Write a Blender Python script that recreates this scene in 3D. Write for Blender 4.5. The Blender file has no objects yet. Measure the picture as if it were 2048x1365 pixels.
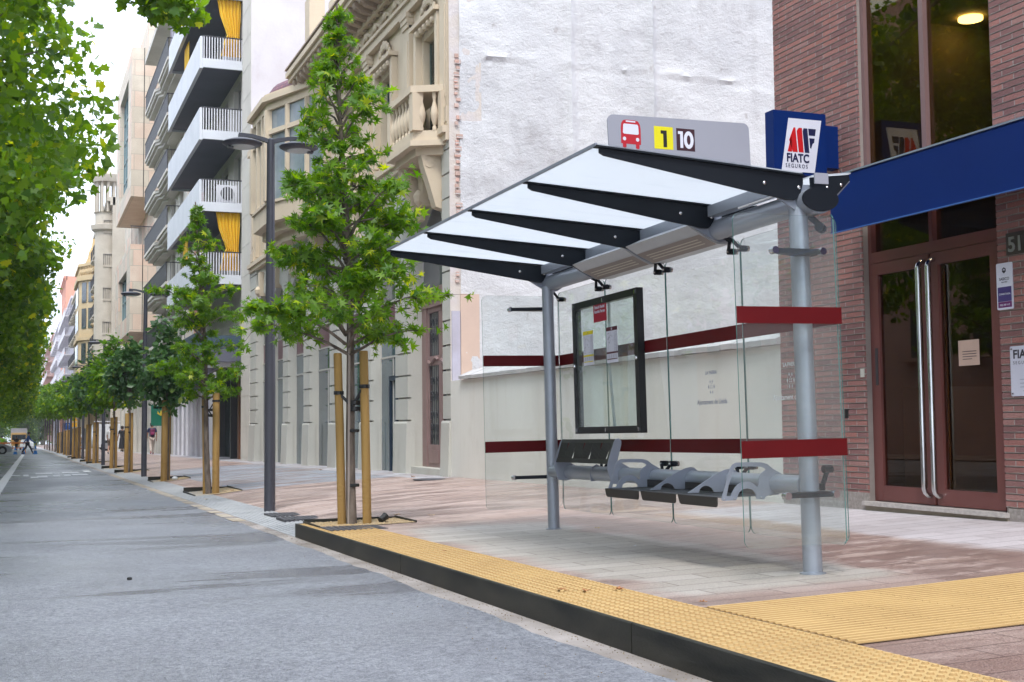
import bpy, math, random
import numpy as np
from mathutils import Vector, Matrix
R_ = math.radians
scene = bpy.context.scene
col = scene.collection

# ------------------------------------------------------------------ camera, world, sun, exposure
def cam_axes():
    f, cx, cy = 2500.0, 1024.0, 682.5
    S = Vector((45 - cx, 857 - cy, f)).normalized()
    P = Vector((5045 - cx, 857 - 0.0097 * 5000 - cy, f))
    U = S.cross(P).normalized()
    if U.y > 0: U = -U
    X = S.cross(U).normalized()
    if X.x < 0: X = -X
    return X, S, U
_X, _S, _U = cam_axes()
def w_(v): return Vector((_X.dot(v), _S.dot(v), _U.dot(v)))
cr, cu, cb = w_(Vector((1, 0, 0))), w_(Vector((0, -1, 0))), w_(Vector((0, 0, -1)))
cd = bpy.data.cameras.new('camera')
cd.sensor_width = 36; cd.lens = 2500 / 2048 * 36; cd.clip_start = 0.05; cd.clip_end = 3000
cam = bpy.data.objects.new('camera', cd); col.objects.link(cam)
cam.matrix_world = Matrix(((cr.x, cu.x, cb.x, 0), (cr.y, cu.y, cb.y, 0), (cr.z, cu.z, cb.z, 0), (0, 0, 0, 1)))
cd.dof.use_dof = False
scene.camera = cam

SUN_EL, SUN_AZ = 58, 205     # azimuth measured from +Y clockwise
world = bpy.data.worlds.new('World'); scene.world = world; world.use_nodes = True
nt = world.node_tree; nt.nodes.clear()
out = nt.nodes.new('ShaderNodeOutputWorld'); bg = nt.nodes.new('ShaderNodeBackground')
sky = nt.nodes.new('ShaderNodeTexSky'); sky.sky_type = 'NISHITA'; sky.sun_disc = False
sky.sun_elevation = R_(SUN_EL); sky.sun_rotation = R_(SUN_AZ); sky.air_density = 1.0; sky.dust_density = 3.0
tc = nt.nodes.new('ShaderNodeTexCoord'); mp = nt.nodes.new('ShaderNodeMapping'); mp.inputs['Scale'].default_value = (1, 1, 3)
nz = nt.nodes.new('ShaderNodeTexNoise'); nz.inputs['Scale'].default_value = 2.2; nz.inputs['Detail'].default_value = 6
rp = nt.nodes.new('ShaderNodeValToRGB')
rp.color_ramp.elements[0].position = 0.3; rp.color_ramp.elements[0].color = (7.9, 9.0, 11.0, 1)
rp.color_ramp.elements[1].position = 0.7; rp.color_ramp.elements[1].color = (10.2, 10.9, 12.2, 1)
mx = nt.nodes.new('ShaderNodeMixRGB'); mx.inputs[0].default_value = 0.85
nt.links.new(tc.outputs['Generated'], mp.inputs[0]); nt.links.new(mp.outputs[0], nz.inputs['Vector'])
nt.links.new(nz.outputs['Fac'], rp.inputs[0]); nt.links.new(sky.outputs[0], mx.inputs[1]); nt.links.new(rp.outputs[0], mx.inputs[2])
nt.links.new(mx.outputs[0], bg.inputs[0]); bg.inputs[1].default_value = 0.12
nt.links.new(bg.outputs[0], out.inputs[0])
sl = bpy.data.lights.new('sun', 'SUN'); sl.energy = 1.4; sl.angle = R_(14); sl.color = (1.0, 0.98, 0.95)
sun = bpy.data.objects.new('sun', sl); col.objects.link(sun)
_az, _el = R_(SUN_AZ), R_(SUN_EL)
sdir = Vector((math.sin(_az) * math.cos(_el), math.cos(_az) * math.cos(_el), math.sin(_el)))
sun.rotation_euler = sdir.to_track_quat('Z', 'Y').to_euler(); sun.location = sdir * 50
vs = scene.view_settings; vs.view_transform = 'Standard'; vs.look = 'None'; vs.gamma = 1; vs.exposure = 1.0
scene.cycles.max_bounces = 10; scene.cycles.transparent_max_bounces = 24; scene.cycles.transmission_bounces = 8
scene.cycles.use_denoising = True

# ------------------------------------------------------------------ material helpers
MATS = {}
def N(nt, t, **kw):
    n = nt.nodes.new('ShaderNode' + t)
    for k, v in kw.items():
        if k.startswith('_'): setattr(n, k[1:], v)
        else: n.inputs[k.replace('__', ' ')].default_value = v
    return n
def newmat(name):
    m = bpy.data.materials.new(name); m.use_nodes = True
    m.node_tree.nodes.clear(); o = m.node_tree.nodes.new('ShaderNodeOutputMaterial')
    MATS[name] = m
    return m, m.node_tree, o
def c4(c): return (c[0], c[1], c[2], 1)
def mat(name, c, c2=None, rough=0.6, metal=0.0, scale=3.0, bump=0.0, bscale=60.0, coords='Object', rvar=0.0, detail=5, mapscale=(1, 1, 1), spec=0.5, coat=0.0):
    """base colour drifting between c and c2 by noise, second finer noise for bump and roughness"""
    if name in MATS: return MATS[name]
    m, nt, o = newmat(name)
    p = N(nt, 'BsdfPrincipled', Roughness=rough, Metallic=metal); p.inputs['Specular IOR Level'].default_value = spec
    p.inputs['Coat Weight'].default_value = coat
    L = nt.links.new
    if coords == 'World':
        g = N(nt, 'NewGeometry'); vec = g.outputs['Position']
    else:
        g = N(nt, 'TexCoord'); vec = g.outputs['Object']
    mpn = N(nt, 'Mapping'); mpn.inputs['Scale'].default_value = mapscale; L(vec, mpn.inputs[0]); vec = mpn.outputs[0]
    n1 = N(nt, 'TexNoise', Scale=scale, Detail=detail); L(vec, n1.inputs['Vector'])
    r = N(nt, 'ValToRGB'); r.color_ramp.elements[0].position = 0.32; r.color_ramp.elements[1].position = 0.68
    c2 = c2 or tuple(x * 0.88 for x in c)
    r.color_ramp.elements[0].color = c4(c); r.color_ramp.elements[1].color = c4(c2)
    L(n1.outputs['Fac'], r.inputs[0]); L(r.outputs[0], p.inputs['Base Color'])
    if bump > 0 or rvar > 0:
        n2 = N(nt, 'TexNoise', Scale=bscale, Detail=4); L(vec, n2.inputs['Vector'])
    if bump > 0:
        b = N(nt, 'Bump', Strength=bump, Distance=0.01); L(n2.outputs['Fac'], b.inputs['Height']); L(b.outputs[0], p.inputs['Normal'])
    if rvar > 0:
        mr = N(nt, 'MapRange'); mr.inputs['To Min'].default_value = rough - rvar; mr.inputs['To Max'].default_value = rough + rvar
        L(n1.outputs['Fac'], mr.inputs['Value']); L(mr.outputs[0], p.inputs['Roughness'])
    L(p.outputs[0], o.inputs[0])
    return m
def glassmat(name, tint=(0.93, 0.97, 0.95), refl=(1, 1, 1), rough=0.0, ior=1.5, haze=0.0):
    if name in MATS: return MATS[name]
    m, nt, o = newmat(name); L = nt.links.new
    t = N(nt, 'BsdfTransparent', Color=c4(tint)); g = N(nt, 'BsdfGlossy', Color=c4(refl), Roughness=rough)
    # thin sheet: both faces reflect like an air-to-glass face, so the index is turned round on back faces
    gm_ = N(nt, 'NewGeometry'); mr_ = N(nt, 'MapRange'); mr_.inputs['To Min'].default_value = ior; mr_.inputs['To Max'].default_value = 1 / ior
    L(gm_.outputs['Backfacing'], mr_.inputs['Value']); fr = N(nt, 'Fresnel'); L(mr_.outputs[0], fr.inputs['IOR']); mxs = N(nt, 'MixShader')
    L(fr.outputs[0], mxs.inputs[0]); L(t.outputs[0], mxs.inputs[1]); L(g.outputs[0], mxs.inputs[2])
    last = mxs
    if haze > 0:
        d = N(nt, 'BsdfDiffuse', Color=(0.75, 0.8, 0.8, 1)); m2 = N(nt, 'MixShader'); m2.inputs[0].default_value = haze
        L(mxs.outputs[0], m2.inputs[1]); L(d.outputs[0], m2.inputs[2]); last = m2
    L(last.outputs[0], o.inputs[0]); return m
def windowmat(name, c=(0.03, 0.04, 0.045), c2=(0.08, 0.1, 0.11), scale=0.8):
    return mat(name, c, c2, rough=0.06, scale=scale, spec=0.8, coords='World', rvar=0.03)
def leafmat(name, a, b, trans=0.35):
    if name in MATS: return MATS[name]
    m, nt, o = newmat(name); L = nt.links.new
    g = N(nt, 'NewGeometry'); r = N(nt, 'ValToRGB')
    r.color_ramp.elements[0].color = c4(a); r.color_ramp.elements[1].color = c4(b)
    e = r.color_ramp.elements.new(0.93); e.color = c4(tuple((x + y) / 2 for x, y in zip(a, b)))
    r.color_ramp.elements[-1].color = (b[0] * 1.9, b[1] * 1.25, b[2] * 0.8, 1)
    L(g.outputs['Random Per Island'], r.inputs[0])
    p = N(nt, 'BsdfPrincipled', Roughness=0.42); L(r.outputs[0], p.inputs['Base Color']); p.inputs['Specular IOR Level'].default_value = 0.45
    hs = N(nt, 'HueSaturation', Value=1.9, Saturation=1.1, Hue=0.485); L(r.outputs[0], hs.inputs['Color'])
    t = N(nt, 'BsdfTranslucent'); L(hs.outputs[0], t.inputs[0])
    ms = N(nt, 'MixShader'); ms.inputs[0].default_value = trans; L(p.outputs[0], ms.inputs[1]); L(t.outputs[0], ms.inputs[2])
    L(ms.outputs[0], o.inputs[0]); return m
def emit(name, c, s):
    if name in MATS: return MATS[name]
    m, nt, o = newmat(name); e = N(nt, 'Emission', Color=c4(c), Strength=s); nt.links.new(e.outputs[0], o.inputs[0]); return m

# ------------------------------------------------------------------ mesh builder
class MB:
    def __init__(s): s.v = []; s.f = []; s.mi = []; s.cur = 0
    def add(s, vs, fs):
        n = len(s.v); s.v += [tuple(p) for p in vs]
        s.f += [tuple(i + n for i in f) for f in fs]; s.mi += [s.cur] * len(fs); return s
    def box(s, x0, x1, y0, y1, z0, z1):
        if x0 > x1: x0, x1 = x1, x0
        if y0 > y1: y0, y1 = y1, y0
        if z0 > z1: z0, z1 = z1, z0
        return s.add([(x, y, z) for x in (x0, x1) for y in (y0, y1) for z in (z0, z1)],
                     [(0, 1, 3, 2), (4, 6, 7, 5), (0, 4, 5, 1), (2, 3, 7, 6), (0, 2, 6, 4), (1, 5, 7, 3)])
    def bbox(s, x0, x1, y0, y1, z0, z1, b=0.01):   # box with bevelled vertical/horizontal outline (octagonal in 2 axes)
        P = [(x0 + b, y0), (x1 - b, y0), (x1, y0 + b), (x1, y1 - b), (x1 - b, y1), (x0 + b, y1), (x0, y1 - b), (x0, y0 + b)]
        cx, cy = (x0 + x1) / 2, (y0 + y1) / 2
        def ins(P, d): return [(cx + (x - cx) * (1 - d / max(abs(x1 - x0) / 2, 1e-4)), cy + (y - cy) * (1 - d / max(abs(y1 - y0) / 2, 1e-4))) for x, y in P]
        rings = [(ins(P, b), z0), (P, z0 + b), (P, z1 - b), (ins(P, b), z1)]
        vs = [(x, y, z) for R, z in rings for x, y in R]; fs = [tuple(range(7, -1, -1)), tuple(range(24, 32))]
        for k in range(3):
            for i in range(8): j = (i + 1) % 8; fs.append((k * 8 + i, k * 8 + j, k * 8 + 8 + j, k * 8 + 8 + i))
        return s.add(vs, fs)
    def quad(s, a, b, c, d): return s.add([a, b, c, d], [(0, 1, 2, 3)])
    def prism(s, poly, axis, c0, c1):
        """poly: 2D points in the two other axes (in xyz order), extruded along axis"""
        def P(u, v, w): 
            l = [u, v]; l.insert(axis, w); return tuple(l)
        n = len(poly); vs = [P(u, v, c0) for u, v in poly] + [P(u, v, c1) for u, v in poly]
        fs = [tuple(range(n)), tuple(range(2 * n - 1, n - 1, -1))] + [(i, n + i, n + (i + 1) % n, (i + 1) % n) for i in range(n)]
        return s.add(vs, fs)
    def ring_plate(s, outer, inner, axis, c0, c1):
        """plate with one hole; outer and inner have the same number of points"""
        def P(u, v, w):
            l = [u, v]; l.insert(axis, w); return tuple(l)
        n = len(outer); vs = [P(*p, c0) for p in outer] + [P(*p, c0) for p in inner] + [P(*p, c1) for p in outer] + [P(*p, c1) for p in inner]
        fs = []
        for i in range(n):
            j = (i + 1) % n
            fs += [(i, j, n + j, n + i), (2 * n + i, 3 * n + i, 3 * n + j, 2 * n + j), (i, 2 * n + i, 2 * n + j, j), (n + i, n + j, 3 * n + j, 3 * n + i)]
        return s.add(vs, fs)
    def tube(s, path, r, n=10, caps=True):
        path = [Vector(p) for p in path]
        rs = r if isinstance(r, (list, tuple)) else [r] * len(path)
        vs = []; up = None
        for i, p in enumerate(path):
            d = (path[min(i + 1, len(path) - 1)] - path[max(i - 1, 0)]).normalized()
            if up is None: up = Vector((0, 0, 1)) if abs(d.z) < 0.9 else Vector((1, 0, 0))
            a = d.cross(up).normalized(); b = a.cross(d).normalized(); up = b
            for k in range(n):
                t = 2 * math.pi * k / n; vs.append(p + (a * math.cos(t) + b * math.sin(t)) * rs[i])
        fs = [(i * n + k, i * n + (k + 1) % n, (i + 1) * n + (k + 1) % n, (i + 1) * n + k) for i in range(len(path) - 1) for k in range(n)]
        if caps: fs += [tuple(range(n - 1, -1, -1)), tuple(range((len(path) - 1) * n, len(path) * n))]
        return s.add(vs, fs)
    def lathe(s, prof, c=(0, 0, 0), n=16, sx=1.0, sy=1.0):
        vs = []; c = Vector(c)
        for r, z in prof:
            for k in range(n):
                t = 2 * math.pi * k / n; vs.append((c.x + r * sx * math.cos(t), c.y + r * sy * math.sin(t), c.z + z))
        fs = [(i * n + k, i * n + (k + 1) % n, (i + 1) * n + (k + 1) % n, (i + 1) * n + k) for i in range(len(prof) - 1) for k in range(n)]
        fs += [tuple(range(n - 1, -1, -1)), tuple(range((len(prof) - 1) * n, len(prof) * n))]
        return s.add(vs, fs)
    def ball(s, c, r, n=10, sc=(1, 1, 1)):
        c = Vector(c); m = max(4, n // 2); prof = []
        vs = []; fs = []
        for i in range(1, m):
            a = math.pi * i / m
            for k in range(n):
                t = 2 * math.pi * k / n
                vs.append((c.x + r * sc[0] * math.sin(a) * math.cos(t), c.y + r * sc[1] * math.sin(a) * math.sin(t), c.z + r * sc[2] * math.cos(a)))
        vs += [(c.x, c.y, c.z + r * sc[2]), (c.x, c.y, c.z - r * sc[2])]; T = len(vs) - 2; B = T + 1
        for i in range(m - 2):
            for k in range(n): fs.append((i * n + k, (i + 1) * n + k, (i + 1) * n + (k + 1) % n, i * n + (k + 1) % n))
        for k in range(n): fs.append((T, k, (k + 1) % n)); fs.append((B, (m - 2) * n + (k + 1) % n, (m - 2) * n + k))
        return s.add(vs, fs)
    def xf(s, M, start=0):
        s.v[start:] = [tuple(M @ Vector(p)) for p in s.v[start:]]; return s
    def build(s, name, m, parent=None, smooth=False, label=None, kind=None, fixn=True):
        me = bpy.data.meshes.new(name); me.from_pydata(s.v, [], s.f)
        ms = m if isinstance(m, (list, tuple)) else [m]
        for k in ms: me.materials.append(k)
        if len(ms) > 1: me.polygons.foreach_set('material_index', s.mi)
        if fixn:
            import bmesh
            bm = bmesh.new(); bm.from_mesh(me); bmesh.ops.recalc_face_normals(bm, faces=bm.faces); bm.to_mesh(me); bm.free()
        if smooth:
            me.polygons.foreach_set('use_smooth', [True] * len(me.polygons))
            if hasattr(me, 'set_sharp_from_angle'): me.set_sharp_from_angle(angle=R_(40))
        me.update()
        o = bpy.data.objects.new(name, me); col.objects.link(o); o.parent = parent
        if label: o['label'] = label
        if kind: o['kind'] = kind
        return o
def thing(name, label, cat, loc=(0, 0, 0), rz=0, group=None):
    o = bpy.data.objects.new(name, None); col.objects.link(o); o.empty_display_size = 0.2
    o.location = loc; o.rotation_euler = (0, 0, rz); o['label'] = label; o['category'] = cat
    if group: o['group'] = group
    return o
def tag(o, label, cat, group=None):
    o['label'] = label; o['category'] = cat
    if group: o['group'] = group
    return o
def struct(o): o['kind'] = 'structure'; return o
def copy_tree(o, parent=None):
    c = o.copy(); col.objects.link(c); c.parent = parent
    for ch in [x for x in list(bpy.data.objects) if x.parent == o]: copy_tree(ch, c)
    return c
def text(body, size, origin, right, up, m, name='lettering', parent=None, bold=0.0, extrude=0.001, align='LEFT', sx=1.0, spacing=1.0, label=None):
    cu = bpy.data.curves.new(name, 'FONT'); cu.body = body; cu.size = size; cu.extrude = extrude; cu.offset = bold
    cu.align_x = align; cu.space_character = spacing; cu.resolution_u = 4
    t = bpy.data.objects.new(name, cu); col.objects.link(t); bpy.context.view_layer.update()
    me = bpy.data.meshes.new_from_object(t.evaluated_get(bpy.context.evaluated_depsgraph_get()))
    bpy.data.objects.remove(t, do_unlink=True); bpy.data.curves.remove(cu)
    right = Vector(right).normalized(); up = Vector(up).normalized(); n = right.cross(up); o_ = Vector(origin)
    M = Matrix(((right.x * sx, up.x, n.x, o_.x), (right.y * sx, up.y, n.y, o_.y), (right.z * sx, up.z, n.z, o_.z), (0, 0, 0, 1)))
    me.transform(M); me.materials.clear(); me.materials.append(m)
    ob = bpy.data.objects.new(name, me); col.objects.link(ob); ob.parent = parent
    if label: ob['label'] = label
    return ob

SL = 0.0108
def street_base(x):
    pts = [(-60, -1.02), (-4, -0.99), (2.32, -0.97), (2.5, -0.966), (3.05, -0.935), (3.6, -0.87), (5.0, -0.77), (6.85, -0.68), (60, -0.5)]
    for (a, za), (b, zb) in zip(pts, pts[1:]):
        if x <= b: return za + (zb - za) * (x - a) / (b - a)
    return -0.5
def plat_base(x):
    pts = [(2.5, -0.83), (3.05, -0.82), (4.2, -0.79), (6.85, -0.68), (60, -0.5)]
    if x < 2.5: return -0.83
    for (a, za), (b, zb) in zip(pts, pts[1:]):
        if x <= b: return za + (zb - za) * (x - a) / (b - a)
    return -0.5
def gz(x, y, plat=None):
    """height of the ground at x, y"""
    t = min(max((y - 12.4) / 2.2, 0), 1); t = t * t * (3 - 2 * t)
    if x < 2.51: b = street_base(x)
    elif x < 3.05: b = plat_base(x) if y < 12.27 else street_base(x)
    else: b = plat_base(x) * (1 - t) + street_base(x) * t
    return b - SL * y
# ------------------------------------------------------------------ setting: ground, road, paving
def mth(nt, op, a, b=None, clamp=False):
    n = nt.nodes.new('ShaderNodeMath'); n.operation = op; n.use_clamp = clamp
    for i, v in enumerate((a, b)):
        if v is None: continue
        if isinstance(v, (int, float)): n.inputs[i].default_value = v
        else: nt.links.new(v, n.inputs[i])
    return n.outputs[0]
def mixc(nt, f, a, b):
    n = nt.nodes.new('ShaderNodeMixRGB')
    for i, v in enumerate((f, a, b)):
        if isinstance(v, (int, float)): n.inputs[i].default_value = v
        elif isinstance(v, tuple): n.inputs[i].default_value = c4(v)
        else: nt.links.new(v, n.inputs[i])
    return n.outputs[0]
def smooth(nt, v, a, b):
    n = nt.nodes.new('ShaderNodeMapRange'); n.interpolation_type = 'SMOOTHSTEP'
    n.inputs['From Min'].default_value = a; n.inputs['From Max'].default_value = b; nt.links.new(v, n.inputs['Value']); return n.outputs[0]
def noise(nt, vec, scale, detail=4, ms=None, rough=0.5):
    if ms:
        m = N(nt, 'Mapping'); m.inputs['Scale'].default_value = ms; nt.links.new(vec, m.inputs[0]); vec = m.outputs[0]
    n = N(nt, 'TexNoise', Scale=scale, Detail=detail, Roughness=rough); nt.links.new(vec, n.inputs['Vector']); return n.outputs['Fac']

def paving_mat():
    m, nt, o = newmat('paving'); L = nt.links.new
    g = N(nt, 'NewGeometry'); P = g.outputs['Position']; s = N(nt, 'SeparateXYZ'); L(P, s.inputs[0]); X, Y = s.outputs[0], s.outputs[1]
    wob = noise(nt, P, 1.3, 3); Xw = mth(nt, 'ADD', X, mth(nt, 'MULTIPLY', mth(nt, 'SUBTRACT', wob, 0.5), 0.7)); 
    wob2 = noise(nt, P, 0.9, 3); Yw = mth(nt, 'ADD', Y, mth(nt, 'MULTIPLY', mth(nt, 'SUBTRACT', wob2, 0.5), 1.6))
    br = N(nt, 'TexBrick'); br.offset = 0.5
    br.inputs['Scale'].default_value = 1.0; br.inputs['Brick Width'].default_value = 0.6; br.inputs['Row Height'].default_value = 0.2
    br.inputs['Mortar Size'].default_value = 0.0045; br.inputs['Mortar Smooth'].default_value = 0.3
    br.inputs['Color1'].default_value = (0.2, 0.2, 0.2, 1); br.inputs['Color2'].default_value = (0.8, 0.8, 0.8, 1); L(P, br.inputs['Vector'])
    spk = noise(nt, P, 130, 2, rough=0.7); spk = smooth(nt, spk, 0.38, 0.62)
    pink = mixc(nt, spk, (0.26, 0.165, 0.13), (0.48, 0.345, 0.285))
    grey = mixc(nt, spk, (0.28, 0.25, 0.215), (0.47, 0.425, 0.37))
    blue = mixc(nt, spk, (0.17, 0.19, 0.23), (0.30, 0.33, 0.38))
    # dry, dusty band of granite under the shelter roof
    dry = mth(nt, 'MULTIPLY', mth(nt, 'MULTIPLY', smooth(nt, Xw, 3.0, 3.25), smooth(nt, Xw, 4.55, 4.3)),
              mth(nt, 'MULTIPLY', smooth(nt, Y, 5.4, 5.75), smooth(nt, Yw, 11.2, 10.2)))
    c = mixc(nt, dry, pink, grey)
    zone = mth(nt, 'MULTIPLY', mth(nt, 'MULTIPLY', smooth(nt, X, 3.55, 3.56), smooth(nt, X, 6.35, 6.34)),
               mth(nt, 'MULTIPLY', smooth(nt, Y, 22.0, 22.01), smooth(nt, Y, 37.0, 36.9)))
    c = mixc(nt, zone, c, blue)
    band = mth(nt, 'MULTIPLY', smooth(nt, X, 6.34, 6.36), smooth(nt, Y, 20.0, 20.05)); c = mixc(nt, band, c, (0.42, 0.42, 0.45))
    lil = mth(nt, 'MULTIPLY', smooth(nt, Xw, 5.5, 5.75), smooth(nt, Y, 10.6, 10.2)); c = mixc(nt, mth(nt, 'MULTIPLY', lil, 0.8), c, mixc(nt, spk, (0.40, 0.37, 0.39), (0.58, 0.55, 0.57)))
    c = mixc(nt, 0.16, c, br.outputs['Color'])
    # wet patches: darker and shinier, streaky along the joints
    w = noise(nt, P, 1.3, 7, ms=(0.6, 1.9, 1), rough=0.68); wet = smooth(nt, w, 0.47, 0.58)
    wet2 = mth(nt, 'MULTIPLY', mth(nt, 'MULTIPLY', smooth(nt, Yw, 6.0, 5.5), smooth(nt, X, 2.9, 3.0)), mth(nt, 'ADD', 0.35, mth(nt, 'MULTIPLY', smooth(nt, w, 0.40, 0.6), 0.65)))
    wet = mth(nt, 'MAXIMUM', wet, wet2)
    wet3 = mth(nt, 'MULTIPLY', mth(nt, 'MULTIPLY', smooth(nt, Xw, 4.3, 4.6), smooth(nt, Yw, 10.5, 9.0)), smooth(nt, noise(nt, P, 2.1, 7, ms=(0.8, 1.7, 1), rough=0.7), 0.42, 0.52)); wet = mth(nt, 'MAXIMUM', wet, wet3)
    wet = mth(nt, 'MULTIPLY', mth(nt, 'MULTIPLY', wet, mth(nt, 'SUBTRACT', 1.0, mth(nt, 'MULTIPLY', lil, 0.85))), mth(nt, 'SUBTRACT', 1.0, mth(nt, 'MULTIPLY', dry, 0.92)))
    c = mixc(nt, mth(nt, 'MULTIPLY', wet, 0.8), c, mixc(nt, spk, (0.14, 0.085, 0.075), (0.33, 0.22, 0.19)))
    dirt = smooth(nt, noise(nt, P, 0.55, 5), 0.5, 0.75); c = mixc(nt, mth(nt, 'MULTIPLY', dirt, 0.25), c, (0.2, 0.17, 0.15))
    c = mixc(nt, mth(nt, 'MULTIPLY', br.outputs['Fac'], 0.85), c, (0.08, 0.055, 0.05))
    p = N(nt, 'BsdfPrincipled'); L(c, p.inputs['Base Color'])
    ro = mth(nt, 'SUBTRACT', 0.62, mth(nt, 'MULTIPLY', wet, 0.33)); L(ro, p.inputs['Roughness'])
    b = N(nt, 'Bump', Strength=0.35, Distance=0.004)
    hgt = mth(nt, 'SUBTRACT', mth(nt, 'MULTIPLY', spk, 0.25), mth(nt, 'MULTIPLY', br.outputs['Fac'], 1.0)); L(hgt, b.inputs['Height']); L(b.outputs[0], p.inputs['Normal'])
    L(p.outputs[0], o.inputs[0]); return m
def asphalt_mat():
    m, nt, o = newmat('asphalt'); L = nt.links.new
    g = N(nt, 'NewGeometry'); P = g.outputs['Position']
    s1 = smooth(nt, noise(nt, P, 75, 3, rough=0.85), 0.36, 0.64)
    s1 = mth(nt, 'ADD', mth(nt, 'MULTIPLY', s1, 0.6), mth(nt, 'MULTIPLY', smooth(nt, noise(nt, P, 22, 4, rough=0.8), 0.36, 0.64), 0.4))
    v = N(nt, 'TexVoronoi', Scale=95.0); L(P, v.inputs['Vector']); st = smooth(nt, v.outputs['Distance'], 0.15, 0.5)
    c = mixc(nt, s1, (0.075, 0.082, 0.10), (0.36, 0.375, 0.415))
    big = smooth(nt, noise(nt, P, 0.9, 8, rough=0.68), 0.38, 0.66)
    c = mixc(nt, big, mixc(nt, 0.25, c, (0.10, 0.10, 0.12)), mixc(nt, 0.12, c, (0.30, 0.32, 0.35)))
    wet = smooth(nt, noise(nt, P, 0.8, 5, ms=(0.22, 1.0, 1), rough=0.55), 0.56, 0.62)
    c = mixc(nt, mth(nt, 'MULTIPLY', wet, 0.38), c, (0.055, 0.05, 0.06))
    p = N(nt, 'BsdfPrincipled'); L(c, p.inputs['Base Color']); L(mth(nt, 'SUBTRACT', mth(nt, 'SUBTRACT', 0.46, mth(nt, 'MULTIPLY', wet, 0.14)), mth(nt, 'MULTIPLY', smooth(nt, noise(nt, P, 0.35, 4), 0.4, 0.65), 0.2)), p.inputs['Roughness'])
    b = N(nt, 'Bump', Strength=0.55, Distance=0.006); L(mth(nt, 'ADD', st, mth(nt, 'MULTIPLY', s1, 0.6)), b.inputs['Height']); L(b.outputs[0], p.inputs['Normal'])
    L(p.outputs[0], o.inputs[0]); return m
M_pave = paving_mat(); M_asph = asphalt_mat()
M_earth = mat('bare ground', (0.2, 0.18, 0.16), rough=0.9, coords='World')
M_gut = mat('gutter concrete', (0.40, 0.36, 0.34), (0.17, 0.145, 0.125), rough=0.7, scale=1.7, bump=0.3, bscale=120, coords='World', rvar=0.15, detail=8)
M_tact = mat('grey paver', (0.43, 0.44, 0.45), (0.33, 0.34, 0.36), rough=0.6, scale=2.5, bump=0.3, bscale=150, coords='World')
M_yel0 = mat('shaded ochre gap', (0.22, 0.135, 0.055), (0.17, 0.10, 0.04), rough=0.7, scale=1.8, bump=0.25, bscale=200, coords='World', detail=8)  # sheet between the guiding ribs, coloured dark to stand for their shadow lines
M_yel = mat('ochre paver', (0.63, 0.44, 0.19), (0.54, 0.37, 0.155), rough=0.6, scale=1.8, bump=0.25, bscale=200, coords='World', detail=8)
M_black = mat('dark kerb steel', (0.008, 0.010, 0.009), (0.045, 0.043, 0.035), rough=0.5, spec=0.25, scale=2.0, bump=0.15, bscale=40, coords='World', rvar=0.12, mapscale=(1, 1, 4), detail=8)
M_white = mat('road paint', (0.72, 0.73, 0.75), (0.6, 0.61, 0.63), rough=0.55, scale=4, bump=0.2, coords='World')
M_gravel = mat('ochre gravel', (0.5, 0.38, 0.22), (0.32, 0.24, 0.15), rough=0.9, scale=60, bump=0.8, bscale=90, coords='World')

def strip(name, xs, ys, m, hf, dz=0.0, kind='structure'):
    mb = MB(); nx = len(xs)
    vs = [(x, y, hf(x, y) + dz) for y in ys for x in xs]
    fs = [(j * nx + i, j * nx + i + 1, (j + 1) * nx + i + 1, (j + 1) * nx + i) for j in range(len(ys) - 1) for i in range(nx - 1)]
    mb.add(vs, fs); o = mb.build(name, m, fixn=False); o['kind'] = kind; return o
def frange(a, b, n): return [a + (b - a) * i / (n - 1) for i in range(n)]
strip('ground', [-80, -40, 40, 80], [-60, 0, 200, 640], M_earth, lambda x, y: -1.6 - SL * y)
strip('road', [-14, -4, 0, 2.345], [-30, 0, 30, 100, 300, 630], M_asph, lambda x, y: street_base(x) - SL * y)
strip('gutter', [2.335, 2.505], [-30, 0, 12, 40, 100, 300], M_gut, lambda x, y: street_base(x) - SL * y, 0.006)
ysl = frange(-12, 12.2, 9) + frange(12.28, 15, 14) + [18, 25, 40, 80, 150, 300, 630]
strip('pavement', [3.05, 3.4, 3.6, 4.2, 5, 6, 6.85, 9, 30], ysl, M_pave, gz)
strip('pavement', [3.0, 3.055], [-12, 0, 12.2], M_pave, lambda x, y: plat_base(x) - SL * y)
strip('pavement', [-30, -14], [-30, 100, 630], M_pave, lambda x, y: -0.95 - SL * y)
M_yel0b = mat('shaded ochre bed', (0.54, 0.37, 0.155), (0.44, 0.29, 0.12), rough=0.7, scale=1.8, bump=0.25, bscale=200, coords='World', detail=8)  # sheet between the domes, shade put into its colour so they stand out
rz0 = lambda y: street_base(2.33) - SL * y + 0.011
# raised platform edge: ochre strip with domes, guiding strip with ribs
strip('tactile_strip', [2.525, 3.0], [-12, 0, 12.2], M_yel0b, lambda x, y: plat_base(x) - SL * y, 0.004)
strip('guiding_strip', [3.0, 3.4, 4.2, 5.2, 6.6], [4.06, 5.23], M_yel0, lambda x, y: gz(x, y), 0.004)
mb = MB(); r0 = 0.0150
for j in range(int(12.1 / 0.0505)):
    y = 0.9 + j * 0.0505
    if y > 12.15: break
    for i in range(9):
        x = 2.552 + i * 0.052; z = plat_base(x) - SL * y + 0.004
        vs = [(x + r0 * math.cos(a), y + r0 * math.sin(a), z) for a in [k * math.pi / 4 for k in range(8)]]
        vs += [(x + r0 * 0.66 * math.cos(a), y + r0 * 0.66 * math.sin(a), z + 0.0075) for a in [k * math.pi / 4 for k in range(8)]]
        mb.cur = 1; mb.add(vs, [(k, (k + 1) % 8, 8 + (k + 1) % 8, 8 + k) for k in range(8)]); mb.cur = 0; mb.f.append(tuple(len(mb.v) - 8 + k for k in range(8))); mb.mi.append(0)
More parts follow.
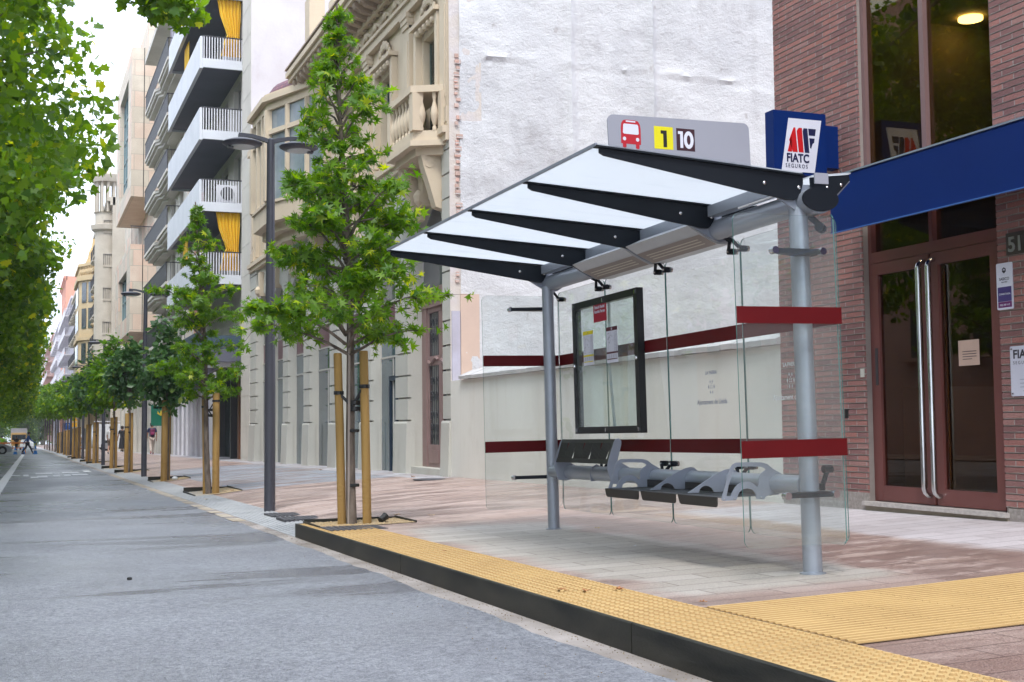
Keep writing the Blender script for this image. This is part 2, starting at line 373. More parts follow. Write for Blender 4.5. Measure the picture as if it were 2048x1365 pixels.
M_yels = mat('shaded ochre flank', (0.42, 0.27, 0.105), (0.34, 0.21, 0.08), rough=0.75, scale=3, coords='World')  # sloping sides of domes and ribs, shading painted in as browner ochre
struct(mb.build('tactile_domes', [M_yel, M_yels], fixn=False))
mb = MB()
for j in range(23):
    y = 4.085 + j * 0.0505; d = 0.0125
    for i in range(12):
        x0 = 3.01 + i * 0.3; x1 = x0 + 0.2985; h = 0.007
        vs = []
        for x in (x0, x1):
            z = gz(x, y) + 0.0045; vs += [(x, y - d, z), (x, y - d * 0.55, z + h), (x, y + d * 0.55, z + h), (x, y + d, z)]
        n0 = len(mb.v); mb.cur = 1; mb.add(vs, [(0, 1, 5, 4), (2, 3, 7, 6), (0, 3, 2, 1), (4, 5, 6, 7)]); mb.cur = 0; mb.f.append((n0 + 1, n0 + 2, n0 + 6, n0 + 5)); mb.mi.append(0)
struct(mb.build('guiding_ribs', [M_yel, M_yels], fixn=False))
# platform joints drawn as real narrow grooves would be: thin dark joint sheets between the ochre tiles
mb = MB()
for j in range(31):
    y = 0.878 + j * 0.404
    if y < 12: z0 = plat_base(2.53) - SL * y + 0.0048; mb.quad((2.525, y, z0), (3.0, y, z0 + 0.01), (3.0, y + 0.003, z0 + 0.01), (2.525, y + 0.003, z0))
struct(mb.build('tile_joints', mat('joint dirt', (0.16, 0.1, 0.05), rough=0.9), fixn=False))
# ragged asphalt lip over the gutter
mb = MB(); rj = random.Random(12); prev = None; y = 2.0
while y < 60:
    e = 2.352 + rj.uniform(0, .028) + .018 * math.sin(y * 3.1); cur = (y, e)
    if prev: mb.add([(2.22, prev[0], rz0(prev[0]) - .0105), (prev[1], prev[0], rz0(prev[0]) - .002), (e, y, rz0(y) - .002), (2.22, y, rz0(y) - .0105)], [(0, 1, 2, 3)])
    prev = cur; y += rj.uniform(.06, .16) * (1 + y / 15)
struct(mb.build('asphalt_lip', M_asph, fixn=False))
# kerb plates
K0 = None
kerbs = [(-6, 4.99), (5.0, 8.6), (8.61, 12.27)]
klab = ['dark steel kerb plate nearest the camera, running out of the bottom of the photo', 'dark steel kerb plate beside the tactile strip, in front of the shelter', 'dark steel kerb plate ending beside the nearest young tree']
for (a, b), lb in zip(kerbs, klab):
    mb = MB(); vs = []
    for y in (a, b):
        t = -0.826 - SL * y; q = -0.99 - SL * y
        vs += [(2.505, y, q), (2.505, y, t - 0.004), (2.509, y, t), (2.524, y, t), (2.528, y, t - 0.02), (2.528, y, q)]
    mb.add(vs, [(i, (i + 1) % 6, 6 + (i + 1) % 6, 6 + i) for i in range(6)] + [tuple(range(6)), tuple(range(11, 5, -1))])
    tag(mb.build('kerb_plate', M_black), lb, 'kerb', 'steel kerb plates along the platform')
mb = MB(); mb.box(2.505, 2.528, 12.272, 12.283, -1.12, -0.826 - SL * 12.27); mb.box(2.53, 3.06, 12.262, 12.275, -1.12, -0.826 - SL * 12.27)
tag(mb.build('kerb_plate', M_black), 'short dark steel end plate closing the platform at the tree', 'kerb', 'steel kerb plates along the platform')
# flush grey ribbed strip beyond the platform
strip('ribbed_strip', [2.5, 3.055], [12.28, 20, 40, 100, 300], M_tact, lambda x, y: street_base(x) - SL * y, 0.004)
mb = MB()
for i in range(11):
    x = 2.525 + i * 0.05; vs = []
    for y in (12.29, 60.0):
        z = street_base(x) - SL * y + 0.0045; vs += [(x - 0.014, y, z), (x - 0.009, y, z + 0.006), (x + 0.009, y, z + 0.006), (x + 0.014, y, z)]
    mb.add(vs, [(0, 1, 5, 4), (1, 2, 6, 5), (2, 3, 7, 6), (0, 3, 2, 1)])
struct(mb.build('ribs', M_tact, fixn=False))
# lane line and the block markings of the raised table further on
def rz_(x, y, d=0.004): return street_base(x) - SL * y + d
mb = MB()
mb.add([(-0.62, 20, rz_(-0.6, 20)), (-0.42, 20, rz_(-0.4, 20)), (0.2, 112, rz_(0, 112)), (-0.05, 112, rz_(0, 112))], [(0, 1, 2, 3)])
mb.add([(-0.62, -20, rz_(-0.6, -20)), (-0.42, -20, rz_(-0.4, -20)), (-0.42, 19.9, rz_(-0.4, 19.9)), (-0.62, 19.9, rz_(-0.6, 19.9))], [(0, 1, 2, 3)])
struct(mb.build('lane_line', M_white, fixn=False))
mb = MB(); rnd = random.Random(3)
for (x, y, w, l) in [(-0.2, 40, .3, .35), (0.12, 39.2, .15, .8), (0.33, 37.0, .2, .6), (0.55, 37.6, .27, .7), (0.95, 38.2, .2, .6), (1.25, 38.6, .2, .6), (1.62, 39.0, .45, .6), (2.0, 42.8, .22, .8), (0.65, 41.5, .5, .5), (1.45, 42.0, .5, .5)]:
    z = rz_(x, y); l *= 2.6; mb.add([(x - w / 2, y, z), (x + w / 2, y, rz_(x + w / 2, y)), (x + w / 2, y + l, rz_(x + w / 2, y + l)), (x - w / 2, y + l, rz_(x, y + l))], [(0, 1, 2, 3)])
struct(mb.build('block_markings', M_white, fixn=False))
# broken gutter stones beyond the platform
mb = MB()
for j in range(26):
    y = 15 + j * 0.9 + rnd.random() * 0.2; l = 0.45 + rnd.random() * 0.3; x = 2.335; z = rz_(x, y, 0.011)
    mb.add([(x, y, z), (x + 0.16, y, z), (x + 0.16, y + l, z - SL * l), (x, y + l, z - SL * l)], [(0, 1, 2, 3)])
struct(mb.build('gutter_stones', mat('gutter stone', (0.5, 0.45, 0.38), (0.3, 0.24, 0.17), rough=0.7, scale=3, coords='World'), fixn=False))
# inspection covers and gratings
M_grate = mat('dark grating', (0.035, 0.035, 0.045), (0.09, 0.09, 0.1), rough=0.5, scale=40, bump=0.8, bscale=70, coords='World')
for (x0, x1, y0, y1, lb) in [(2.82, 3.32, 15.2, 15.75, 'farther of two dark covers set in the pavement by the lamp'), (2.80, 3.34, 14.3, 14.85, 'nearer of two dark covers set in the pavement by the lamp'),
                             (2.56, 3.1, 11.05, 11.45, 'dark cover set across the ochre strip in front of the nearest tree')]:
    mb = MB()
    for k in range(9):
        a = x0 + (x1 - x0) * k / 9; b = a + (x1 - x0) / 9 * 0.8
        mb.box(a, b, y0, y1, gz((x0 + x1) / 2, y0) - 0.02, gz((x0 + x1) / 2, y0) + 0.012)
    mb.box(x0, x1, y0 - 0.01, y0 + 0.01, gz(x0, y0) - 0.02, gz(x0, y0) + 0.016)
    tag(mb.build('pavement_cover', M_grate), lb, 'cover', 'dark covers in the paving')
mb = MB(); mb.lathe([(0.3, 0.0), (0.3, 0.008), (0.27, 0.012), (0, 0.012)], (6.35, 20.0, gz(6.35, 20)), 20)
tag(mb.build('manhole_cover', M_grate), 'dark round manhole cover at the left end of the cream wall', 'manhole cover')
# ------------------------------------------------------------------ bus shelter
M_alu = mat('silver grey paint', (0.33, 0.36, 0.41), (0.29, 0.32, 0.365), rough=0.34, metal=0.35, scale=3, coords='Object', rvar=0.05)
M_plate = mat('grey steel plate', (0.28, 0.305, 0.36), (0.25, 0.275, 0.33), rough=0.42, metal=0.2, scale=4)
M_rib = mat('blue black steel', (0.005, 0.008, 0.013), (0.008, 0.011, 0.016), rough=0.5, scale=3, bump=0.08, bscale=400, spec=0.22)
M_chrome = mat('polished steel', (0.62, 0.62, 0.62), (0.5, 0.5, 0.5), rough=0.18, metal=1.0)
M_glass = glassmat('clear shelter glass', (0.945, 0.965, 0.96), (0.95, 1, 1), 0.0, 1.45, haze=0.03)
M_gedge = mat('green glass edge', (0.05, 0.16, 0.15), (0.09, 0.24, 0.22), rough=0.15, spec=0.8)
M_red = mat('dark red film', (0.085, 0.0008, 0.0025), (0.1, 0.001, 0.003), rough=0.5, spec=0.25)
M_signg = mat('grey sign sheet', (0.30, 0.31, 0.36), (0.28, 0.29, 0.34), rough=0.5)
def frosted():
    m, nt, o = newmat('frosted roof glass'); L = nt.links.new
    g = N(nt, 'TexCoord'); f = noise(nt, g.outputs['Object'], 3, 6, ms=(1, 3, 1)); c = mixc(nt, smooth(nt, f, 0.5, 0.8), (0.66, 0.68, 0.70), (0.60, 0.625, 0.65))
    t = N(nt, 'BsdfTranslucent'); L(c, t.inputs[0]); d = N(nt, 'BsdfPrincipled', Roughness=0.3); L(c, d.inputs['Base Color'])
    a = N(nt, 'MixShader'); a.inputs[0].default_value = 0.12; L(t.outputs[0], a.inputs[1]); L(d.outputs[0], a.inputs[2])
    tr = N(nt, 'BsdfTransparent', Color=(0.9, 0.95, 1, 1)); b = N(nt, 'MixShader'); b.inputs[0].default_value = 0.22; L(a.outputs[0], b.inputs[1]); L(tr.outputs[0], b.inputs[2])
    L(b.outputs[0], o.inputs[0]); return m
M_frost = frosted()
sh = thing('bus_shelter', 'silver grey bus shelter with tilted frosted roof, clear glass panels and a row of seats', 'bus shelter')
SA = Matrix(((0.99975, 0.0189977, -0.0117911), (-0.0188679, 0.9997612, 0.0110246), (0.0119977, -0.0107994, 0.9998697)))
SO = Vector((4.1431, 5.98662, -0.85466))
sh.matrix_world = Matrix.Translation(SO) @ SA.to_4x4()
for y, r, nm in ((0, 0.054, 1), (3.85, 0.050, 2)):
    mb = MB(); mb.tube([(0, y, -0.06), (0, y, 2.07)], r, 28); mb.build('post', M_alu, sh, smooth=True)
    mb = MB(); mb.lathe([(r + 0.02, -0.01), (r + 0.02, 0.004), (r + 0.003, 0.008), (r, 0.01)], (0, y, 0), 28); mb.build('base_plate', M_alu, sh, smooth=True)
mb = MB(); mb.tube([(0.03, -0.12, 2.1), (0.03, 3.93, 2.1)], 0.066, 28); mb.build('roof_beam', M_alu, sh, smooth=True)
# oval black end cap
mb = MB(); n = 36; ov = [(0.066 + 0.118 * math.cos(2 * math.pi * k / n), 2.103 + 0.07 * math.sin(2 * math.pi * k / n)) for k in range(n)]
mb.prism(ov, 1, -0.135, -0.122); ov2 = [(0.062 + 0.085 * math.cos(2 * math.pi * k / n), 2.088 + 0.068 * math.sin(2 * math.pi * k / n)) for k in range(n)]
eo = mb.build('end_cap', M_rib, sh)
mb = MB(); mb.prism(ov2, 1, -0.1215, -0.02); mb.build('end_collar', M_alu, sh, smooth=True)
mb = MB(); mb.box(0.035, 0.125, -0.129, -0.12, 2.19, 2.252); mb.build('grey_tab', M_signg, sh)
RY = [-0.05, 0.95, 1.935, 2.91, 3.86]
TIP = dict(zip(RY, (-1.262, -1.287, -1.318, -1.347, -1.385)))
def rib(y, first=False):
    t = 0.012; tp = TIP[y]
    top = lambda x: 2.243 - 0.074 * (x - 0.02) * 1.262 / -tp
    P = [(tp, top(tp) - 0.004), (tp + .012, top(tp + .012)), (0.005, 2.243), (0.005, 2.205), (-0.02, 2.13), (-0.055, 2.105), (-0.10, 2.106), (-0.3, 2.135), (tp + .027, 2.297), (tp, 2.312)]
    mb = MB(); mb.prism(P, 1, y - t / 2, y + t / 2)
    mb.box(tp - .023, 0.005, y - 0.022, y + 0.022, 0, 0.001)     # flange, sheared to the slope below
    for i in range(len(mb.v) - 8, len(mb.v)):
        x, yy, z = mb.v[i]; mb.v[i] = (x, yy, top(x) + (0.001 if z < 0.0005 else 0.011))
    ro = mb.build('roof_rib', M_rib, sh)
    mb = MB()
    for bx, bz in ((-0.25, 2.195), (-0.025, 2.178)):
        mb.ball((bx, y - 0.008, bz), 0.0125, 12, (1, 0.6, 1))
    mb.build('bolt', M_chrome, ro, smooth=True)
    # rear wing
    Q = [(0.055, 2.24), (0.315, 2.268), (0.322, 2.236), (0.215, 2.135), (0.14, 2.07), (0.06, 2.06)]
    mb = MB(); mb.prism(Q, 1, y - t / 2, y + t / 2); wo = mb.build('rear_wing', M_rib, sh)
    mb = MB()
    for bx, bz in ((0.165, 2.186), (0.26, 2.205)): mb.ball((bx, y - 0.008, bz), 0.011, 12, (1, 0.6, 1))
    mb.build('bolt', M_chrome, wo, smooth=True)
    # grey saddle plate behind the rib gripping the beam
    S = [(-0.20, 2.14), (-0.02, 2.2), (0.13, 2.2), (0.22, 2.15), (0.325, 2.245), (0.335, 2.232), (0.20, 2.10), (0.10, 2.035), (0.04, 2.02), (-0.03, 2.045)]
    mb = MB(); mb.prism(S, 1, y + 0.012, y + 0.022); mb.build('saddle_plate', M_plate, sh)
for k, y in enumerate(RY): rib(y)
# frosted roof glass sheets, front slope and short rear slope, with rails
top = lambda x: 2.243 - 0.074 * (x - 0.02)
for y0, y1 in zip(RY, RY[1:]):
    mb = MB(); a, b = y0 - 0.012, y1 + 0.012
    if y0 > 0: a = y0 + 0.002
    b = y1 - 0.002
    if y1 > 3.8: b = y1 + 0.02
    vs = []
    for e_ in (1, 0):
        for yy, t_ in ((a, TIP[y0]), (b, TIP[y1])):
            x = (t_ - .012) * e_; vs += [(x, yy, 2.2445 - 0.0945 * x / t_ * (-1) + .0125 if False else 2.2445 + (0.0945 if e_ else 0) + .0125), (x, yy, 2.2445 + (0.0945 if e_ else 0) + .0205)]
    mb.add(vs, [(0, 2, 3, 1), (4, 5, 7, 6), (0, 1, 5, 4), (2, 6, 7, 3), (0, 4, 6, 2), (1, 3, 7, 5)]); mb.build('roof_glass', M_frost, sh)
    mb = MB(); vs = []
    for x in (0.065, 0.325):
        for yy in (a, b): vs += [(x, yy, 2.243 + 0.107 * (x - 0.05)), (x, yy, 2.251 + 0.107 * (x - 0.05))]
    mb.add(vs, [(0, 2, 3, 1), (4, 5, 7, 6), (0, 1, 5, 4), (2, 6, 7, 3), (0, 4, 6, 2), (1, 3, 7, 5)]); mb.build('rear_roof_glass', M_frost, sh)
    mb = MB(); mb.box(-0.055, -0.04, y0 + 0.015, y1 - 0.008, 2.178, 2.249); mb.box(-0.04, 0.02, y0 + 0.015, y1 - 0.008, 2.178, 2.184); mb.build('glass_rail', M_alu, sh)
mb = MB(); mb.add([(-1.287, -.06, 2.345), (-1.275, -.06, 2.345), (-1.398, 3.88, 2.345), (-1.410, 3.88, 2.345), (-1.287, -.06, 2.363), (-1.275, -.06, 2.363), (-1.398, 3.88, 2.363), (-1.410, 3.88, 2.363)], [(0, 3, 2, 1), (4, 5, 6, 7), (0, 1, 5, 4), (1, 2, 6, 5), (2, 3, 7, 6), (3, 0, 4, 7)]); mb.build('roof_edge_strip', M_plate, sh)
# two lamp housings between the middle ribs
M_louv = mat('warm grey louvre', (0.30, 0.26, 0.24), (0.26, 0.225, 0.21), rough=0.5)
M_slot = mat('pale slot', (0.62, 0.57, 0.48), (0.55, 0.5, 0.42), rough=0.5)
for y0, y1 in ((0.99, 1.92), (1.97, 2.89)):
    P = [(-0.175, 2.125), (-0.045, 2.182), (0.10, 2.17), (0.16, 2.035), (0.155, 2.02), (0.04, 2.012), (-0.095, 2.075), (-0.12, 2.09)]
    mb = MB(); mb.prism(P, 1, y0, y1); h = mb.build('lamp_housing', mat('light housing', (0.5, 0.52, 0.55), rough=0.4), sh)
    # underside louvre sheet
    a, b = (-0.092, 2.0712), (0.036, 2.0115)
    mb = MB(); mb.add([(a[0], y0 + .01, a[1]), (b[0], y0 + .01, b[1]), (b[0], y1 - .01, b[1]), (a[0], y1 - .01, a[1])], [(0, 1, 2, 3)]); mb.build('louvre', M_louv, h)
    mb = MB()
    for k in range(3):
        f = 0.28 + 0.2 * k; c0 = f - 0.035; c1 = f + 0.035
        p0 = (a[0] + (b[0] - a[0]) * c0, a[1] + (b[1] - a[1]) * c0 - 0.003); p1 = (a[0] + (b[0] - a[0]) * c1, a[1] + (b[1] - a[1]) * c1 - 0.003)
        mb.add([(p0[0], y0 + .09, p0[1]), (p1[0], y0 + .09, p1[1]), (p1[0], y1 - .09, p1[1]), (p0[0], y1 - .09, p0[1])], [(0, 1, 2, 3)])
    mb.build('slot', M_slot, h)
mb = MB(); mb.tube([(-0.06, 0.12, 2.166), (-0.06, 0.55, 2.166)], 0.006, 8); mb.build('light_tube', mat('white tube', (0.8, 0.8, 0.8), rough=0.3), sh)

def rrect(x0, x1, y0, y1, r, n=6):
    P = []
    for cx, cy, a0 in ((x1 - r, y1 - r, 0), (x0 + r, y1 - r, 90), (x0 + r, y0 + r, 180), (x1 - r, y0 + r, 270)):
        for k in range(n + 1): a = R_(a0 + 90 * k / n); P.append((cx + r * math.cos(a), cy + r * math.sin(a)))
    return P
def glass_panel(axis, c, u0, u1, v0, v1, name='glass_panel', r=0.045):
    """rounded glass sheet 8 mm thick with green edge; axis = normal axis"""
    P = rrect(u0, u1, v0, v1, r); n = len(P)
    def Q(u, v, w):
        l = [u, v]; l.insert(axis, w); return tuple(l)
    mb = MB(); c0, c1 = c - 0.004, c + 0.004
    mb.add([Q(*p, c0) for p in P] + [Q(*p, c1) for p in P], [tuple(range(n)), tuple(range(2 * n - 1, n - 1, -1))])
    mb.cur = 1; mb.add([Q(*p, c0) for p in P] + [Q(*p, c1) for p in P], [(i, (i + 1) % n, n + (i + 1) % n, n + i) for i in range(n)])
    return mb.build(name, [M_glass, M_gedge], sh, fixn=False)
def stripes(g, axis, c, u0, u1, s=1):
    for z0, z1 in ((1.392, 1.485), (0.657, 0.752)):
        def Q(u, v, w):
            l = [u, v]; l.insert(axis, w); return tuple(l)
        mb = MB(); a, b = c - 0.0046, c + 0.0046
        if axis == 1: mb.box(u0, u1, a - 0.0004, a + 0.0002, z0, z1)
        else: mb.box(a - 0.0004, a + 0.0002, u0, u1, z0, z1)
        mb.build('red_stripe', M_red, g)
XB = 0.15
gp = []
for k, (a, b) in enumerate(((-0.12, 0.895), (0.905, 1.945), (1.955, 2.995), (3.005, 3.98))):
    g = glass_panel(0, XB, a, b, 0.155, 2.03); stripes(g, 0, XB, a + 0.001, b - 0.001); gp.append(g)
gs = glass_panel(1, -0.15, -0.52, 0.145, 0.174, 2.0, 'side_glass'); stripes(gs, 1, -0.15, -0.519, 0.156)
gf = glass_panel(1, 3.99, -0.555, 0.145, 0.174, 2.0, 'side_glass'); stripes(gf, 1, 3.99, -0.554, 0.144)
# council mark on the back glass: words and rhombic shield of small lozenges
M_mark = mat('grey print', (0.25, 0.27, 0.36), rough=0.6); M_markw = mat('white print', (0.75, 0.78, 0.8), rough=0.6)
def shield(cx_, cz, w, h, mb, yx):
    for sx_ in (-1, 1):
        for (u, v, uw, vh) in ((0.30, 0.62, .13, .22), (0.30, -0.62, .13, .22), (0.72, 0.0, .16, .30), (0.18, 0.12, .10, .12), (0.18, -0.14, .10, .12), (0.0, 0.36, .08, .1)):
            pts = [(u * sx_ - uw, v), (u * sx_, v + vh), (u * sx_ + uw, v), (u * sx_, v - vh)]
            mb.add([yx(cx_ + p * w / 2, cz + q * h / 2) for p, q in pts], [(0, 1, 2, 3)])
for gi, (ya, mm) in enumerate(((1.33, M_mark), (0.37, M_markw))):
    g = gp[1 - gi]; xx = XB - 0.0048
    # panel coordinate: text runs towards -Y (left to right as seen from the road)
    text('LA PAERIA', 0.034, (xx, ya, 1.185), (0, -1, 0), (0, 0, 1), mm, 'council_lettering', g, 0.0008, 0.0002, 'CENTER')
    text('Ajuntament de Lleida', 0.047, (xx, ya, 0.985), (0, -1, 0), (0, 0, 1), mm, 'council_lettering', g, 0.0008, 0.0002, 'CENTER')
    mb = MB(); shield(ya, 1.10, 0.10, 0.115, mb, lambda u, v: (xx, u, v)); mb.build('council_emblem', mm, g, fixn=False)
# black glass holders: double arms at joints, top and bottom
def arm_pair(y, z, flip=1):
    mb = MB()
    for s in ((-1, 1) if 0.2 < y < 3.9 else ((1,) if y < 0.2 else (-1,))):
        mb.tube([(0.04, y, z), (0.085, y + s * 0.02, z - 0.02 * flip), (0.105, y + s * 0.07, z - 0.075 * flip)], [0.014, 0.012, 0.012], 8)
        mb.tube([(0.10, y + s * 0.07, z - 0.078 * flip), (0.145, y + s * 0.07, z - 0.078 * flip)], 0.021, 14)
    a = mb.build('glass_holder', M_rib, sh, smooth=True)
    mb = MB()
    for s in ((-1, 1) if 0.2 < y < 3.9 else ((1,) if y < 0.2 else (-1,))):
        mb.tube([(0.155, y + s * 0.07, z - 0.078 * flip), (0.168, y + s * 0.07, z - 0.078 * flip)], 0.02, 14)
        mb.ball((0.098, y + s * 0.07, z - 0.078 * flip), 0.009, 8)
    mb.build('holder_disc', M_chrome, a, smooth=True)
for y in (0.9, 1.95, 3.0): arm_pair(y, 2.04); arm_pair(y, 0.50, -1)
arm_pair(3.93, 2.04); arm_pair(3.93, 0.5, -1)
mb = MB(); mb.tube([(0.04, 0.0, 2.05), (0.12, -0.02, 1.98), (0.125, -0.04, 1.95)], [0.02, 0.018, 0.018], 8); mb.tube([(0.09, -0.07, 1.955), (0.135, -0.03, 1.95)], 0.028, 12); mb.build('glass_holder', M_rib, sh, smooth=True)
# cross arms on the posts holding the side glass
def side_arm(y, yg, z, x0, x1):
    s = 1 if yg > y else -1; r = 0.055
    mb = MB(); mb.prism([(x0, yg - s * 0.008), (x0 - 0.0, yg - s * 0.03), (-0.06, y + s * 0.03), (0.06, y + s * 0.03), (x1, yg - s * 0.03), (x1, yg - s * 0.008)], 2, z - 0.014, z + 0.014)
    a = mb.build('cross_arm', M_rib, sh)
    for x in (x0, x1):
        mb = MB(); mb.tube([(x, yg - s * 0.03, z), (x, yg + s * 0.012, z)], 0.021, 16)
        mb.build('arm_bolt', M_chrome, a, smooth=True)
side_arm(0, -0.15, 1.80, -0.26, 0.05); side_arm(0, -0.15, 0.445, -0.24, 0.07)
side_arm(3.85, 3.99, 1.88, -0.30, 0.06); side_arm(3.85, 3.99, 0.44, -0.30, 0.06)
mb = MB(); mb.box(0.05, 0.09, -0.02, 0.02, 0.46, 0.50); mb.tube([(0.08, 0, 0.47), (0.115, -0.01, 0.57), (0.12, -0.01, 0.575)], 0.014, 8); mb.tube([(0.09, -0.01, 0.578), (0.145, -0.01, 0.578)], 0.022, 14); mb.build('glass_holder', M_rib, sh, smooth=True)
# bench beam and welded bracket rings
mb = MB(); mb.tube([(0, 0.04, 0.49), (0, 3.82, 0.49)], 0.056, 28); mb.build('bench_beam', M_alu, sh, smooth=True)
AO = [(-0.374, 0.412), (-0.373, 0.423), (-0.352, 0.48), (-0.314, 0.588), (-0.296, 0.611), (-0.271, 0.622), (-0.195, 0.622), (-0.101, 0.618), (-0.063, 0.606), (-0.026, 0.578), (0.03, 0.548), (0.062, 0.49), (0.03, 0.44), (0.0, 0.425), (-0.06, 0.425), (-0.082, 0.418), (-0.094, 0.402), (-0.136, 0.404), (-0.145, 0.41), (-0.144, 0.428), (-0.152, 0.443), (-0.168, 0.462), (-0.201, 0.471), (-0.235, 0.466), (-0.261, 0.447), (-0.275, 0.415), (-0.284, 0.404), (-0.368, 0.405)]
AI = [(-0.345, 0.43), (-0.335, 0.46), (-0.328, 0.49), (-0.299, 0.56), (-0.287, 0.587), (-0.267, 0.598), (-0.187, 0.597), (-0.107, 0.593), (-0.085, 0.585), (-0.073, 0.575), (-0.085, 0.567), (-0.104, 0.555), (-0.118, 0.54), (-0.125, 0.523), (-0.126, 0.505), (-0.126, 0.486), (-0.133, 0.475), (-0.145, 0.482), (-0.155, 0.49), (-0.166, 0.499), (-0.185, 0.507), (-0.208, 0.51), (-0.230, 0.508), (-0.251, 0.502), (-0.268, 0.492), (-0.285, 0.478), (-0.3, 0.455), (-0.315, 0.43)]
def hoop(y):
    mb = MB(); mb.ring_plate(AO, AI, 1, y, y + 0.008); a = mb.build('armrest', M_plate, sh)
    mb = MB()
    for x in (-0.36, -0.295, -0.115): mb.ball((x, y - 0.001, 0.414), 0.006, 8)
    mb.build('bolt', M_chrome, a, smooth=True)
hoop(0.33); hoop(1.9)
BO = [(-0.317, 0.428), (-0.134, 0.528), (-0.054, 0.561), (-0.016, 0.568), (0.013, 0.565), (0.045, 0.54), (0.06, 0.49), (0.04, 0.445), (0.0, 0.43), (-0.076, 0.427), (-0.13, 0.427), (-0.146, 0.452), (-0.165, 0.463), (-0.182, 0.468), (-0.2, 0.467), (-0.215, 0.462), (-0.230, 0.45), (-0.241, 0.428)]
for y in (0.85, 1.37): mb = MB(); mb.prism(BO, 1, y, y + 0.008); mb.build('seat_bracket', M_plate, sh)
# seats: perforated sheet with folded front lip and low back flap
M_seat = mat('seat charcoal', (0.03, 0.036, 0.04), (0.04, 0.046, 0.05), rough=0.38, metal=0.3)
M_lip = mat('seat lip', (0.017, 0.016, 0.015), (0.021, 0.02, 0.019), rough=0.45)
M_hole = mat('perforation', (0.25, 0.22, 0.21), rough=0.8)
for y0, y1 in ((0.36, 0.845), (0.875, 1.365), (1.395, 1.925)):
    mb = MB(); z = 0.424; nxh = 8
    # top sheet built as bars with real slots between
    xs_ = [-0.385, -0.33]; mb.box(-0.385, -0.30, y0, y1, z - 0.003, z)
    ns = 13
    for k in range(ns):
        ya = y0 + (y1 - y0) * k / ns; yb = ya + (y1 - y0) / ns * 0.62
        mb.box(-0.2995, -0.2205, ya, yb, z - 0.003, z); mb.box(-0.1995, -0.1305, ya, yb, z - 0.003, z)
    mb.box(-0.22, -0.20, y0, y1, z - 0.003, z); mb.box(-0.13, -0.02, y0, y1, z - 0.003, z)
    st_ = mb.build('seat', M_seat, sh)
    c = 0.03
    P = [(y0, z - 0.001), (y1, z - 0.001), (y1, z - 0.01), (y1 - 0.02, z - 0.05), (y1 - 0.04, z - 0.058), (y0 + 0.02, z - 0.058), (y0 + 0.004, z - 0.05), (y0, z - 0.035)]
    mb = MB(); mb.prism(P, 0, -0.389, -0.385); mb.build('front_lip', M_lip, st_)
    mb = MB(); mb.prism([(-0.02, z - 0.002), (0.03, z + 0.0), (0.055, z + 0.05), (0.06, z + 0.09), (0.057, z + 0.09), (0.05, z + 0.052), (0.028, z + 0.004), (-0.02, z + 0.001)], 1, y0 + 0.03, y1 - 0.03); mb.build('back_flap', M_lip, st_)
    mb = MB(); mb.box(-0.075, -0.068, y0 + 0.03, y1 - 0.03, z + 0.002, z + 0.05); mb.build('back_flap', M_lip, st_)
# lean rest: two inclined side plates and a perforated dark panel
def lean_plate(y, t=0.008):
    P = [(-0.11, 0.43), (-0.075, 0.545), (-0.045, 0.60), (0.005, 0.735), (0.02, 0.757), (0.046, 0.763), (0.066, 0.745), (0.066, 0.72), (0.03, 0.6), (0.05, 0.54), (0.06, 0.49), (0.03, 0.435), (-0.04, 0.42)]
    P = [(x - 0.085, z) if z > 0.58 else (x - (z - 0.43) / 0.15 * 0.085 if z > 0.43 and x < 0.02 else x, z) for x, z in P]
    mb = MB(); mb.prism(P, 1, y, y + t); return mb.build('side_plate', M_plate, sh)
lean_plate(2.42); lean_plate(3.46)
mb = MB(); mb.prism([(-0.055, 0.43), (-0.062, 0.49), (-0.045, 0.54), (0.0, 0.562), (0.05, 0.53), (0.06, 0.49), (0.03, 0.435)], 1, 2.92, 2.928); mb.build('side_plate', M_plate, sh)
def lean_panel():
    y0, y1 = 2.43, 3.458; n = Vector((-0.945, 0, 0.327)); a0 = Vector((-0.125, 0, 0.575)); a1 = Vector((-0.062, 0, 0.758)); up = (a1 - a0); H = up.length; up.normalize()
    # cells: sheet with slanted slots, built by leaving out slots as parallelogram holes per column
    mb = MB(); rows = []
    def P(y, h, d=0.0): return tuple(a0 + up * h + Vector((0, y, 0)) + n * d)
    def quadslab(ps):
        v = [P(y, h, 0.002) for y, h in ps] + [P(y, h, -0.002) for y, h in ps]
        mb.add(v, [(0, 1, 2, 3), (7, 6, 5, 4), (0, 4, 5, 1), (1, 5, 6, 2), (2, 6, 7, 3), (3, 7, 4, 0)])
    quadslab([(y0, 0), (y1, 0), (y1, 0.035), (y0, 0.035)]); quadslab([(y0, 0.165), (y1, 0.165), (y1, H), (y0, H)])
    quadslab([(y0, 0.035), (y0 + 0.05, 0.035), (y0 + 0.05, 0.165), (y0, 0.165)])
    cols = 6; w = (y1 - y0 - 0.05) / cols
    for c in range(cols):
        ya = y0 + 0.05 + c * w; sgn = 1 if c % 2 else -1; nb = 7; sh_ = 0.06
        for b in range(nb):
            u0 = ya + w * b / nb; u1 = u0 + w / nb * 0.66
            s0, s1 = (0, sh_ * 0.9) if sgn > 0 else (sh_ * 0.9, 0)
            quadslab([(min(u0 + s0 * .5, y1), 0.035), (min(u1 + s0 * .5, y1), 0.035), (min(u1 + s1 * .5, y1), 0.165), (min(u0 + s1 * .5, y1), 0.165)])
    o = mb.build('lean_panel', M_lip, sh)
lean_panel()
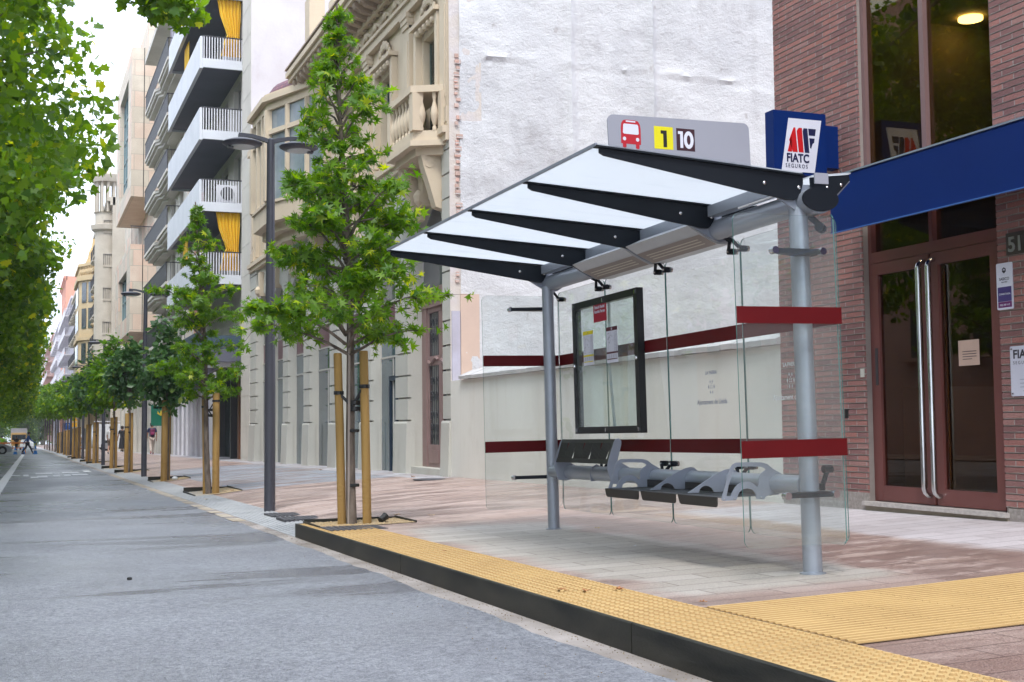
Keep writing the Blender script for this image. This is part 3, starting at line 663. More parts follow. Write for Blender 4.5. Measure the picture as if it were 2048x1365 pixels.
# information case on the back glass
FY0, FY1, FZ0, FZ1 = 2.30, 3.53, 0.80, 1.885
XF_ = 0.085
mb = MB()
mb.box(XF_, 0.14, FY0, FY0 + 0.06, FZ0, FZ1); mb.box(XF_, 0.14, FY1 - 0.06, FY1, FZ0, FZ1)
mb.box(XF_ + .002, 0.138, FY0 + 0.06, FY1 - 0.06, FZ0, FZ0 + 0.055); mb.box(XF_ + .002, 0.138, FY0 + 0.06, FY1 - 0.06, FZ1 - 0.055, FZ1)
case = mb.build('info_case', mat('black frame', (0.008, 0.009, 0.01), rough=0.35), sh)
mb = MB(); mb.box(XF_ + 0.012, XF_ + 0.016, FY0 + 0.061, FY1 - 0.061, FZ0 + 0.056, FZ1 - 0.056); mb.build('case_pane', glassmat('case glass', (0.9, 0.95, 0.93), (1, 1, 1), 0.0, 1.45, haze=0.05), case)
mb = MB()
for y in (FY0 + 0.03, (FY0 + FY1) / 2, FY1 - 0.03):
    for z in (FZ0 + 0.03, FZ1 - 0.03): mb.box(XF_ - 0.006, XF_, y - 0.008, y + 0.008, z - 0.014, z + 0.014)
for y in (FY0 + 0.03, FY1 - 0.03): mb.ball((XF_, y, 1.36), 0.016, 10)
mb.build('clip', M_chrome, case)
M_paper = mat('white paper', (0.66, 0.67, 0.76), rough=0.6); M_pyel = mat('yellow print', (0.72, 0.62, 0.02), rough=0.6); M_pred = mat('crimson print', (0.36, 0.005, 0.03), rough=0.5); M_ink = mat('black print', (0.03, 0.025, 0.035), rough=0.6); M_pbr = mat('maroon print', (0.09, 0.01, 0.025), rough=0.6); M_inkg = mat('grey line print', (0.32, 0.33, 0.4), rough=0.6)
def sheet(y0, y1, z0, z1, m, name, par, d=0.0):
    mb = MB(); x = XF_ + 0.008 - d; mb.box(x, x + 0.0008, y0, y1, z0, z1); return mb.build(name, m, par)
rn = random.Random(5)
def sticker_text(par, s, size, y, z, m): text(s, size, (XF_ + 0.006, y, z), (0, -1, 0), (0, 0, 1), m, 'lettering', par, 0.0009, 0.0002, 'CENTER')
red = sheet(2.86, 3.11, 1.69, 1.835, M_pred, 'notice', case)
sticker_text(red, 'Estació Renfe/', 0.034, 2.985, 1.797, M_paper); sticker_text(red, 'Rambla Ferran', 0.034, 2.985, 1.762, M_paper)
def timetable(y0, y1, z0, z1, mh, title):
    s = sheet(y0, y1, z0, z1, M_paper, 'timetable', case)
    sheet(y0, y1, z1 - 0.03, z1, mh, 'header', s, 0.001); H = z1 - z0
    sheet(y0, y1, z0 + H * 0.255, z0 + H * 0.305, mh if mh is M_pyel else M_pbr, 'band', s, 0.001)
    sheet(y0 + 0.01, y1 - 0.01, z0 + H * 0.09, z0 + H * 0.115, mh if mh is M_pyel else M_pbr, 'band', s, 0.001)
    sticker_text(s, title, 0.022, (y0 + y1) / 2, z1 - 0.023, M_ink if mh is M_pyel else M_paper)
    mb = MB(); x = XF_ + 0.0062
    for k in range(24):
        z = z1 - 0.045 - k * 0.0068
        for c, w in ((0.015, 0.022), (0.045, 0.012)):
            ww = w * (0.5 + rn.random() * 0.5); mb.box(x, x + 0.0004, y0 + c, y0 + c + ww, z, z + 0.0032)
    for k in range(14):
        ya = y0 + 0.07 + rn.random() * (y1 - y0 - 0.1); z = z0 + H * 0.34 + rn.random() * H * 0.5; mb.box(x, x + 0.0004, ya, ya + 0.012 + rn.random() * 0.012, z, z + 0.004)
    for k in range(4):
        ya = y0 + 0.02 + k * 0.042
        for q in range(4): mb.box(x, x + 0.0004, ya, ya + 0.02 + rn.random() * 0.01, z0 + H * (0.14 + q * 0.026), z0 + H * (0.14 + q * 0.026) + 0.0028)
    mb.build('timetable_text', M_inkg, s)
    mb = MB(); ya = y1 - 0.02; z = z0 + H * 0.36
    pts = [(y1 - 0.03, z), (y1 - 0.05, z + 0.05), (y1 - 0.045, z + 0.1), (y1 - 0.09, z + 0.14), (y1 - 0.1, z + 0.17)]
    for (a, b), (c, d) in zip(pts, pts[1:]): mb.add([(x, a, b), (x, a + 0.003, b), (x, c + 0.003, d), (x, c, d)], [(0, 1, 2, 3)])
    mb.build('route_map_line', M_inkg, s, fixn=False)
timetable(3.13, 3.33, 1.355, 1.634, M_pyel, '1'); timetable(2.67, 2.875, 1.35, 1.63, M_pbr, '10')
mb = MB(); mb.tube([(0.17, 2.97, 1.9), (0.175, 2.99, 1.7), (0.18, 3.03, 1.4), (0.18, 2.99, 1.1), (0.17, 2.93, 0.83)], 0.012, 8); mb.build('joint_strap', mat('pale strap', (0.55, 0.6, 0.65), rough=0.4), sh, smooth=True)
# route sign standing on the near rib
SG = [(-1.205, 2.34), (-1.21, 2.49)] + [(-1.175 - 0.035 * math.cos(R_(a)), 2.49 + 0.035 * math.sin(R_(a))) for a in (20, 45, 70, 90)] + [(-0.375 + 0.037 * math.sin(R_(a)), 2.49 + 0.037 * math.cos(R_(a))) for a in (0, 20, 45, 70)] + [(-0.338, 2.49), (-0.335, 2.276)]
mb = MB(); mb.prism(SG, 1, -0.058, -0.050); sg = mb.build('route_sign', M_signg, sh)
ysn = -0.0588
M_busr = mat('bus red', (0.46, 0.005, 0.018), rough=0.5); M_wh = mat('white film', (0.68, 0.70, 0.8), rough=0.5)
def sq(poly, m, name, d=0.0, par=sg):
    mb = MB(); mb.prism(poly, 1, ysn - d, ysn - d + 0.0005); return mb.build(name, m, par)
bx, bz = -1.073, 2.425
def bp(l): return [(bx + u * 0.118, bz + v * 0.15 - (u) * 0.004) for u, v in l]
sq(bp([(-.5, -.38), (-.5, .2), (-.47, .36), (-.38, .47), (-.2, .5), (.2, .5), (.38, .47), (.47, .36), (.5, .2), (.5, -.38), (.42, -.38), (.42, -.5), (.38, -.55), (.28, -.55), (.24, -.5), (.24, -.38), (-.24, -.38), (-.24, -.5), (-.28, -.55), (-.38, -.55), (-.42, -.5), (-.42, -.38)]), M_busr, 'bus_symbol')
sq(bp([(-.4, .02), (-.38, .3), (-.34, .35), (.34, .35), (.38, .3), (.4, .02), (.35, -.02), (-.35, -.02)]), M_wh, 'bus_symbol_window', 0.0006)
sq(bp([(-.24, .42), (-.24, .47), (.24, .47), (.24, .42)]), M_wh, 'bus_symbol_window', 0.0006)
for u in (-.33, .33): sq(bp([(u + .085 * math.cos(R_(a)), -.2 + .07 * math.sin(R_(a))) for a in range(0, 360, 30)]), M_wh, 'bus_symbol_lamp', 0.0006)
M_y1 = mat('route yellow', (0.75, 0.68, 0.0), rough=0.5); M_b10 = mat('route maroon', (0.035, 0.004, 0.012), rough=0.5); M_blk = mat('route black', (0.006, 0.006, 0.006), rough=0.5)
y1p = sq([(-0.933, 2.352), (-0.933, 2.477), (-0.818, 2.475), (-0.818, 2.35)], M_y1, 'route_tile')
b1p = sq([(-0.797, 2.350), (-0.797, 2.473), (-0.684, 2.471), (-0.684, 2.348)], M_b10, 'route_tile')
sq([(-0.893, 2.455), (-0.856, 2.455), (-0.856, 2.362), (-0.878, 2.362), (-0.878, 2.436), (-0.893, 2.436)], M_blk, 'numeral', 0.0006, y1p)
sq([(-0.787, 2.457), (-0.757, 2.456), (-0.757, 2.364), (-0.774, 2.364), (-0.774, 2.441), (-0.787, 2.441)], M_wh, 'numeral', 0.0006, b1p)
mb = MB(); el = lambda a, b: [(-0.722 + a * math.cos(k * math.pi / 12), 2.41 + b * math.sin(k * math.pi / 12)) for k in range(24)]
mb.ring_plate(el(0.03, 0.049), el(0.0115, 0.027), 1, ysn - 0.0006, ysn - 0.0001); mb.build('numeral', M_wh, b1p)
# ------------------------------------------------------------------ buildings
XF = 6.85
def brick_mat(name, c1, c2, cm, bw=0.27, rh=0.062, ms=0.006, swap=True, offs=0.5, bumpd=0.006):
    m, nt, o = newmat(name); L = nt.links.new
    g = N(nt, 'NewGeometry'); s = N(nt, 'SeparateXYZ'); L(g.outputs['Position'], s.inputs[0]); cb = N(nt, 'CombineXYZ')
    # walls facing the street use (y,z); walls facing along the street use (x,z)
    nn = N(nt, 'SeparateXYZ'); L(g.outputs['True Normal'], nn.inputs[0]); ax = mth(nt, 'ABSOLUTE', nn.outputs[0]); isx = smooth(nt, ax, 0.4, 0.6)
    hy = mth(nt, 'ADD', mth(nt, 'MULTIPLY', isx, s.outputs[1]), mth(nt, 'MULTIPLY', mth(nt, 'SUBTRACT', 1.0, isx), s.outputs[0]))
    L(hy, cb.inputs[0]); L(s.outputs[2], cb.inputs[1])
    br = N(nt, 'TexBrick'); br.offset = offs; br.inputs['Scale'].default_value = 1.0
    br.inputs['Brick Width'].default_value = bw; br.inputs['Row Height'].default_value = rh; br.inputs['Mortar Size'].default_value = ms
    br.inputs['Mortar Smooth'].default_value = 0.25; br.inputs['Bias'].default_value = 0.0
    br.inputs['Color1'].default_value = (0, 0, 0, 1); br.inputs['Color2'].default_value = (1, 1, 1, 1); br.inputs['Mortar'].default_value = (0.5, 0.5, 0.5, 1)
    wv = noise(nt, g.outputs['Position'], 7, 3); wadd = N(nt, 'VectorMath'); wadd.operation = 'ADD'; L(cb.outputs[0], wadd.inputs[0])
    wc = N(nt, 'CombineXYZ'); L(mth(nt, 'MULTIPLY', mth(nt, 'SUBTRACT', wv, 0.5), 0.012), wc.inputs[1]); L(wc.outputs[0], wadd.inputs[1]); L(wadd.outputs[0], br.inputs['Vector'])
    bw_ = N(nt, 'SeparateColor'); L(br.outputs['Color'], bw_.inputs[0])
    rr = N(nt, 'ValToRGB'); e = rr.color_ramp.elements; e[0].color = c4(c1); e[1].color = c4(c2)
    m1 = rr.color_ramp.elements.new(0.35); m1.color = c4(tuple(a * 0.75 + b * 0.25 for a, b in zip(c1, c2)))
    m2 = rr.color_ramp.elements.new(0.8); m2.color = (c2[0] * 1.1, c2[1] * 0.82, c2[2] * 0.75, 1)
    L(bw_.outputs[0], rr.inputs[0])
    spk = smooth(nt, noise(nt, g.outputs['Position'], 90, 3, rough=0.7), 0.35, 0.7)
    c = mixc(nt, mth(nt, 'MULTIPLY', spk, 0.35), rr.outputs[0], tuple(x * 0.55 for x in c1))
    big = smooth(nt, noise(nt, g.outputs['Position'], 1.1, 5), 0.4, 0.75); c = mixc(nt, mth(nt, 'MULTIPLY', big, 0.3), c, tuple(min(1, x * 1.25 + 0.03) for x in c2))
    c = mixc(nt, br.outputs['Fac'], c, cm)
    p = N(nt, 'BsdfPrincipled', Roughness=0.82); L(c, p.inputs['Base Color'])
    b = N(nt, 'Bump', Strength=0.9, Distance=bumpd); L(mth(nt, 'SUBTRACT', mth(nt, 'MULTIPLY', spk, 0.25), br.outputs['Fac']), b.inputs['Height']); L(b.outputs[0], p.inputs['Normal'])
    L(p.outputs[0], o.inputs[0]); return m
M_brick = brick_mat('red roman brick', (0.20, 0.088, 0.082), (0.34, 0.18, 0.158), (0.37, 0.31, 0.28), 0.235, 0.0505, 0.0055, bumpd=0.012)
M_brick2 = brick_mat('orange brick infill', (0.40, 0.15, 0.10), (0.5, 0.22, 0.15), (0.5, 0.38, 0.32), 0.26, 0.075, 0.01)
def plaster(name, c, c2, scale=0.6, bump=0.4, bscale=14, stain=None, fine=60, streak=None):
    m, nt, o = newmat(name); L = nt.links.new; g = N(nt, 'NewGeometry'); P = g.outputs['Position']
    a = smooth(nt, noise(nt, P, scale, 7, rough=0.6), 0.35, 0.7); cc = mixc(nt, a, c, c2)
    if stain:
        s = smooth(nt, noise(nt, P, 1.7, 8, ms=(1, 1, 0.35), rough=0.65), 0.56, 0.74); cc = mixc(nt, mth(nt, 'MULTIPLY', s, 0.45), cc, stain)
    if streak:
        s = smooth(nt, noise(nt, P, 3.5, 4, ms=(1, 1, 0.06)), 0.55, 0.75); cc = mixc(nt, mth(nt, 'MULTIPLY', s, 0.3), cc, streak)
    p = N(nt, 'BsdfPrincipled', Roughness=0.85); L(cc, p.inputs['Base Color'])
    h = mth(nt, 'ADD', noise(nt, P, bscale, 6, rough=0.65), mth(nt, 'MULTIPLY', noise(nt, P, fine, 3), 0.25))
    b = N(nt, 'Bump', Strength=bump, Distance=0.03); L(h, b.inputs['Height']); L(b.outputs[0], p.inputs['Normal']); L(p.outputs[0], o.inputs[0]); return m
def party_mat():
    """rough sprayed plaster: dragged trowel strokes and ledges"""
    m, nt, o = newmat('rough white plaster'); L = nt.links.new; g = N(nt, 'NewGeometry'); P = g.outputs['Position']
    a = smooth(nt, noise(nt, P, 0.8, 7, rough=0.6), 0.35, 0.7); cc = mixc(nt, a, (0.72, 0.725, 0.735), (0.60, 0.605, 0.62))
    s = smooth(nt, noise(nt, P, 0.9, 9, ms=(1, 1, 0.6), rough=0.72), 0.54, 0.72); cc = mixc(nt, mth(nt, 'MULTIPLY', s, 0.5), cc, (0.40, 0.385, 0.39))
    s2 = smooth(nt, noise(nt, P, 5, 6, ms=(1, 1, 0.5)), 0.66, 0.74); cc = mixc(nt, mth(nt, 'MULTIPLY', s2, 0.4), cc, (0.3, 0.25, 0.22))
    s3 = smooth(nt, noise(nt, P, 2.4, 6, ms=(1, 1, 0.07), rough=0.6), 0.55, 0.72); cc = mixc(nt, mth(nt, 'MULTIPLY', s3, 0.22), cc, (0.42, 0.41, 0.41))
    p = N(nt, 'BsdfPrincipled', Roughness=0.9); L(cc, p.inputs['Base Color'])
    h1 = noise(nt, P, 4.5, 9, ms=(1, 1, 1.35), rough=0.74); h2 = noise(nt, P, 9, 8, ms=(1, 1, 1.2), rough=0.8); h3 = noise(nt, P, 0.8, 4, ms=(0.7, 1, 1.3))
    h = mth(nt, 'ADD', mth(nt, 'ADD', h1, mth(nt, 'MULTIPLY', h2, 0.8)), mth(nt, 'MULTIPLY', h3, 0.4))
    b = N(nt, 'Bump', Strength=0.75, Distance=0.05); L(h, b.inputs['Height']); L(b.outputs[0], p.inputs['Normal']); L(p.outputs[0], o.inputs[0]); return m
M_party = party_mat()
M_party2 = plaster('streaked party wall', (0.58, 0.55, 0.57), (0.50, 0.46, 0.47), 0.5, 0.25, 6, stain=(0.42, 0.36, 0.36))
M_creamw = plaster('cream painted wall', (0.69, 0.675, 0.62), (0.62, 0.605, 0.555), 0.5, 0.12, 9, stain=(0.5, 0.46, 0.38), streak=(0.5, 0.42, 0.33))
M_stoneg = plaster('grey green stone render', (0.49, 0.48, 0.43), (0.43, 0.425, 0.385), 0.7, 0.18, 12, stain=(0.36, 0.34, 0.3), streak=(0.36, 0.32, 0.27))
M_stoney = plaster('warm stone', (0.60, 0.50, 0.37), (0.53, 0.44, 0.325), 0.6, 0.2, 14, stain=(0.36, 0.29, 0.22), streak=(0.42, 0.33, 0.24))
M_cornice = plaster('weathered cornice', (0.42, 0.33, 0.25), (0.30, 0.23, 0.18), 1.4, 0.3, 18, stain=(0.14, 0.11, 0.09))
M_concr = plaster('pale concrete', (0.60, 0.57, 0.51), (0.52, 0.49, 0.44), 0.6, 0.15, 12, stain=(0.4, 0.37, 0.33))
M_sand = brick_mat('sandstone slabs', (0.58, 0.51, 0.41), (0.66, 0.60, 0.50), (0.46, 0.40, 0.33), 1.6, 0.9, 0.02, bumpd=0.004)
M_whitep = mat('white parapet paint', (0.66, 0.68, 0.72), (0.58, 0.60, 0.645), rough=0.7, scale=1.2, coords='World', detail=8)
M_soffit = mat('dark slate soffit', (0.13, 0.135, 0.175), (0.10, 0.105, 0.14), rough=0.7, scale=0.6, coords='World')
M_rail = mat('dark iron rail', (0.03, 0.03, 0.035), rough=0.5)
M_railw = mat('white rail', (0.7, 0.7, 0.74), rough=0.45)
M_win = windowmat('dark window glass'); M_winb = windowmat('blue shop glass', (0.03, 0.055, 0.075), (0.10, 0.15, 0.18), 0.6)
M_fr = mat('pale window frame', (0.5, 0.48, 0.44), rough=0.5); M_frd = mat('dark window frame', (0.05, 0.05, 0.055), rough=0.4)
M_door = mat('brown red aluminium', (0.155, 0.052, 0.045), (0.13, 0.043, 0.038), rough=0.36, scale=2, coat=0.1)
M_blue = mat('navy enamel', (0.0008, 0.015, 0.105), (0.001, 0.018, 0.12), rough=0.55, scale=1.5, coords='World', spec=0.12)

def wall_x(mb, x, y0, y1, z0, z1, holes, dep=0.3, arch=()):
    """street wall in the plane x facing -x with real openings (ya,yb,za,zb) and reveals; arch: set of hole indices with a round head"""
    ys = sorted({y0, y1} | {h[0] for h in holes} | {h[1] for h in holes}); zs = sorted({z0, z1} | {h[2] for h in holes} | {h[3] for h in holes})
    for ya, yb in zip(ys, ys[1:]):
        for za, zb in zip(zs, zs[1:]):
            cy, cz = (ya + yb) / 2, (za + zb) / 2
            if any(h[0] < cy < h[1] and h[2] < cz < h[3] for h in holes): continue
            mb.quad((x, ya, za), (x, yb, za), (x, yb, zb), (x, ya, zb))
    for k, h in enumerate(holes):
        ya, yb, za, zb = h; X = x + dep
        if k in arch:
            r = (yb - ya) / 2; cy = (ya + yb) / 2; zc = zb - r; n = 12
            pts = [(cy + r * math.cos(math.pi * i / n), zc + r * math.sin(math.pi * i / n)) for i in range(n + 1)]
            for (p, q), (p2, q2) in zip(pts, pts[1:]):
                mb.quad((x, p, q), (x, p2, q2), (x, p2, zb), (x, p, zb)); mb.quad((x, p, q), (x, p2, q2), (X, p2, q2), (X, p, q))
            zt = zc
        else:
            zt = zb; mb.quad((x, ya, zb), (x, yb, zb), (X, yb, zb), (X, ya, zb))
        mb.quad((x, ya, za), (X, ya, za), (X, ya, zt), (x, ya, zt)); mb.quad((x, yb, za), (x, yb, zt), (X, yb, zt), (X, yb, za)); mb.quad((x, ya, za), (x, yb, za), (X, yb, za), (X, ya, za))
def window(par, x, ya, yb, za, zb, fm=None, gm=None, t=0.05, muls=1, bars=(), name='window', shutter=None, label=None):
    """frame mesh with a pane child, set at depth x"""
    mb = MB(); fm = fm or M_fr; gm = gm or M_win
    mb.box(x, x + 0.05, ya, ya + t, za, zb); mb.box(x, x + 0.05, yb - t, yb, za, zb)
    mb.box(x + .002, x + 0.048, ya + t, yb - t, za, za + t); mb.box(x + .002, x + 0.048, ya + t, yb - t, zb - t, zb)
    for k in range(muls): c = ya + (yb - ya) * (k + 1) / (muls + 1); mb.box(x + .004, x + .045, c - t * .4, c + t * .4, za + t, zb - t)
    for b in bars: mb.box(x + .005, x + .043, ya + t, yb - t, b - t * .4, b + t * .4)
    w = mb.build(name, fm, par)
    if label: w['label'] = label
    mb = MB(); mb.box(x + 0.02, x + 0.026, ya + t * .5, yb - t * .5, za + t * .5, zb - t * .5); mb.build('pane', gm, w)
    return w
def balusters(mb, pts, z0, h, r, seg=8, rail=0.07, n_=None):
    prof = [(.5, 0), (.5, .08), (.32, .12), (.55, .2), (.95, .36), (1, .45), (.8, .58), (.4, .74), (.35, .8), (.55, .88), (.55, 1)]
    for x, y in pts: mb.lathe([(r * a, h * b) for a, b in prof], (x, y, z0), seg)

# ===== red brick office building
bb = thing('brick_office_building', 'red brick office building with blue fascia and brown glazed entrance at the right', 'building')
TH = -0.70
mb = MB()
wall_x(mb, XF, -4.0, 10.31, -1.2, 14.0, [(7.40, 9.02, TH - 0.02, 12.0)], 0.16)
mb.quad((XF, 10.31, -1.2), (XF + 12, 10.31, -1.2), (XF + 12, 10.31, 14), (XF, 10.31, 14))
mb.build('wall', mat('raked mortar', (0.30, 0.26, 0.23), (0.24, 0.2, 0.18), rough=.9, scale=5, coords='World'), bb)
mb = MB(); z = -0.66
while z < 9.5:
    for a, b in ((-4.0, 7.398), (9.022, 10.312)): mb.box(XF - .011, XF + .02, a, b, z + .004, z + .0455)
    z += .0505
mb.build('brick_courses', M_brick, bb)
mb = MB(); mb.box(XF - .011, XF + 12, 10.313, 10.33, -1.2, 14); mb.build('side_wall', M_brick, bb)
mb = MB(); mb.box(XF - 0.015, XF - 0.001, 9.02, 10.325, -1.3, -0.63); mb.box(XF - 0.015, XF - 0.001, -4, 7.37, -1.3, -0.665)
mb.build('plinth', mat('granite plinth', (0.35, 0.31, 0.28), (0.22, 0.19, 0.17), rough=0.7, scale=40, bump=0.2, coords='World'), bb)
mb = MB(); mb.box(XF - 0.06, XF + 0.2, 7.36, 9.06, TH - 0.035, TH); mb.build('threshold', mat('threshold stone', (0.5, 0.46, 0.42), (0.36, 0.32, 0.3), rough=0.5, scale=30, coords='World'), bb)
mb = MB(); mb.box(XF - 0.03, XF + 0.19, 7.37, 9.05, -1.2, TH - 0.036); mb.build('step_riser', mat('step riser', (0.22, 0.19, 0.14), (0.3, 0.26, 0.2), rough=0.8, scale=6, coords='World'), bb)
xd = XF + 0.05
# fixed frame round doors and transom
mb = MB(); mb.box(xd, xd + .1, 8.975, 9.018, TH, 1.95); mb.box(xd, xd + .1, 7.402, 7.445, TH, 1.95); mb.box(xd - .006, xd + .096, 7.445, 8.975, 1.36, 1.455)
mb.box(xd + .002, xd + .098, 8.19, 8.23, 1.455, 1.95)
mb.build('door_surround', M_door, bb)
M_amber = glassmat('amber tinted glass', (0.66, 0.54, 0.27), (0.95, 0.88, 0.7), 0.0, 1.6)
M_dgl = glassmat('smoked door glass', (0.66, 0.54, 0.40), (0.9, 0.85, 0.78), 0.0, 1.55)
mb = MB(); mb.box(xd + .05, xd + .056, 7.445, 8.19, 1.456, 1.95); mb.box(xd + .05, xd + .056, 8.23, 8.975, 1.456, 1.95); mb.build('transom_pane', M_amber, bb)
for ya, yb, far in ((8.235, 8.97, True), (7.45, 8.205, False)):
    mb = MB(); zt, zb_ = 1.355, TH + 0.008; f = 0.085; x0 = xd - 0.012
    mb.box(x0, x0 + .055, ya, ya + f, zb_, zt); mb.box(x0, x0 + .055, yb - f, yb, zb_, zt); mb.box(x0 + .001, x0 + .054, ya + f, yb - f, zb_, zb_ + 0.13); mb.box(x0 + .001, x0 + .054, ya + f, yb - f, zt - 0.10, zt)
    dr = mb.build('door', M_door, bb)
    mb = MB(); mb.box(x0 + .025, x0 + .031, ya + f, yb - f, zb_ + .13, zt - .1); mb.build('pane', M_dgl, dr)
    hy = ya + 0.045 if far else yb - 0.045
    hx = x0 - 0.07; mb = MB()
    P = [(x0, hy, 1.30)] + [(x0 - 0.07 * math.sin(R_(a)), hy, 1.30 - 0.06 + 0.06 * math.cos(R_(a))) for a in (30, 60, 90)] + [(hx, hy, -0.50)] + [(x0 - 0.07 * math.cos(R_(a)), hy, -0.56 - 0.06 * math.sin(R_(a))) for a in (0, 30, 60, 85)]
    P[-1] = (x0, hy, -0.62); mb.tube(P, 0.021, 14); mb.build('handle', M_chrome, dr, smooth=True)
    mb = MB(); P2 = [(x0 + .05, hy, 1.24), (x0 + .1, hy, 1.2), (x0 + .1, hy, -.5), (x0 + .05, hy, -.56)]; mb.tube(P2, 0.018, 10); mb.build('inner_handle', mat('brass handle', (0.35, 0.22, 0.08), rough=0.25, metal=1), dr, smooth=True)
    if far:
        mb = MB(); mb.box(x0 - .008, x0, yb - 0.06, yb - 0.03, 0.30, 0.62); mb.build('lock_plate', M_frd, dr)
    else:
        mb = MB(); mb.box(x0 + 0.018, x0 + .022, 7.70, 7.93, 0.42, 0.62); nb = mb.build('paper_notice', mat('beige paper', (0.55, 0.38, 0.30), rough=0.7), dr)
        for k in range(0): text(''[: 22 - 4 * (k == 3)], 0.0145, (x0 + .0175, 7.895, 0.545 - k * 0.022), (0, -1, 0), (0, 0, 1), M_ink, 'lettering', nb, 0.0, 0.0001) if k == 0 else None
        for k in range(4): mb = MB(); mb.box(x0 + .0168, x0 + .0175, 7.73 + 0.05 * (k == 3), 7.885, 0.528 - k * 0.02, 0.533 - k * 0.02); mb.build('printed_line', M_ink, nb)
        pass
# tall upper window
mb = MB(); xw = XF + 0.07
mb.box(xw - .04, xw + .04, 8.975, 9.018, 1.96, 12); mb.box(xw - .04, xw + .04, 7.402, 7.445, 1.96, 12); mb.box(xw - .045, xw + .035, 8.19, 8.245, 1.96, 12)
wf = mb.build('window', mat('dusty rose frame', (0.21, 0.125, 0.12), (0.17, 0.10, 0.095), rough=0.45, scale=2), bb)
mb = MB(); mb.box(xw, xw + .006, 7.445, 8.19, 1.96, 12); mb.box(xw, xw + .006, 8.245, 8.975, 1.96, 12); mb.build('pane', M_amber, wf)
# interior seen through the glass: lobby and upper room with a round ceiling lamp
M_int = mat('olive interior wall', (0.28, 0.21, 0.075), (0.2, 0.15, 0.055), rough=0.8, scale=1.2)
mb = MB(); mb.box(XF + 3.4, XF + 3.45, 4, 10.2, -0.7, 8); mb.box(XF + 0.3, XF + 3.4, 10.15, 10.2, -.7, 8); mb.box(XF + .3, XF + 3.4, 5.0, 5.05, -.7, 8); mb.box(XF + 0.17, XF + 3.4, 5.05, 10.15, -0.75, -0.70)
mb.box(XF + 0.17, XF + 3.4, 5.05, 10.15, 1.97, 2.1); mb.box(XF + 0.17, XF + 3.4, 5.05, 10.15, 4.06, 4.2); mb.box(XF + 0.18, XF + 3.4, 5.05, 10.15, 11.8, 12)
mb.build('interior', M_int, bb)
mb = MB(); mb.box(XF + 1.0, XF + 2.2, 9.2, 9.8, -.7, 0.3); mb.box(XF + 1.2, XF + 1.9, 7.3, 7.9, -.7, 0.1); mb.build('reception_desk', mat('pale desk', (0.4, 0.38, 0.36), rough=0.5), bb)
mb = MB(); mb.lathe([(0.0, 0), (0.12, 0), (0.12, 0.03), (0, 0.03)], (8.86, 9.84, 4.02), 24); mb.build('ceiling_lamp', emit('warm lamp', (1, 0.97, 0.9), 6.0), bb)
# long blue fascia
mb = MB(); P = [(6.35, 1.58), (6.35, 2.035), (6.365, 2.05), (XF, 2.05), (XF, 1.70), (6.40, 1.585)]
mb.prism(P, 1, 8.79, -3.5); fa = mb.build('fascia', M_blue, bb)
mb = MB(); mb.box(6.343, 6.37, -3.5, 8.792, 2.05, 2.064); mb.build('edge_trim', mat('bright trim', (0.45, 0.5, 0.65), rough=0.25, metal=0.6), fa)
mb = MB(); mb.box(6.343, 6.372, -3.5, 8.792, 1.572, 1.580); mb.build('edge_trim', mat('blue trim', (0.08, 0.2, 0.55), rough=0.25, metal=0.3), fa)
# number plate 51, alarm sign, company plaque
mb = MB(); mb.box(XF - .025, XF - .011, 7.06, 7.29, 1.215, 1.38); pl = mb.build('number_plate', mat('bronze plate', (0.055, 0.045, 0.038), rough=0.5), bb)
text('51', 0.155, (XF - .0255, 7.27, 1.24), (0, -1, 0), (0, 0, 1), mat('pewter', (0.42, 0.42, 0.44), rough=0.35, metal=0.7), 'numeral', pl, 0.003, 0.006)
mb = MB(); mb.prism(rrect(7.245, 7.405, 0.815, 1.165, 0.012), 0, XF - .021, XF - .011); al = mb.build('alarm_sign', M_paper, bb)
M_viol = mat('violet print', (0.06, 0.04, 0.17), rough=0.4)
mb = MB(); mb.box(XF - .0218, XF - .021, 7.255, 7.395, 0.875, 0.985); mb.build('violet_band', M_viol, al); mb = MB(); mb.box(XF - .0218, XF - .021, 7.255, 7.395, 0.83, 0.873); mb.build('violet_band', mat('plum print', (0.15, 0.02, 0.13), rough=0.4), al)
text('SABICO', 0.030, (XF - .022, 7.325, 1.035), (0, -1, 0), (0, 0, 1), M_ink, 'lettering', al, 0.0004, 0.0002, 'CENTER'); text('seguridad', 0.016, (XF - .022, 7.325, 1.017), (0, -1, 0), (0, 0, 1), M_ink, 'lettering', al, 0.0002, 0.0002, 'CENTER')
text('CONECTADA', 0.019, (XF - .0225, 7.325, 0.925), (0, -1, 0), (0, 0, 1), M_paper, 'lettering', al, 0.0003, 0.0002, 'CENTER'); text('902 787 117', 0.02, (XF - .0225, 7.325, 0.843), (0, -1, 0), (0, 0, 1), M_paper, 'lettering', al, 0.0004, 0.0002, 'CENTER')
mb = MB(); hx_ = [(0, .022), (.019, .011), (.019, -.011), (0, -.022), (-.019, -.011), (-.019, .011)]
mb.ring_plate([(7.325 + u, 1.11 + v) for u, v in hx_], [(7.325 + u * .55, 1.11 + v * .55) for u, v in hx_], 0, XF - .0225, XF - .0215); mb.box(XF - .0226, XF - .0215, 7.317, 7.333, 1.088, 1.108); mb.build('hexagon_mark', M_ink, al)
mb = MB(); mb.prism(rrect(6.55, 7.29, 0.165, 0.535, 0.01), 0, XF - .024, XF - .0115); cp = mb.build('company_plaque', mat('pale plaque', (0.6, 0.6, 0.68), rough=0.3), bb)
text('FIATC', 0.088, (XF - .0245, 7.262, 0.445), (0, -1, 0), (0, 0, 1), M_ink, 'lettering', cp, 0.0028, 0.0003, sx=1.05); text('SEGUROS', 0.034, (XF - .0245, 7.262, 0.40), (0, -1, 0), (0, 0, 1), M_ink, 'lettering', cp, 0, 0.0002, spacing=1.5)
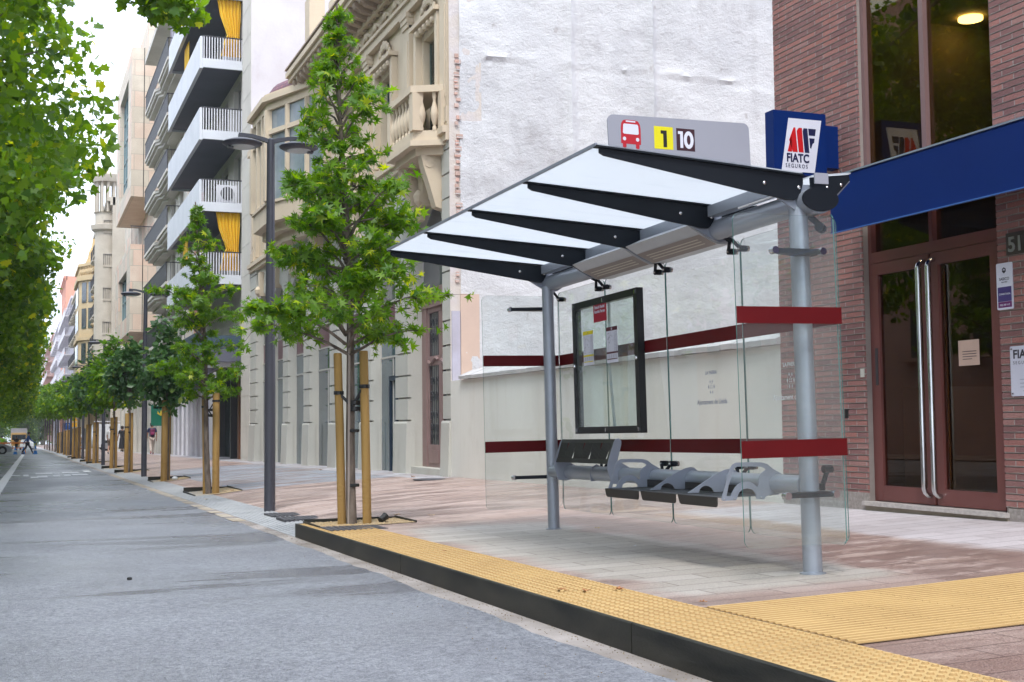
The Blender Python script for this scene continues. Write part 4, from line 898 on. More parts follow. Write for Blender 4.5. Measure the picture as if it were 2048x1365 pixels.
for k in range(4): mb = MB(); mb.box(XF - .0248, XF - .024, 6.9, 7.2 - 0.03 * (k == 3), 0.285 - k * 0.028, 0.290 - k * 0.028); mb.build('printed_line', M_inkg, cp)
mb = MB()
for y in (7.27,):
    for z in (0.185, 0.515): mb.tube([(XF - .032, y, z), (XF - .02, y, z)], 0.007, 10)
mb.build('screw', M_chrome, cp)
mb = MB(); mb.box(XF - .02, XF, 9.035, 9.085, 0.375, 0.45); mb.build('bell_push', mat('cream plastic', (0.6, 0.58, 0.5), rough=0.4), bb)
mb = MB(); mb.box(XF - .013, XF + .002, 9.28, 9.335, 0.02, 0.10); mb.build('empty_socket_box', M_blk, bb)

# projecting lit sign box on the brick wall
sb = thing('company_sign_box', 'square navy company sign box projecting from the brick wall above the shelter', 'sign', (6.62, 9.3, 2.42))
def local(mb, o): 
    for i, v in enumerate(mb.v): mb.v[i] = (v[0] - o[0], v[1] - o[1], v[2] - o[2])
    return mb
so = (6.62, 9.3, 2.42)
mb = MB(); mb.box(6.075, 6.62, 9.2, 9.33, 2.155, 2.72); local(mb, so).build('box', M_blue, sb)
mb = MB(); mb.box(6.60, 6.85, 9.325, 9.44, 2.27, 2.655); local(mb, so).build('wall_bracket', M_blue, sb)
mb = MB(); mb.tube([(6.78, 9.24, 2.24), (6.80, 9.22, 2.2), (6.845, 9.25, 2.15)], 0.006, 6); local(mb, so).build('cable', M_rail, sb)
pf = MB(); k_ = lambda u, v: (6.146 + u * 0.342 + v * 0.083, 2.182 + v * 0.475)
pf.prism([k_(0, 0), k_(1, 0), k_(1, 1), k_(0, 1)], 1, 9.196, 9.1995); face = local(pf, so).build('sign_face', mat('white sign face', (0.70, 0.70, 0.78), rough=0.35), sb)
M_fred = mat('company red', (0.55, 0.008, 0.012), rough=0.4); M_fnav = mat('company navy', (0.01, 0.012, 0.06), rough=0.4)
def fp(poly, m, nm='emblem_bar'):
    mb = MB(); mb.prism([k_(0.1 + (u - 0.1) * 0.87, v - 0.03) for u, v in poly], 1, 9.1945, 9.1958); local(mb, so).build(nm, m, face)
# leaning bars of the emblem: three red, then navy bar and the two flags of the F
fp([(0.10, 0.40), (0.25, 0.40), (0.25, 0.41), (0.155, 0.71)], M_fred)
fp([(0.10, 0.62), (0.28, 0.40), (0.45, 0.40), (0.26, 0.86), (0.20, 0.86)], M_fred)
fp([(0.32, 0.80), (0.49, 0.40), (0.66, 0.40), (0.49, 0.86), (0.38, 0.86)], M_fred)
fp([(0.55, 0.86), (0.68, 0.86), (0.86, 0.40), (0.70, 0.40), (0.53, 0.80)], M_fnav)
fp([(0.71, 0.86), (0.98, 0.86), (0.98, 0.73), (0.76, 0.73)], M_fnav); fp([(0.79, 0.68), (0.98, 0.68), (0.98, 0.60), (0.93, 0.58), (0.90, 0.48), (0.86, 0.50)], M_fnav)
t0 = k_(0.07, 0.185)
tt = text('FIATC', 0.104, (t0[0] - so[0] + 0.012, 9.1935 - so[1], t0[1] - so[2]), (1, 0, 0), (0, 0, 1), M_fnav, 'lettering', face, 0.0034, 0.0003, sx=0.84, spacing=1.0)
text('SEGUROS', 0.048, (t0[0] - so[0] - 0.0, 9.1935 - so[1], t0[1] - so[2] - 0.052), (1, 0, 0), (0, 0, 1), M_fnav, 'lettering', face, 0.0003, 0.0003, sx=0.85, spacing=1.45)

# ===== low cream wall closing the vacant lot, with coping
lw = thing('lot_wall', 'low cream rendered wall with slanted pale coping behind the bus shelter', 'wall')
mb = MB(); mb.box(XF, XF + 0.25, 10.33, 20.42, -1.3, 0.74); mb.build('wall', M_creamw, lw)
mb = MB(); rn = random.Random(9)
y = 10.32
while y < 19.8:
    l = min(0.27, 19.84 - y); dz = rn.uniform(-.004, .004)
    P = [(XF - 0.055, 0.745 + dz), (XF - 0.06, 0.80 + dz), (XF + 0.25, 0.93 + dz), (XF + 0.25, 0.75 + dz)]
    mb.prism(P, 1, y + 0.002, y + l - 0.003); y += 0.27
mb.build('coping', mat('pale coping tiles', (0.56, 0.54, 0.53), (0.43, 0.42, 0.42), rough=0.75, scale=3.5, bump=0.3, coords='World', detail=8), lw)

# ===== cream classical building with rough party wall
cb_ = thing('classical_building', 'ornate cream stone building with rusticated arched ground floor, oriel and balconies', 'building')
YA, YB = 20.42, 40.85
piers = [20.42, 20.85, 23.0, 23.85, 25.75, 26.6, 28.75, 29.55, 31.8, 32.55, 34.6, 35.35, 37.35, 38.05, 39.75, 40.85]
bays = [(piers[i + 1], piers[i + 2]) for i in range(0, 14, 2)]
mb = MB(); zt = 4.15
wall_x(mb, XF + 0.07, YA, YB, -1.6, 5.0, [(a, b, -1.5 if i else -0.85, zt) for i, (a, b) in enumerate(bays)], 0.24, arch=set(range(7)))
mb.build('ground_floor_wall', M_stoneg, cb_)
# rusticated piers in courses with real grooves
for i in range(0, 16, 2):
    a, b = piers[i], piers[i + 1]; mb = MB(); z = 0.06
    while z < 4.9:
        mb.box(XF, XF + 0.15, a + .001, b - .001, z + 0.034, min(z + 0.43, 4.95)); mb.box(XF + 0.055, XF + 0.15, a + .03, b - .03, z - 0.001, z + 0.035); z += 0.43
    pr = mb.build('pier', M_stoneg, cb_)
    mb = MB(); P = [(XF - 0.075, -1.6), (XF - 0.03, 0.02), (XF - 0.01, 0.06), (XF + 0.15, 0.06), (XF + 0.15, -1.6)]
    mb.prism(P, 1, a - 0.02 if i else a, b + 0.02); mb.build('pier_base', M_stoneg, pr)
# voussoir blocks and keystones
for i, (a, b) in enumerate(bays):
    r = (b - a) / 2; cy = (a + b) / 2; zc = zt - r
    mb = MB()
    for k in range(9):
        t0_, t1_ = math.pi * (k + .04) / 9, math.pi * (k + .96) / 9; R1 = r + 0.3
        mb.prism([(cy + r * math.cos(t0_), zc + r * math.sin(t0_)), (cy + R1 * math.cos(t0_), zc + R1 * math.sin(t0_)), (cy + R1 * math.cos(t1_), zc + R1 * math.sin(t1_)), (cy + r * math.cos(t1_), zc + r * math.sin(t1_))], 0, XF + 0.06, XF + 0.145)
    mb.build('arch_ring', M_stoneg, cb_)
    mb = MB(); mb.prism([(cy - .09, zt - .12), (cy + .09, zt - .12), (cy + .17, zt + .62), (cy - .17, zt + .62)], 0, XF - 0.06, XF + 0.15); mb.lathe([(0.02, -.1), (.1, 0), (.12, .12), (.05, .22)], (XF - .08, cy, zt - .05), 10); mb.build('keystone', M_stoney, cb_)
# glazed bays; far-right bay is the carved door
M_plum = mat('plum curtain band', (0.16, 0.06, 0.085), (0.12, 0.045, 0.065), rough=0.3, coords='World')
M_greyp = windowmat('grey upper glass', (0.10, 0.105, 0.115), (0.16, 0.165, 0.17), 0.6)
for i, (a, b) in enumerate(bays[1:]):
    x = XF + 0.22; zb = -0.62 - SL * a - 0.32
    mb = MB(); t = 0.03
    mb.box(x, x + .05, a, a + t, zb, zt); mb.box(x, x + .05, b - t, b, zb, zt); 
    for z in (1.40, 1.95, 2.55): mb.box(x + .002, x + .048, a + t, b - t, z - t * .6, z + t * .6)
    if i % 2 == 0: mb.box(x + .004, x + .046, (a + b) / 2 - .02, (a + b) / 2 + .02, zb, 1.4)
    w = mb.build('shop_window', M_fr, cb_)
    mb = MB(); mb.box(x + .02, x + .026, a, b, zb, 1.95); mb.build('pane', M_winb, w)
    mb = MB(); mb.box(x + .019, x + .027, a, b, 1.95, 2.55); mb.build('plum_band', M_plum, w)
    mb = MB(); mb.box(x + .02, x + .026, a, b, 2.55, zt); mb.build('upper_pane', M_greyp, w)
    mb = MB(); mb.box(XF + 0.02, x + .05, a, b, zb - 0.4, zb); mb.build('sill_step', M_stoneg, cb_)
    if i == 0:
        mb = MB(); d0, d1 = a + .12, b - .75; x2 = x - .03
        mb.box(x2, x2 + .04, d0, d0 + .08, zb, 1.0); mb.box(x2, x2 + .04, d1 - .08, d1, zb, 1.0); mb.box(x2, x2 + .04, d0 + .08, d1 - .08, 0.9, 1.0); mb.box(x2, x2 + .04, (d0 + d1) / 2 - .04, (d0 + d1) / 2 + .04, zb, .9)
        mb.build('shop_door', mat('dark navy frame', (0.02, 0.035, 0.06), rough=0.35), cb_)
# carved wooden entrance door
M_rose = mat('dusty rose wood', (0.27, 0.175, 0.165), (0.22, 0.14, 0.13), rough=0.5, scale=3, bump=0.1, coords='World')
a, b = bays[0]; x = XF + 0.29; zb = -0.80
mb = MB(); mb.box(XF + .05, XF + .6, a, b, -1.3, zb); mb.build('doorstep', M_stoneg, cb_)
mb = MB(); mb.box(x, x + .08, a, a + .28, zb, 2.35); mb.box(x, x + .08, b - .28, b, zb, 2.35); mb.box(x - .05, x + .08, a, b, 2.35, 2.55); mb.box(x - .02, x + .08, a, b, 2.2, 2.35); mb.box(x + .02, x + .08, a + .4, a + .45, 2.55, zt)
df = mb.build('door_case', M_rose, cb_)
mb = MB(); mb.box(x + .04, x + .05, a, b, 2.55, zt); mb.build('fanlight', M_greyp, cb_)
for ya, yb in ((a + .28, (a + b) / 2 - .005), ((a + b) / 2 + .005, b - .28)):
    mb = MB(); f = 0.09; xx = x + .02
    mb.box(xx, xx + .05, ya, ya + f, zb, 2.2); mb.box(xx, xx + .05, yb - f, yb, zb, 2.2)
    for z0, z1 in ((zb, zb + .42), (1.10, 1.28), (2.1, 2.2)): mb.box(xx, xx + .05, ya + f, yb - f, z0, z1)
    mb.box(xx - .015, xx, ya + f, yb - f, zb + .08, zb + .32)
    mb.tube([(xx - .01, ya + f + (yb - ya - 2 * f) * t, 1.19 + .05 * math.sin(t * 6.28)) for t in [k / 10 for k in range(11)]], .03, 6)
    dl = mb.build('entrance_door', M_rose, cb_)
    mb = MB(); mb.box(xx + .03, xx + .035, ya + f, yb - f, zb + .4, 2.15); mb.build('pane', M_win, dl)
    mb = MB(); c = (ya + yb) / 2; w = (yb - ya) / 2 - f
    for k in range(5): yy = ya + f + (yb - ya - 2 * f) * (k + .5) / 5; mb.tube([(xx + .012, yy, zb + .42), (xx + .012, yy, 1.1)], .007, 5); mb.tube([(xx + .012, yy, 1.28), (xx + .012, yy, 2.1)], .007, 5)
    for zc, rr in ((-.1, .13), (.15, .1), (.5, .14), (.8, .1), (1.6, .14), (1.9, .1), (-.25, .09)):
        for s in (-1, 1):
            mb.tube([(xx + .006, c + s * (w * .5 + rr * .5 * math.cos(q) * (1 - q / 9)), zc + rr * math.sin(q) * (1 - q / 9)) for q in [k * .6 for k in range(13)]], .010, 5)
    mb.build('iron_grille', M_rail, dl)
mb = MB(); mb.prism(rrect(23.28, 23.44, 0.02, 0.36, .02), 0, XF + .04, XF + .13); ip = mb.build('intercom', mat('intercom steel', (0.45, 0.46, 0.48), rough=0.35, metal=.7), cb_)
mb = MB(); mb.box(XF - .01, XF, 23.52, 23.66, 1.62, 1.86); hn = mb.build('house_number', mat('grey tile', (0.3, 0.3, 0.29), rough=0.6), cb_)
# string course, upper wall with windows
mb = MB()
for z0, z1, d in ((4.95, 5.08, .06), (5.08, 5.2, .12), (5.2, 5.28, .03)): mb.box(XF - d, XF + .2, YA, YB, z0, z1)
mb.build('string_course', M_stoney, cb_)
upw = [(21.15, 22.15), (24.1, 25.1), (27.1, 28.1), (30.0, 31.0), (32.6, 35.4), (38.6, 39.6)]
mb = MB(); wall_x(mb, XF + .08, YA, YB, 5.2, 8.85, [(a, b, 5.35, 7.2) for a, b in upw], 0.3); mb.build('upper_wall', M_stoney, cb_)
for yc in (20.68, 22.95, 25.95, 28.95, 31.75, 38.0, 40.4):
    mb = MB(); mb.box(XF - .02, XF + .085, yc - .2, yc + .2, 5.28, 7.7); mb.box(XF - .045, XF + .085, yc - .24, yc + .24, 5.28, 5.55)
    mb.box(XF - .035, XF - .02, yc - .13, yc + .13, 5.75, 7.4)
    for k in range(3): mb.box(XF - .05 - .02 * k, XF + .085, yc - .2 - .01 * k, yc + .2 + .01 * k, 7.65 + .1 * k, 7.75 + .1 * k)
    mb.build('pilaster', M_stoney, cb_)
M_shut = mat('grey green louvred shutter', (0.13, 0.17, 0.15), (0.10, 0.135, 0.12), rough=0.6, coords='World')
for i, (a, b) in enumerate(upw):
    if i == 4: continue
    w = window(cb_, XF + .3, a, b, 5.35, 7.2, M_shut, M_win, muls=1, bars=(6.7,))
    mb = MB()
    for s0, s1 in ((a + .02, a + .48), (b - .48, b - .02)):
        xa = XF + .2
        mb.box(xa, xa + .03, s0, s0 + .04, 5.4, 7.15); mb.box(xa, xa + .03, s1 - .04, s1, 5.4, 7.15)
        for k in range(27): z = 5.42 + k * 0.0635; mb.add([(xa - .005, s0 + .04, z), (xa - .005, s1 - .04, z), (xa + .03, s1 - .04, z + .045), (xa + .03, s0 + .04, z + .045)], [(0, 1, 2, 3)])
    mb.build('shutter', M_shut, w)
    # carved head: dentilled lintel and scrolled crest
    mb = MB(); c = (a + b) / 2
    mb.box(XF - .05, XF + .1, a - .22, a - .08, 5.35, 7.4); mb.box(XF - .05, XF + .1, b + .08, b + .22, 5.35, 7.4)
    mb.box(XF - .12, XF + .1, a - .26, b + .26, 7.42, 7.5)
    for k in range(5): yy = a - .1 + (b - a + .2) * (k + .5) / 5; mb.ball((XF - .03, yy, 7.32), .08, 8, (1, .8, .9))
    for k in range(7):
        t = (k - 3) / 3; mb.ball((XF + .0, c + t * .42, 7.6 + .22 * (1 - t * t)), .10 - .03 * abs(t), 8, (.5, 1, 1.15))
    mb.tube([(XF + .02, c + .4 * math.cos(q) * (1 - q / 9), 7.66 + .22 * math.sin(q) * (1 - q / 9)) for q in [k * .5 for k in range(13)]], .045, 6)
    mb.build('carved_window_head', M_stoney, cb_)
# entablature with modillions and roof balustrade
mb = MB()
YC = 31.9
for z0, z1, d in ((7.95, 8.12, .05), (8.12, 8.19, .1), (8.58, 8.68, .12), (8.88, 9.0, .55), (9.0, 9.13, .62), (9.13, 9.19, .5)): mb.box(XF - d, XF + .3, YA, YC, z0, z1)
mb.box(XF + .02, XF + .3, YA, YC, 8.15, 9.2); mb.box(XF - .12, XF + .3, YC + .001, YB, 8.75, 8.95); mb.build('entablature', M_stoney, cb_)
mb = MB(); y = YA + .15
while y < YC - .1:
    mb.prism([(XF - .5, 8.88), (XF - .5, 8.78), (XF - .36, 8.68), (XF - .1, 8.62), (XF - .05, 8.56), (XF + .05, 8.56), (XF + .05, 8.88)], 1, y - .08, y + .08); mb.tube([(XF - .42, y - .085, 8.79), (XF - .42, y + .085, 8.79)], .075, 8); y += .42
mb.build('modillions', M_cornice, cb_)
mb = MB(); mb.box(XF - .64, XF - .1, YA, YC, 9.19, 9.23); mb.build('cornice_lip', M_cornice, cb_)
y = YA + .3
while y < YC - .6:
    mb = MB(); mb.ball((XF - .02, y, 8.4), .11, 8, (.45, 1.2, .9)); mb.tube([(XF, y + .1, 8.42), (XF, y + .35, 8.3), (XF, y + .62, 8.42)], .045, 6); mb.build('frieze_garland', M_stoney, cb_, smooth=True); y += .75
mb = MB(); mb.box(XF, XF + .35, YA, YC, 9.2, 9.45); mb.box(XF - .02, XF + .33, YA, YC, 10.02, 10.16)
for yc in (20.7, 23.6, 26.4, 29.2, 31.95): mb.box(XF - .04, XF + .37, yc - .28, yc + .28, 9.2, 10.3 + (.9 if yc > 31 else 0))
mb.build('parapet', M_stoney, cb_)
mb = MB(); pts = [(XF + .15, YA + .2 + .3 * k) for k in range(38)]; balusters(mb, pts, 9.45, .57, .09, 6); mb.build('roof_balusters', M_stoney, cb_)
mb = MB(); mb.box(XF + .3, XF + 11, YA + .02, YC, 9.1, 9.18); mb.box(XF + .3, XF + 11, YC, YB - .02, 8.85, 8.93); mb.build('roof', M_cornice, cb_)
mb = MB(); mb.box(8.0, 8.42, YA - .14, YA - .10, 3.98, 4.16); ws_ = mb.build('small_sign', M_paper, cb_); mb = MB(); mb.box(8.14, 8.22, YA - .143, YA - .141, 4.02, 4.12); mb.box(8.3, 8.34, YA - .143, YA - .141, 4.05, 4.1); mb.build('green_print', mat('sign green', (.02, .3, .2), rough=.5), ws_)
# party wall (faces the vacant lot), ragged brick quoin at its street edge
mb = MB(); rn = random.Random(4)
nx, nz = 220, 200; x0, x1, z0, z1 = XF + .19, XF + 18, -1.0, 12.5
import mathutils.noise as mn
vs = []
for j in range(nz + 1):
    for i in range(nx + 1):
        x = x0 + (x1 - x0) * (i / nx) ** 1.3; z = z0 + (z1 - z0) * j / nz
        wx = x + .04 * mn.noise(Vector((x * .6, z * .8, 7))) + .03 * mn.noise(Vector((x * 2, z * 2.3, 1))); wz = z + .02 * mn.noise(Vector((x * 1.8, z * .5, 2))) + .012 * mn.noise(Vector((x * 9, z * 3, 2)))
        d = mn.fractal(Vector((x * .9, z * 1.1, 3)), .8, 2.1, 6) * .03
        gss = lambda t, w: math.exp(-(t / w) ** 2)
        if z > 4.6: d -= .065 * gss(wx - 9.18, .07) - .03 * gss(wx - 9.36, .12)
        if z > 5.2: d -= .08 * gss(wx - 10.83, .06) - .04 * gss(wx - 11.0, .12) + .02 * gss(wx - 11.5, .2)
        if 7.5 < x: d -= (.055 * gss(wz - 6.52 - .03 * mn.noise(Vector((x * 2.2, 5, 1))), .032) - .012 * gss(wz - 6.43, .035)) * max(0, min(1, .55 + 1.3 * mn.noise(Vector((x * 1.1, 3, 9))))) - (.012 if (x % 3.1) < 1.4 else 0) * gss(wz - 6.5, .07)
        d -= .012 * gss(wz - 3.6 - .02 * x, .04) + .02 * gss(wz - 9.1, .05)
        vs.append((x, YA - .03 + d, z))
mb.add(vs, [(j * (nx + 1) + i, j * (nx + 1) + i + 1, (j + 1) * (nx + 1) + i + 1, (j + 1) * (nx + 1) + i) for j in range(nz) for i in range(nx)])
mb.build('party_wall', M_party, cb_, smooth=True, fixn=False)
mb = MB(); mb.quad((XF + 0.0, YA - .012, -1.2), (XF + .6, YA - .012, -1.2), (XF + .6, YA - .012, 12), (XF + 0.0, YA - .012, 12)); mb.build('quoin_face', plaster('broken plaster edge', (0.62, 0.56, 0.50), (0.60, 0.56, 0.56), 2.5, .6, 10, stain=(0.48, 0.38, 0.33)), cb_)
z = 2.45; M_ob = (brick_mat('old orange brick', (0.50, 0.34, 0.28), (0.60, 0.46, 0.40), (0.55, 0.50, 0.48), .22, .1, .012))
while z < 6.5:
    w = rn.uniform(.05, .12); q_ = rn.uniform(.085, .13); mb = MB(); mb.box(XF + q_, XF + q_ + w, YA - rn.uniform(.035, .055), YA - .011, z, z + .07); mb.build('ragged_brick', M_ob, cb_); z += .11 if rn.random() < .8 else .22
mb = MB(); mb.box(XF + .18, XF + .52, YA - .05, YA - .001, .74, 2.25); mb.build('peach_patch', mat('peach plaster', (0.66, 0.50, 0.40), (0.58, 0.44, 0.36), rough=.85, scale=2, coords='World'), cb_)
mb = MB(); mb.box(XF + .02, XF + .17, YA - .045, YA - .001, .74, 1.95); mb.build('lilac_patch', mat('lilac plaster', (0.50, 0.49, 0.58), (0.42, 0.40, 0.46), rough=.85, scale=3, coords='World'), cb_)
# right balcony: solid plinth on corbels with balustrade
def stone_balcony(y0, y1, d, z, name='balcony', cant=.35):
    P = [(XF + .1, y0), (XF - d + .0, y0 + cant), (XF - d, y1 - cant), (XF + .1, y1)]
    def off(P, k): return [(x - k if x < XF else x, y + (-k if y < (y0 + y1) / 2 else k)) for x, y in P]
    mb = MB(); mb.prism(off(P, .0), 2, z, z + .18); mb.prism(off(P, .06), 2, z - .1, z); mb.prism(off(P, -.08), 2, z - .24, z - .1); mb.prism(off(P, .05), 2, z + .86, z + .98)
    for x, y in P[1:3]: mb.box(x - .03, x + .16, y - .1, y + .1, z + .18, z + .86)
    for y in (y0 + .05, y1 - .05): mb.box(XF - .1, XF + .1, y - .08, y + .08, z + .18, z + .86)
    o = mb.build(name, M_stoney, cb_)
    mb = MB(); pts = []
    for (a, b), (c, e) in zip(P, P[1:]):
        L_ = math.hypot(c - a, e - b); n = max(2, int(L_ / .19))
        pts += [(a + (c - a) * (k + .5) / n + .05, b + (e - b) * (k + .5) / n) for k in range(n)]
    balusters(mb, pts, z + .18, .68, .075, 10); mb.build('balusters', M_stoney, o, smooth=True)
    for y in (y0 + .45, y1 - .45):
        mb = MB(); mb.prism([(XF + .1, z - .24), (XF - d + .15, z - .24), (XF - d + .2, z - .45), (XF - .2, z - .75), (XF - .08, z - 1.15), (XF + .1, z - 1.2)], 1, y - .12, y + .12); mb.tube([(XF - d + .3, y - .13, z - .36), (XF - d + .3, y + .13, z - .36)], .1, 8)
        mb.build('corbel', M_stoney, o)
stone_balcony(20.6, 22.75, .5, 5.0); stone_balcony(26.2, 31.2, .42, 5.0)
# oriel
OP = [(XF + .1, 30.2), (5.96, 32.9), (5.96, 35.1), (XF + .1, 36.4)]
def opoly(k): return [(XF + .1, 30.2 - k), (5.96 - k * .8, 32.9 - k * .35), (5.96 - k * .8, 35.1 + k * .35), (XF + .1, 36.4 + k)]
mb = MB(); mb.prism(opoly(.0), 2, 5.38, 5.86); mb.prism(opoly(-.3), 2, 5.15, 5.38); mb.prism(opoly(-.55), 2, 4.9, 5.15); mb.prism(opoly(.06), 2, 5.86, 5.93); mb.prism(opoly(.04), 2, 8.36, 8.56); mb.prism(opoly(.22), 2, 8.56, 8.70); mb.prism(opoly(.12), 2, 8.70, 8.78)
for i, (x, y) in enumerate(opoly(.0)):
    mb.box(x - .09, x + .09, y - .12, y + .12, 5.93, 8.36)
for (xa, ya), (xb_, yb) in zip(OP, OP[1:]):
    for t in (.33, .66) if abs(yb - ya) > 2 else (.5,):
        x, y = xa + (xb_ - xa) * t, ya + (yb - ya) * t; mb.box(x - .05, x + .05, y - .07, y + .07, 5.93, 8.36)
    for z in (7.7,):
        d = Vector((xb_ - xa, yb - ya, 0)); nn = Vector((-d.y, d.x, 0)).normalized() * .05
        mb.add([(xa + nn.x, ya + nn.y, z), (xb_ + nn.x, yb + nn.y, z), (xb_ + nn.x, yb + nn.y, z + .12), (xa + nn.x, ya + nn.y, z + .12), (xa - nn.x, ya - nn.y, z), (xb_ - nn.x, yb - nn.y, z), (xb_ - nn.x, yb - nn.y, z + .12), (xa - nn.x, ya - nn.y, z + .12)], [(0, 1, 2, 3), (7, 6, 5, 4), (3, 2, 6, 7), (0, 4, 5, 1)])
orl = mb.build('oriel', M_stoney, cb_)
mb = MB(); mb.prism(opoly(-.06), 2, 5.93, 8.36); mb.build('oriel_panes', windowmat('pale blue glass', (0.16, 0.2, 0.23), (0.32, 0.37, 0.4), 1.2), orl)
mb = MB(); nseg = 7
for k in range(nseg):
    a0, a1 = math.pi / 2 * k / nseg, math.pi / 2 * (k + 1) / nseg
    def ringp(a):
        s = math.cos(a) * .95 + .0; c = (XF + .1, 33.3)
        return [(c[0] + (x - c[0]) * s, c[1] + (y - c[1]) * s, 8.78 + .58 * math.sin(a)) for x, y in opoly(-.02)]
    A, B = ringp(a0), ringp(a1)
    for i in range(3): mb.quad(A[i], A[i + 1], B[i + 1], B[i])
mb.build('oriel_dome', brick_mat('purple roof tiles', (0.17, 0.085, 0.115), (0.24, 0.13, 0.16), (0.09, 0.05, 0.07), .12, .09, .01), orl)
# ===== apartment block with long white balconies
ab = thing('balcony_apartment_block', 'apartment block with deep white balconies, dark soffits and yellow curtains', 'building')
mb = MB(); FZ = [5.25, 7.79, 10.33, 12.87, 15.4, 17.9, 20.4]; XW = XF; XF = 7.12      # slab tops
holes = []
for z in FZ: holes += [(44.6, 46.2, z + .05, z + 2.05), (47.6, 49.4, z + .05, z + 2.05), (50.4, 52.4, z + .05, z + 2.05)]
wall_x(mb, XF, 42.6, 58.0, 2.3, 23, holes, .25)
mb.quad((XF, 58, -2), (XF, 58, 23), (XF + 12, 58, 23), (XF + 12, 58, -2)); mb.build('wall', M_concr, ab)
mb = MB(); mb.box(XW + .004, XF + 14, 40.852, 40.856, -1.5, 24); mb.build('party_wall', M_party2, ab)
mb = MB(); mb.box(XW - .01, XF + .3, 40.86, 42.6, -2, 23); 
for k in range(22): mb.box(XW - .016, XW - .009, 40.86, 42.6, -1 + k, -1 + k + .015)
mb.build('pilaster', M_concr, ab)
mb = MB(); mb.box(XF - .02, XF + .1, 54.3, 57.4, 3.5, 21); mb.build('brick_panel', M_brick2, ab)
XB2 = 5.6
M_yc = mat('yellow curtain cloth', (0.80, 0.50, 0.03), (0.66, 0.38, 0.02), rough=.8, scale=2, mapscale=(4, 4, .4))
for k, z in enumerate(FZ):
    Y0, Y1 = 44.0, 54.3
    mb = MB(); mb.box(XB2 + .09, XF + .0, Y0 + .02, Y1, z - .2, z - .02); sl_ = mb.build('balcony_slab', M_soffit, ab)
    mb = MB(); mb.box(XB2, XB2 + .085, Y0, Y1, z - .30, z + .80); mb.box(XB2 - .02, XB2 + .1, Y0 - .01, Y1 + .01, z - .34, z - .302); mb.box(XB2 + .09, XF, Y0 - .01, Y0 + .08, z - .30, z + .02); mb.box(XB2 + .09, XF, Y1 - .05, Y1 + .01, z - .30, z + .8)
    mb.build('white_parapet', M_whitep, sl_)
    mb = MB(); n = 15
    for i in range(n): x = XB2 + .13 + (XF - XB2 - .2) * i / (n - 1); mb.box(x - .016, x + .016, Y0 - .005, Y0 + .025, z - .12, z + .80)
    mb.build('railing', M_railw, sl_)
    mb = MB(); mb.box(XB2 + .05, XF + .08, Y0 - .01, Y0 + .04, z + .80, z + .84); mb.box(XF - .06, XF + .02, Y0 - .03, Y0 + .0, z - .12, z + .84); mb.build('handrail', M_rail, sl_)
    for a, b in ((44.6, 46.2), (47.6, 49.4), (50.4, 52.4)): window(ab, XF + .15, a, b, z + .06, z + 2.04, M_fr, M_win, muls=1, name='balcony_door')
    if k in (0, 3, 4):
        if k != 4:
            mb = MB(); zt_ = z + 2.24; nn = 26; rows = [(0, 1), (.28, .85), (.5, .62), (.62, .5), (.7, .62), (1, .8)]; vs = []
            for t, w in rows:
                for i in range(nn + 1):
                    u = i / nn; x = XF - .08 - (0.85 * w) * (1 - u) ; vs.append((x - (1 - w) * .12, Y0 + .15 + .045 * math.sin(u * 40 + t * 2), zt_ - t * 2.05))
            mb.add(vs, [(j * (nn + 1) + i, j * (nn + 1) + i + 1, (j + 1) * (nn + 1) + i + 1, (j + 1) * (nn + 1) + i) for j in range(len(rows) - 1) for i in range(nn)])
            mb.build('yellow_curtain', M_yc, ab, smooth=True, fixn=False)
        mb = MB(); vs = []
        for t in (0, 1):
            for i in range(17): vs.append((XB2 + .25 + .03 * math.sin(i * 1.9), 49.3 + i * .08, z + 2.2 - t * 1.5))
        mb.add(vs, [(i, i + 1, 18 + i, 17 + i) for i in range(16)]); mb.build('yellow_curtain', M_yc, ab, fixn=False)
for z, lb in ((FZ[3], 'chairs'),):
    mb = MB(); mb.box(XF - .5, XF - .12, 45, 45.4, z, z + .6); mb.box(XF - .45, XF - .4, 45, 45.5, z + .6, z + .9); mb.build('balcony_chair', M_paper, ab)
mb = MB(); mb.box(XF - .85, XF - .15, 44.4, 44.7, FZ[1] + .1, FZ[1] + .72); ac = mb.build('air_conditioner', M_railw, ab)
mb = MB(); mb.lathe([(0.24, 0), (.24, .012), (0, .012)], (0, 0, 0), 20); mb.xf(Matrix.Translation((XF - .5, 44.385, FZ[1] + .42)) @ Matrix.Rotation(math.pi / 2, 4, 'X')); mb.build('fan_grille', M_rail, ac)
# ground floor: dark shopfronts under the first balcony, white panelled bay
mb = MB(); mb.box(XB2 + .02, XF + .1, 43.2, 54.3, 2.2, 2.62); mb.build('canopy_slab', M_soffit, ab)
mb = MB(); mb.box(XB2, XB2 + .06, 43.6, 54.3, 2.30, 3.28); mb.box(XB2 + .06, XF - .05, 43.55, 43.61, 2.32, 3.12); sgn = mb.build('shop_sign', mat('slate blue board', (0.05, 0.085, 0.12), rough=.5), ab)
mb = MB(); mb.box(XB2 + .05, XF - .05, 43.5, 43.6, 2.0, 2.3)
for i in range(15): x = XB2 + .1 + (XF - XB2 - .2) * i / 14; mb.add([(x - .03, 43.49, 2.3), (x + .03, 43.49, 2.3), (x, 43.49, 2.2)], [(0, 1, 2)])
mb.build('valance', M_railw, ab)
M_tq = mat('turquoise letters', (0.0, 0.52, 0.58), rough=.4)
for a_, b_, c_, d_ in ((.02, .24, .36, .42), (.30, .42, .30, .50), (.50, .58, .28, .5), (.64, .78, .28, .46), (.82, .90, .28, .52), (.95, 1.10, .28, .44)):
    mb = MB(); mb.box(XB2 + .08 + a_, XB2 + .08 + b_, 43.535, 43.548, 2.14 + c_, 2.14 + d_); mb.build('turquoise_letter', M_tq, sgn)
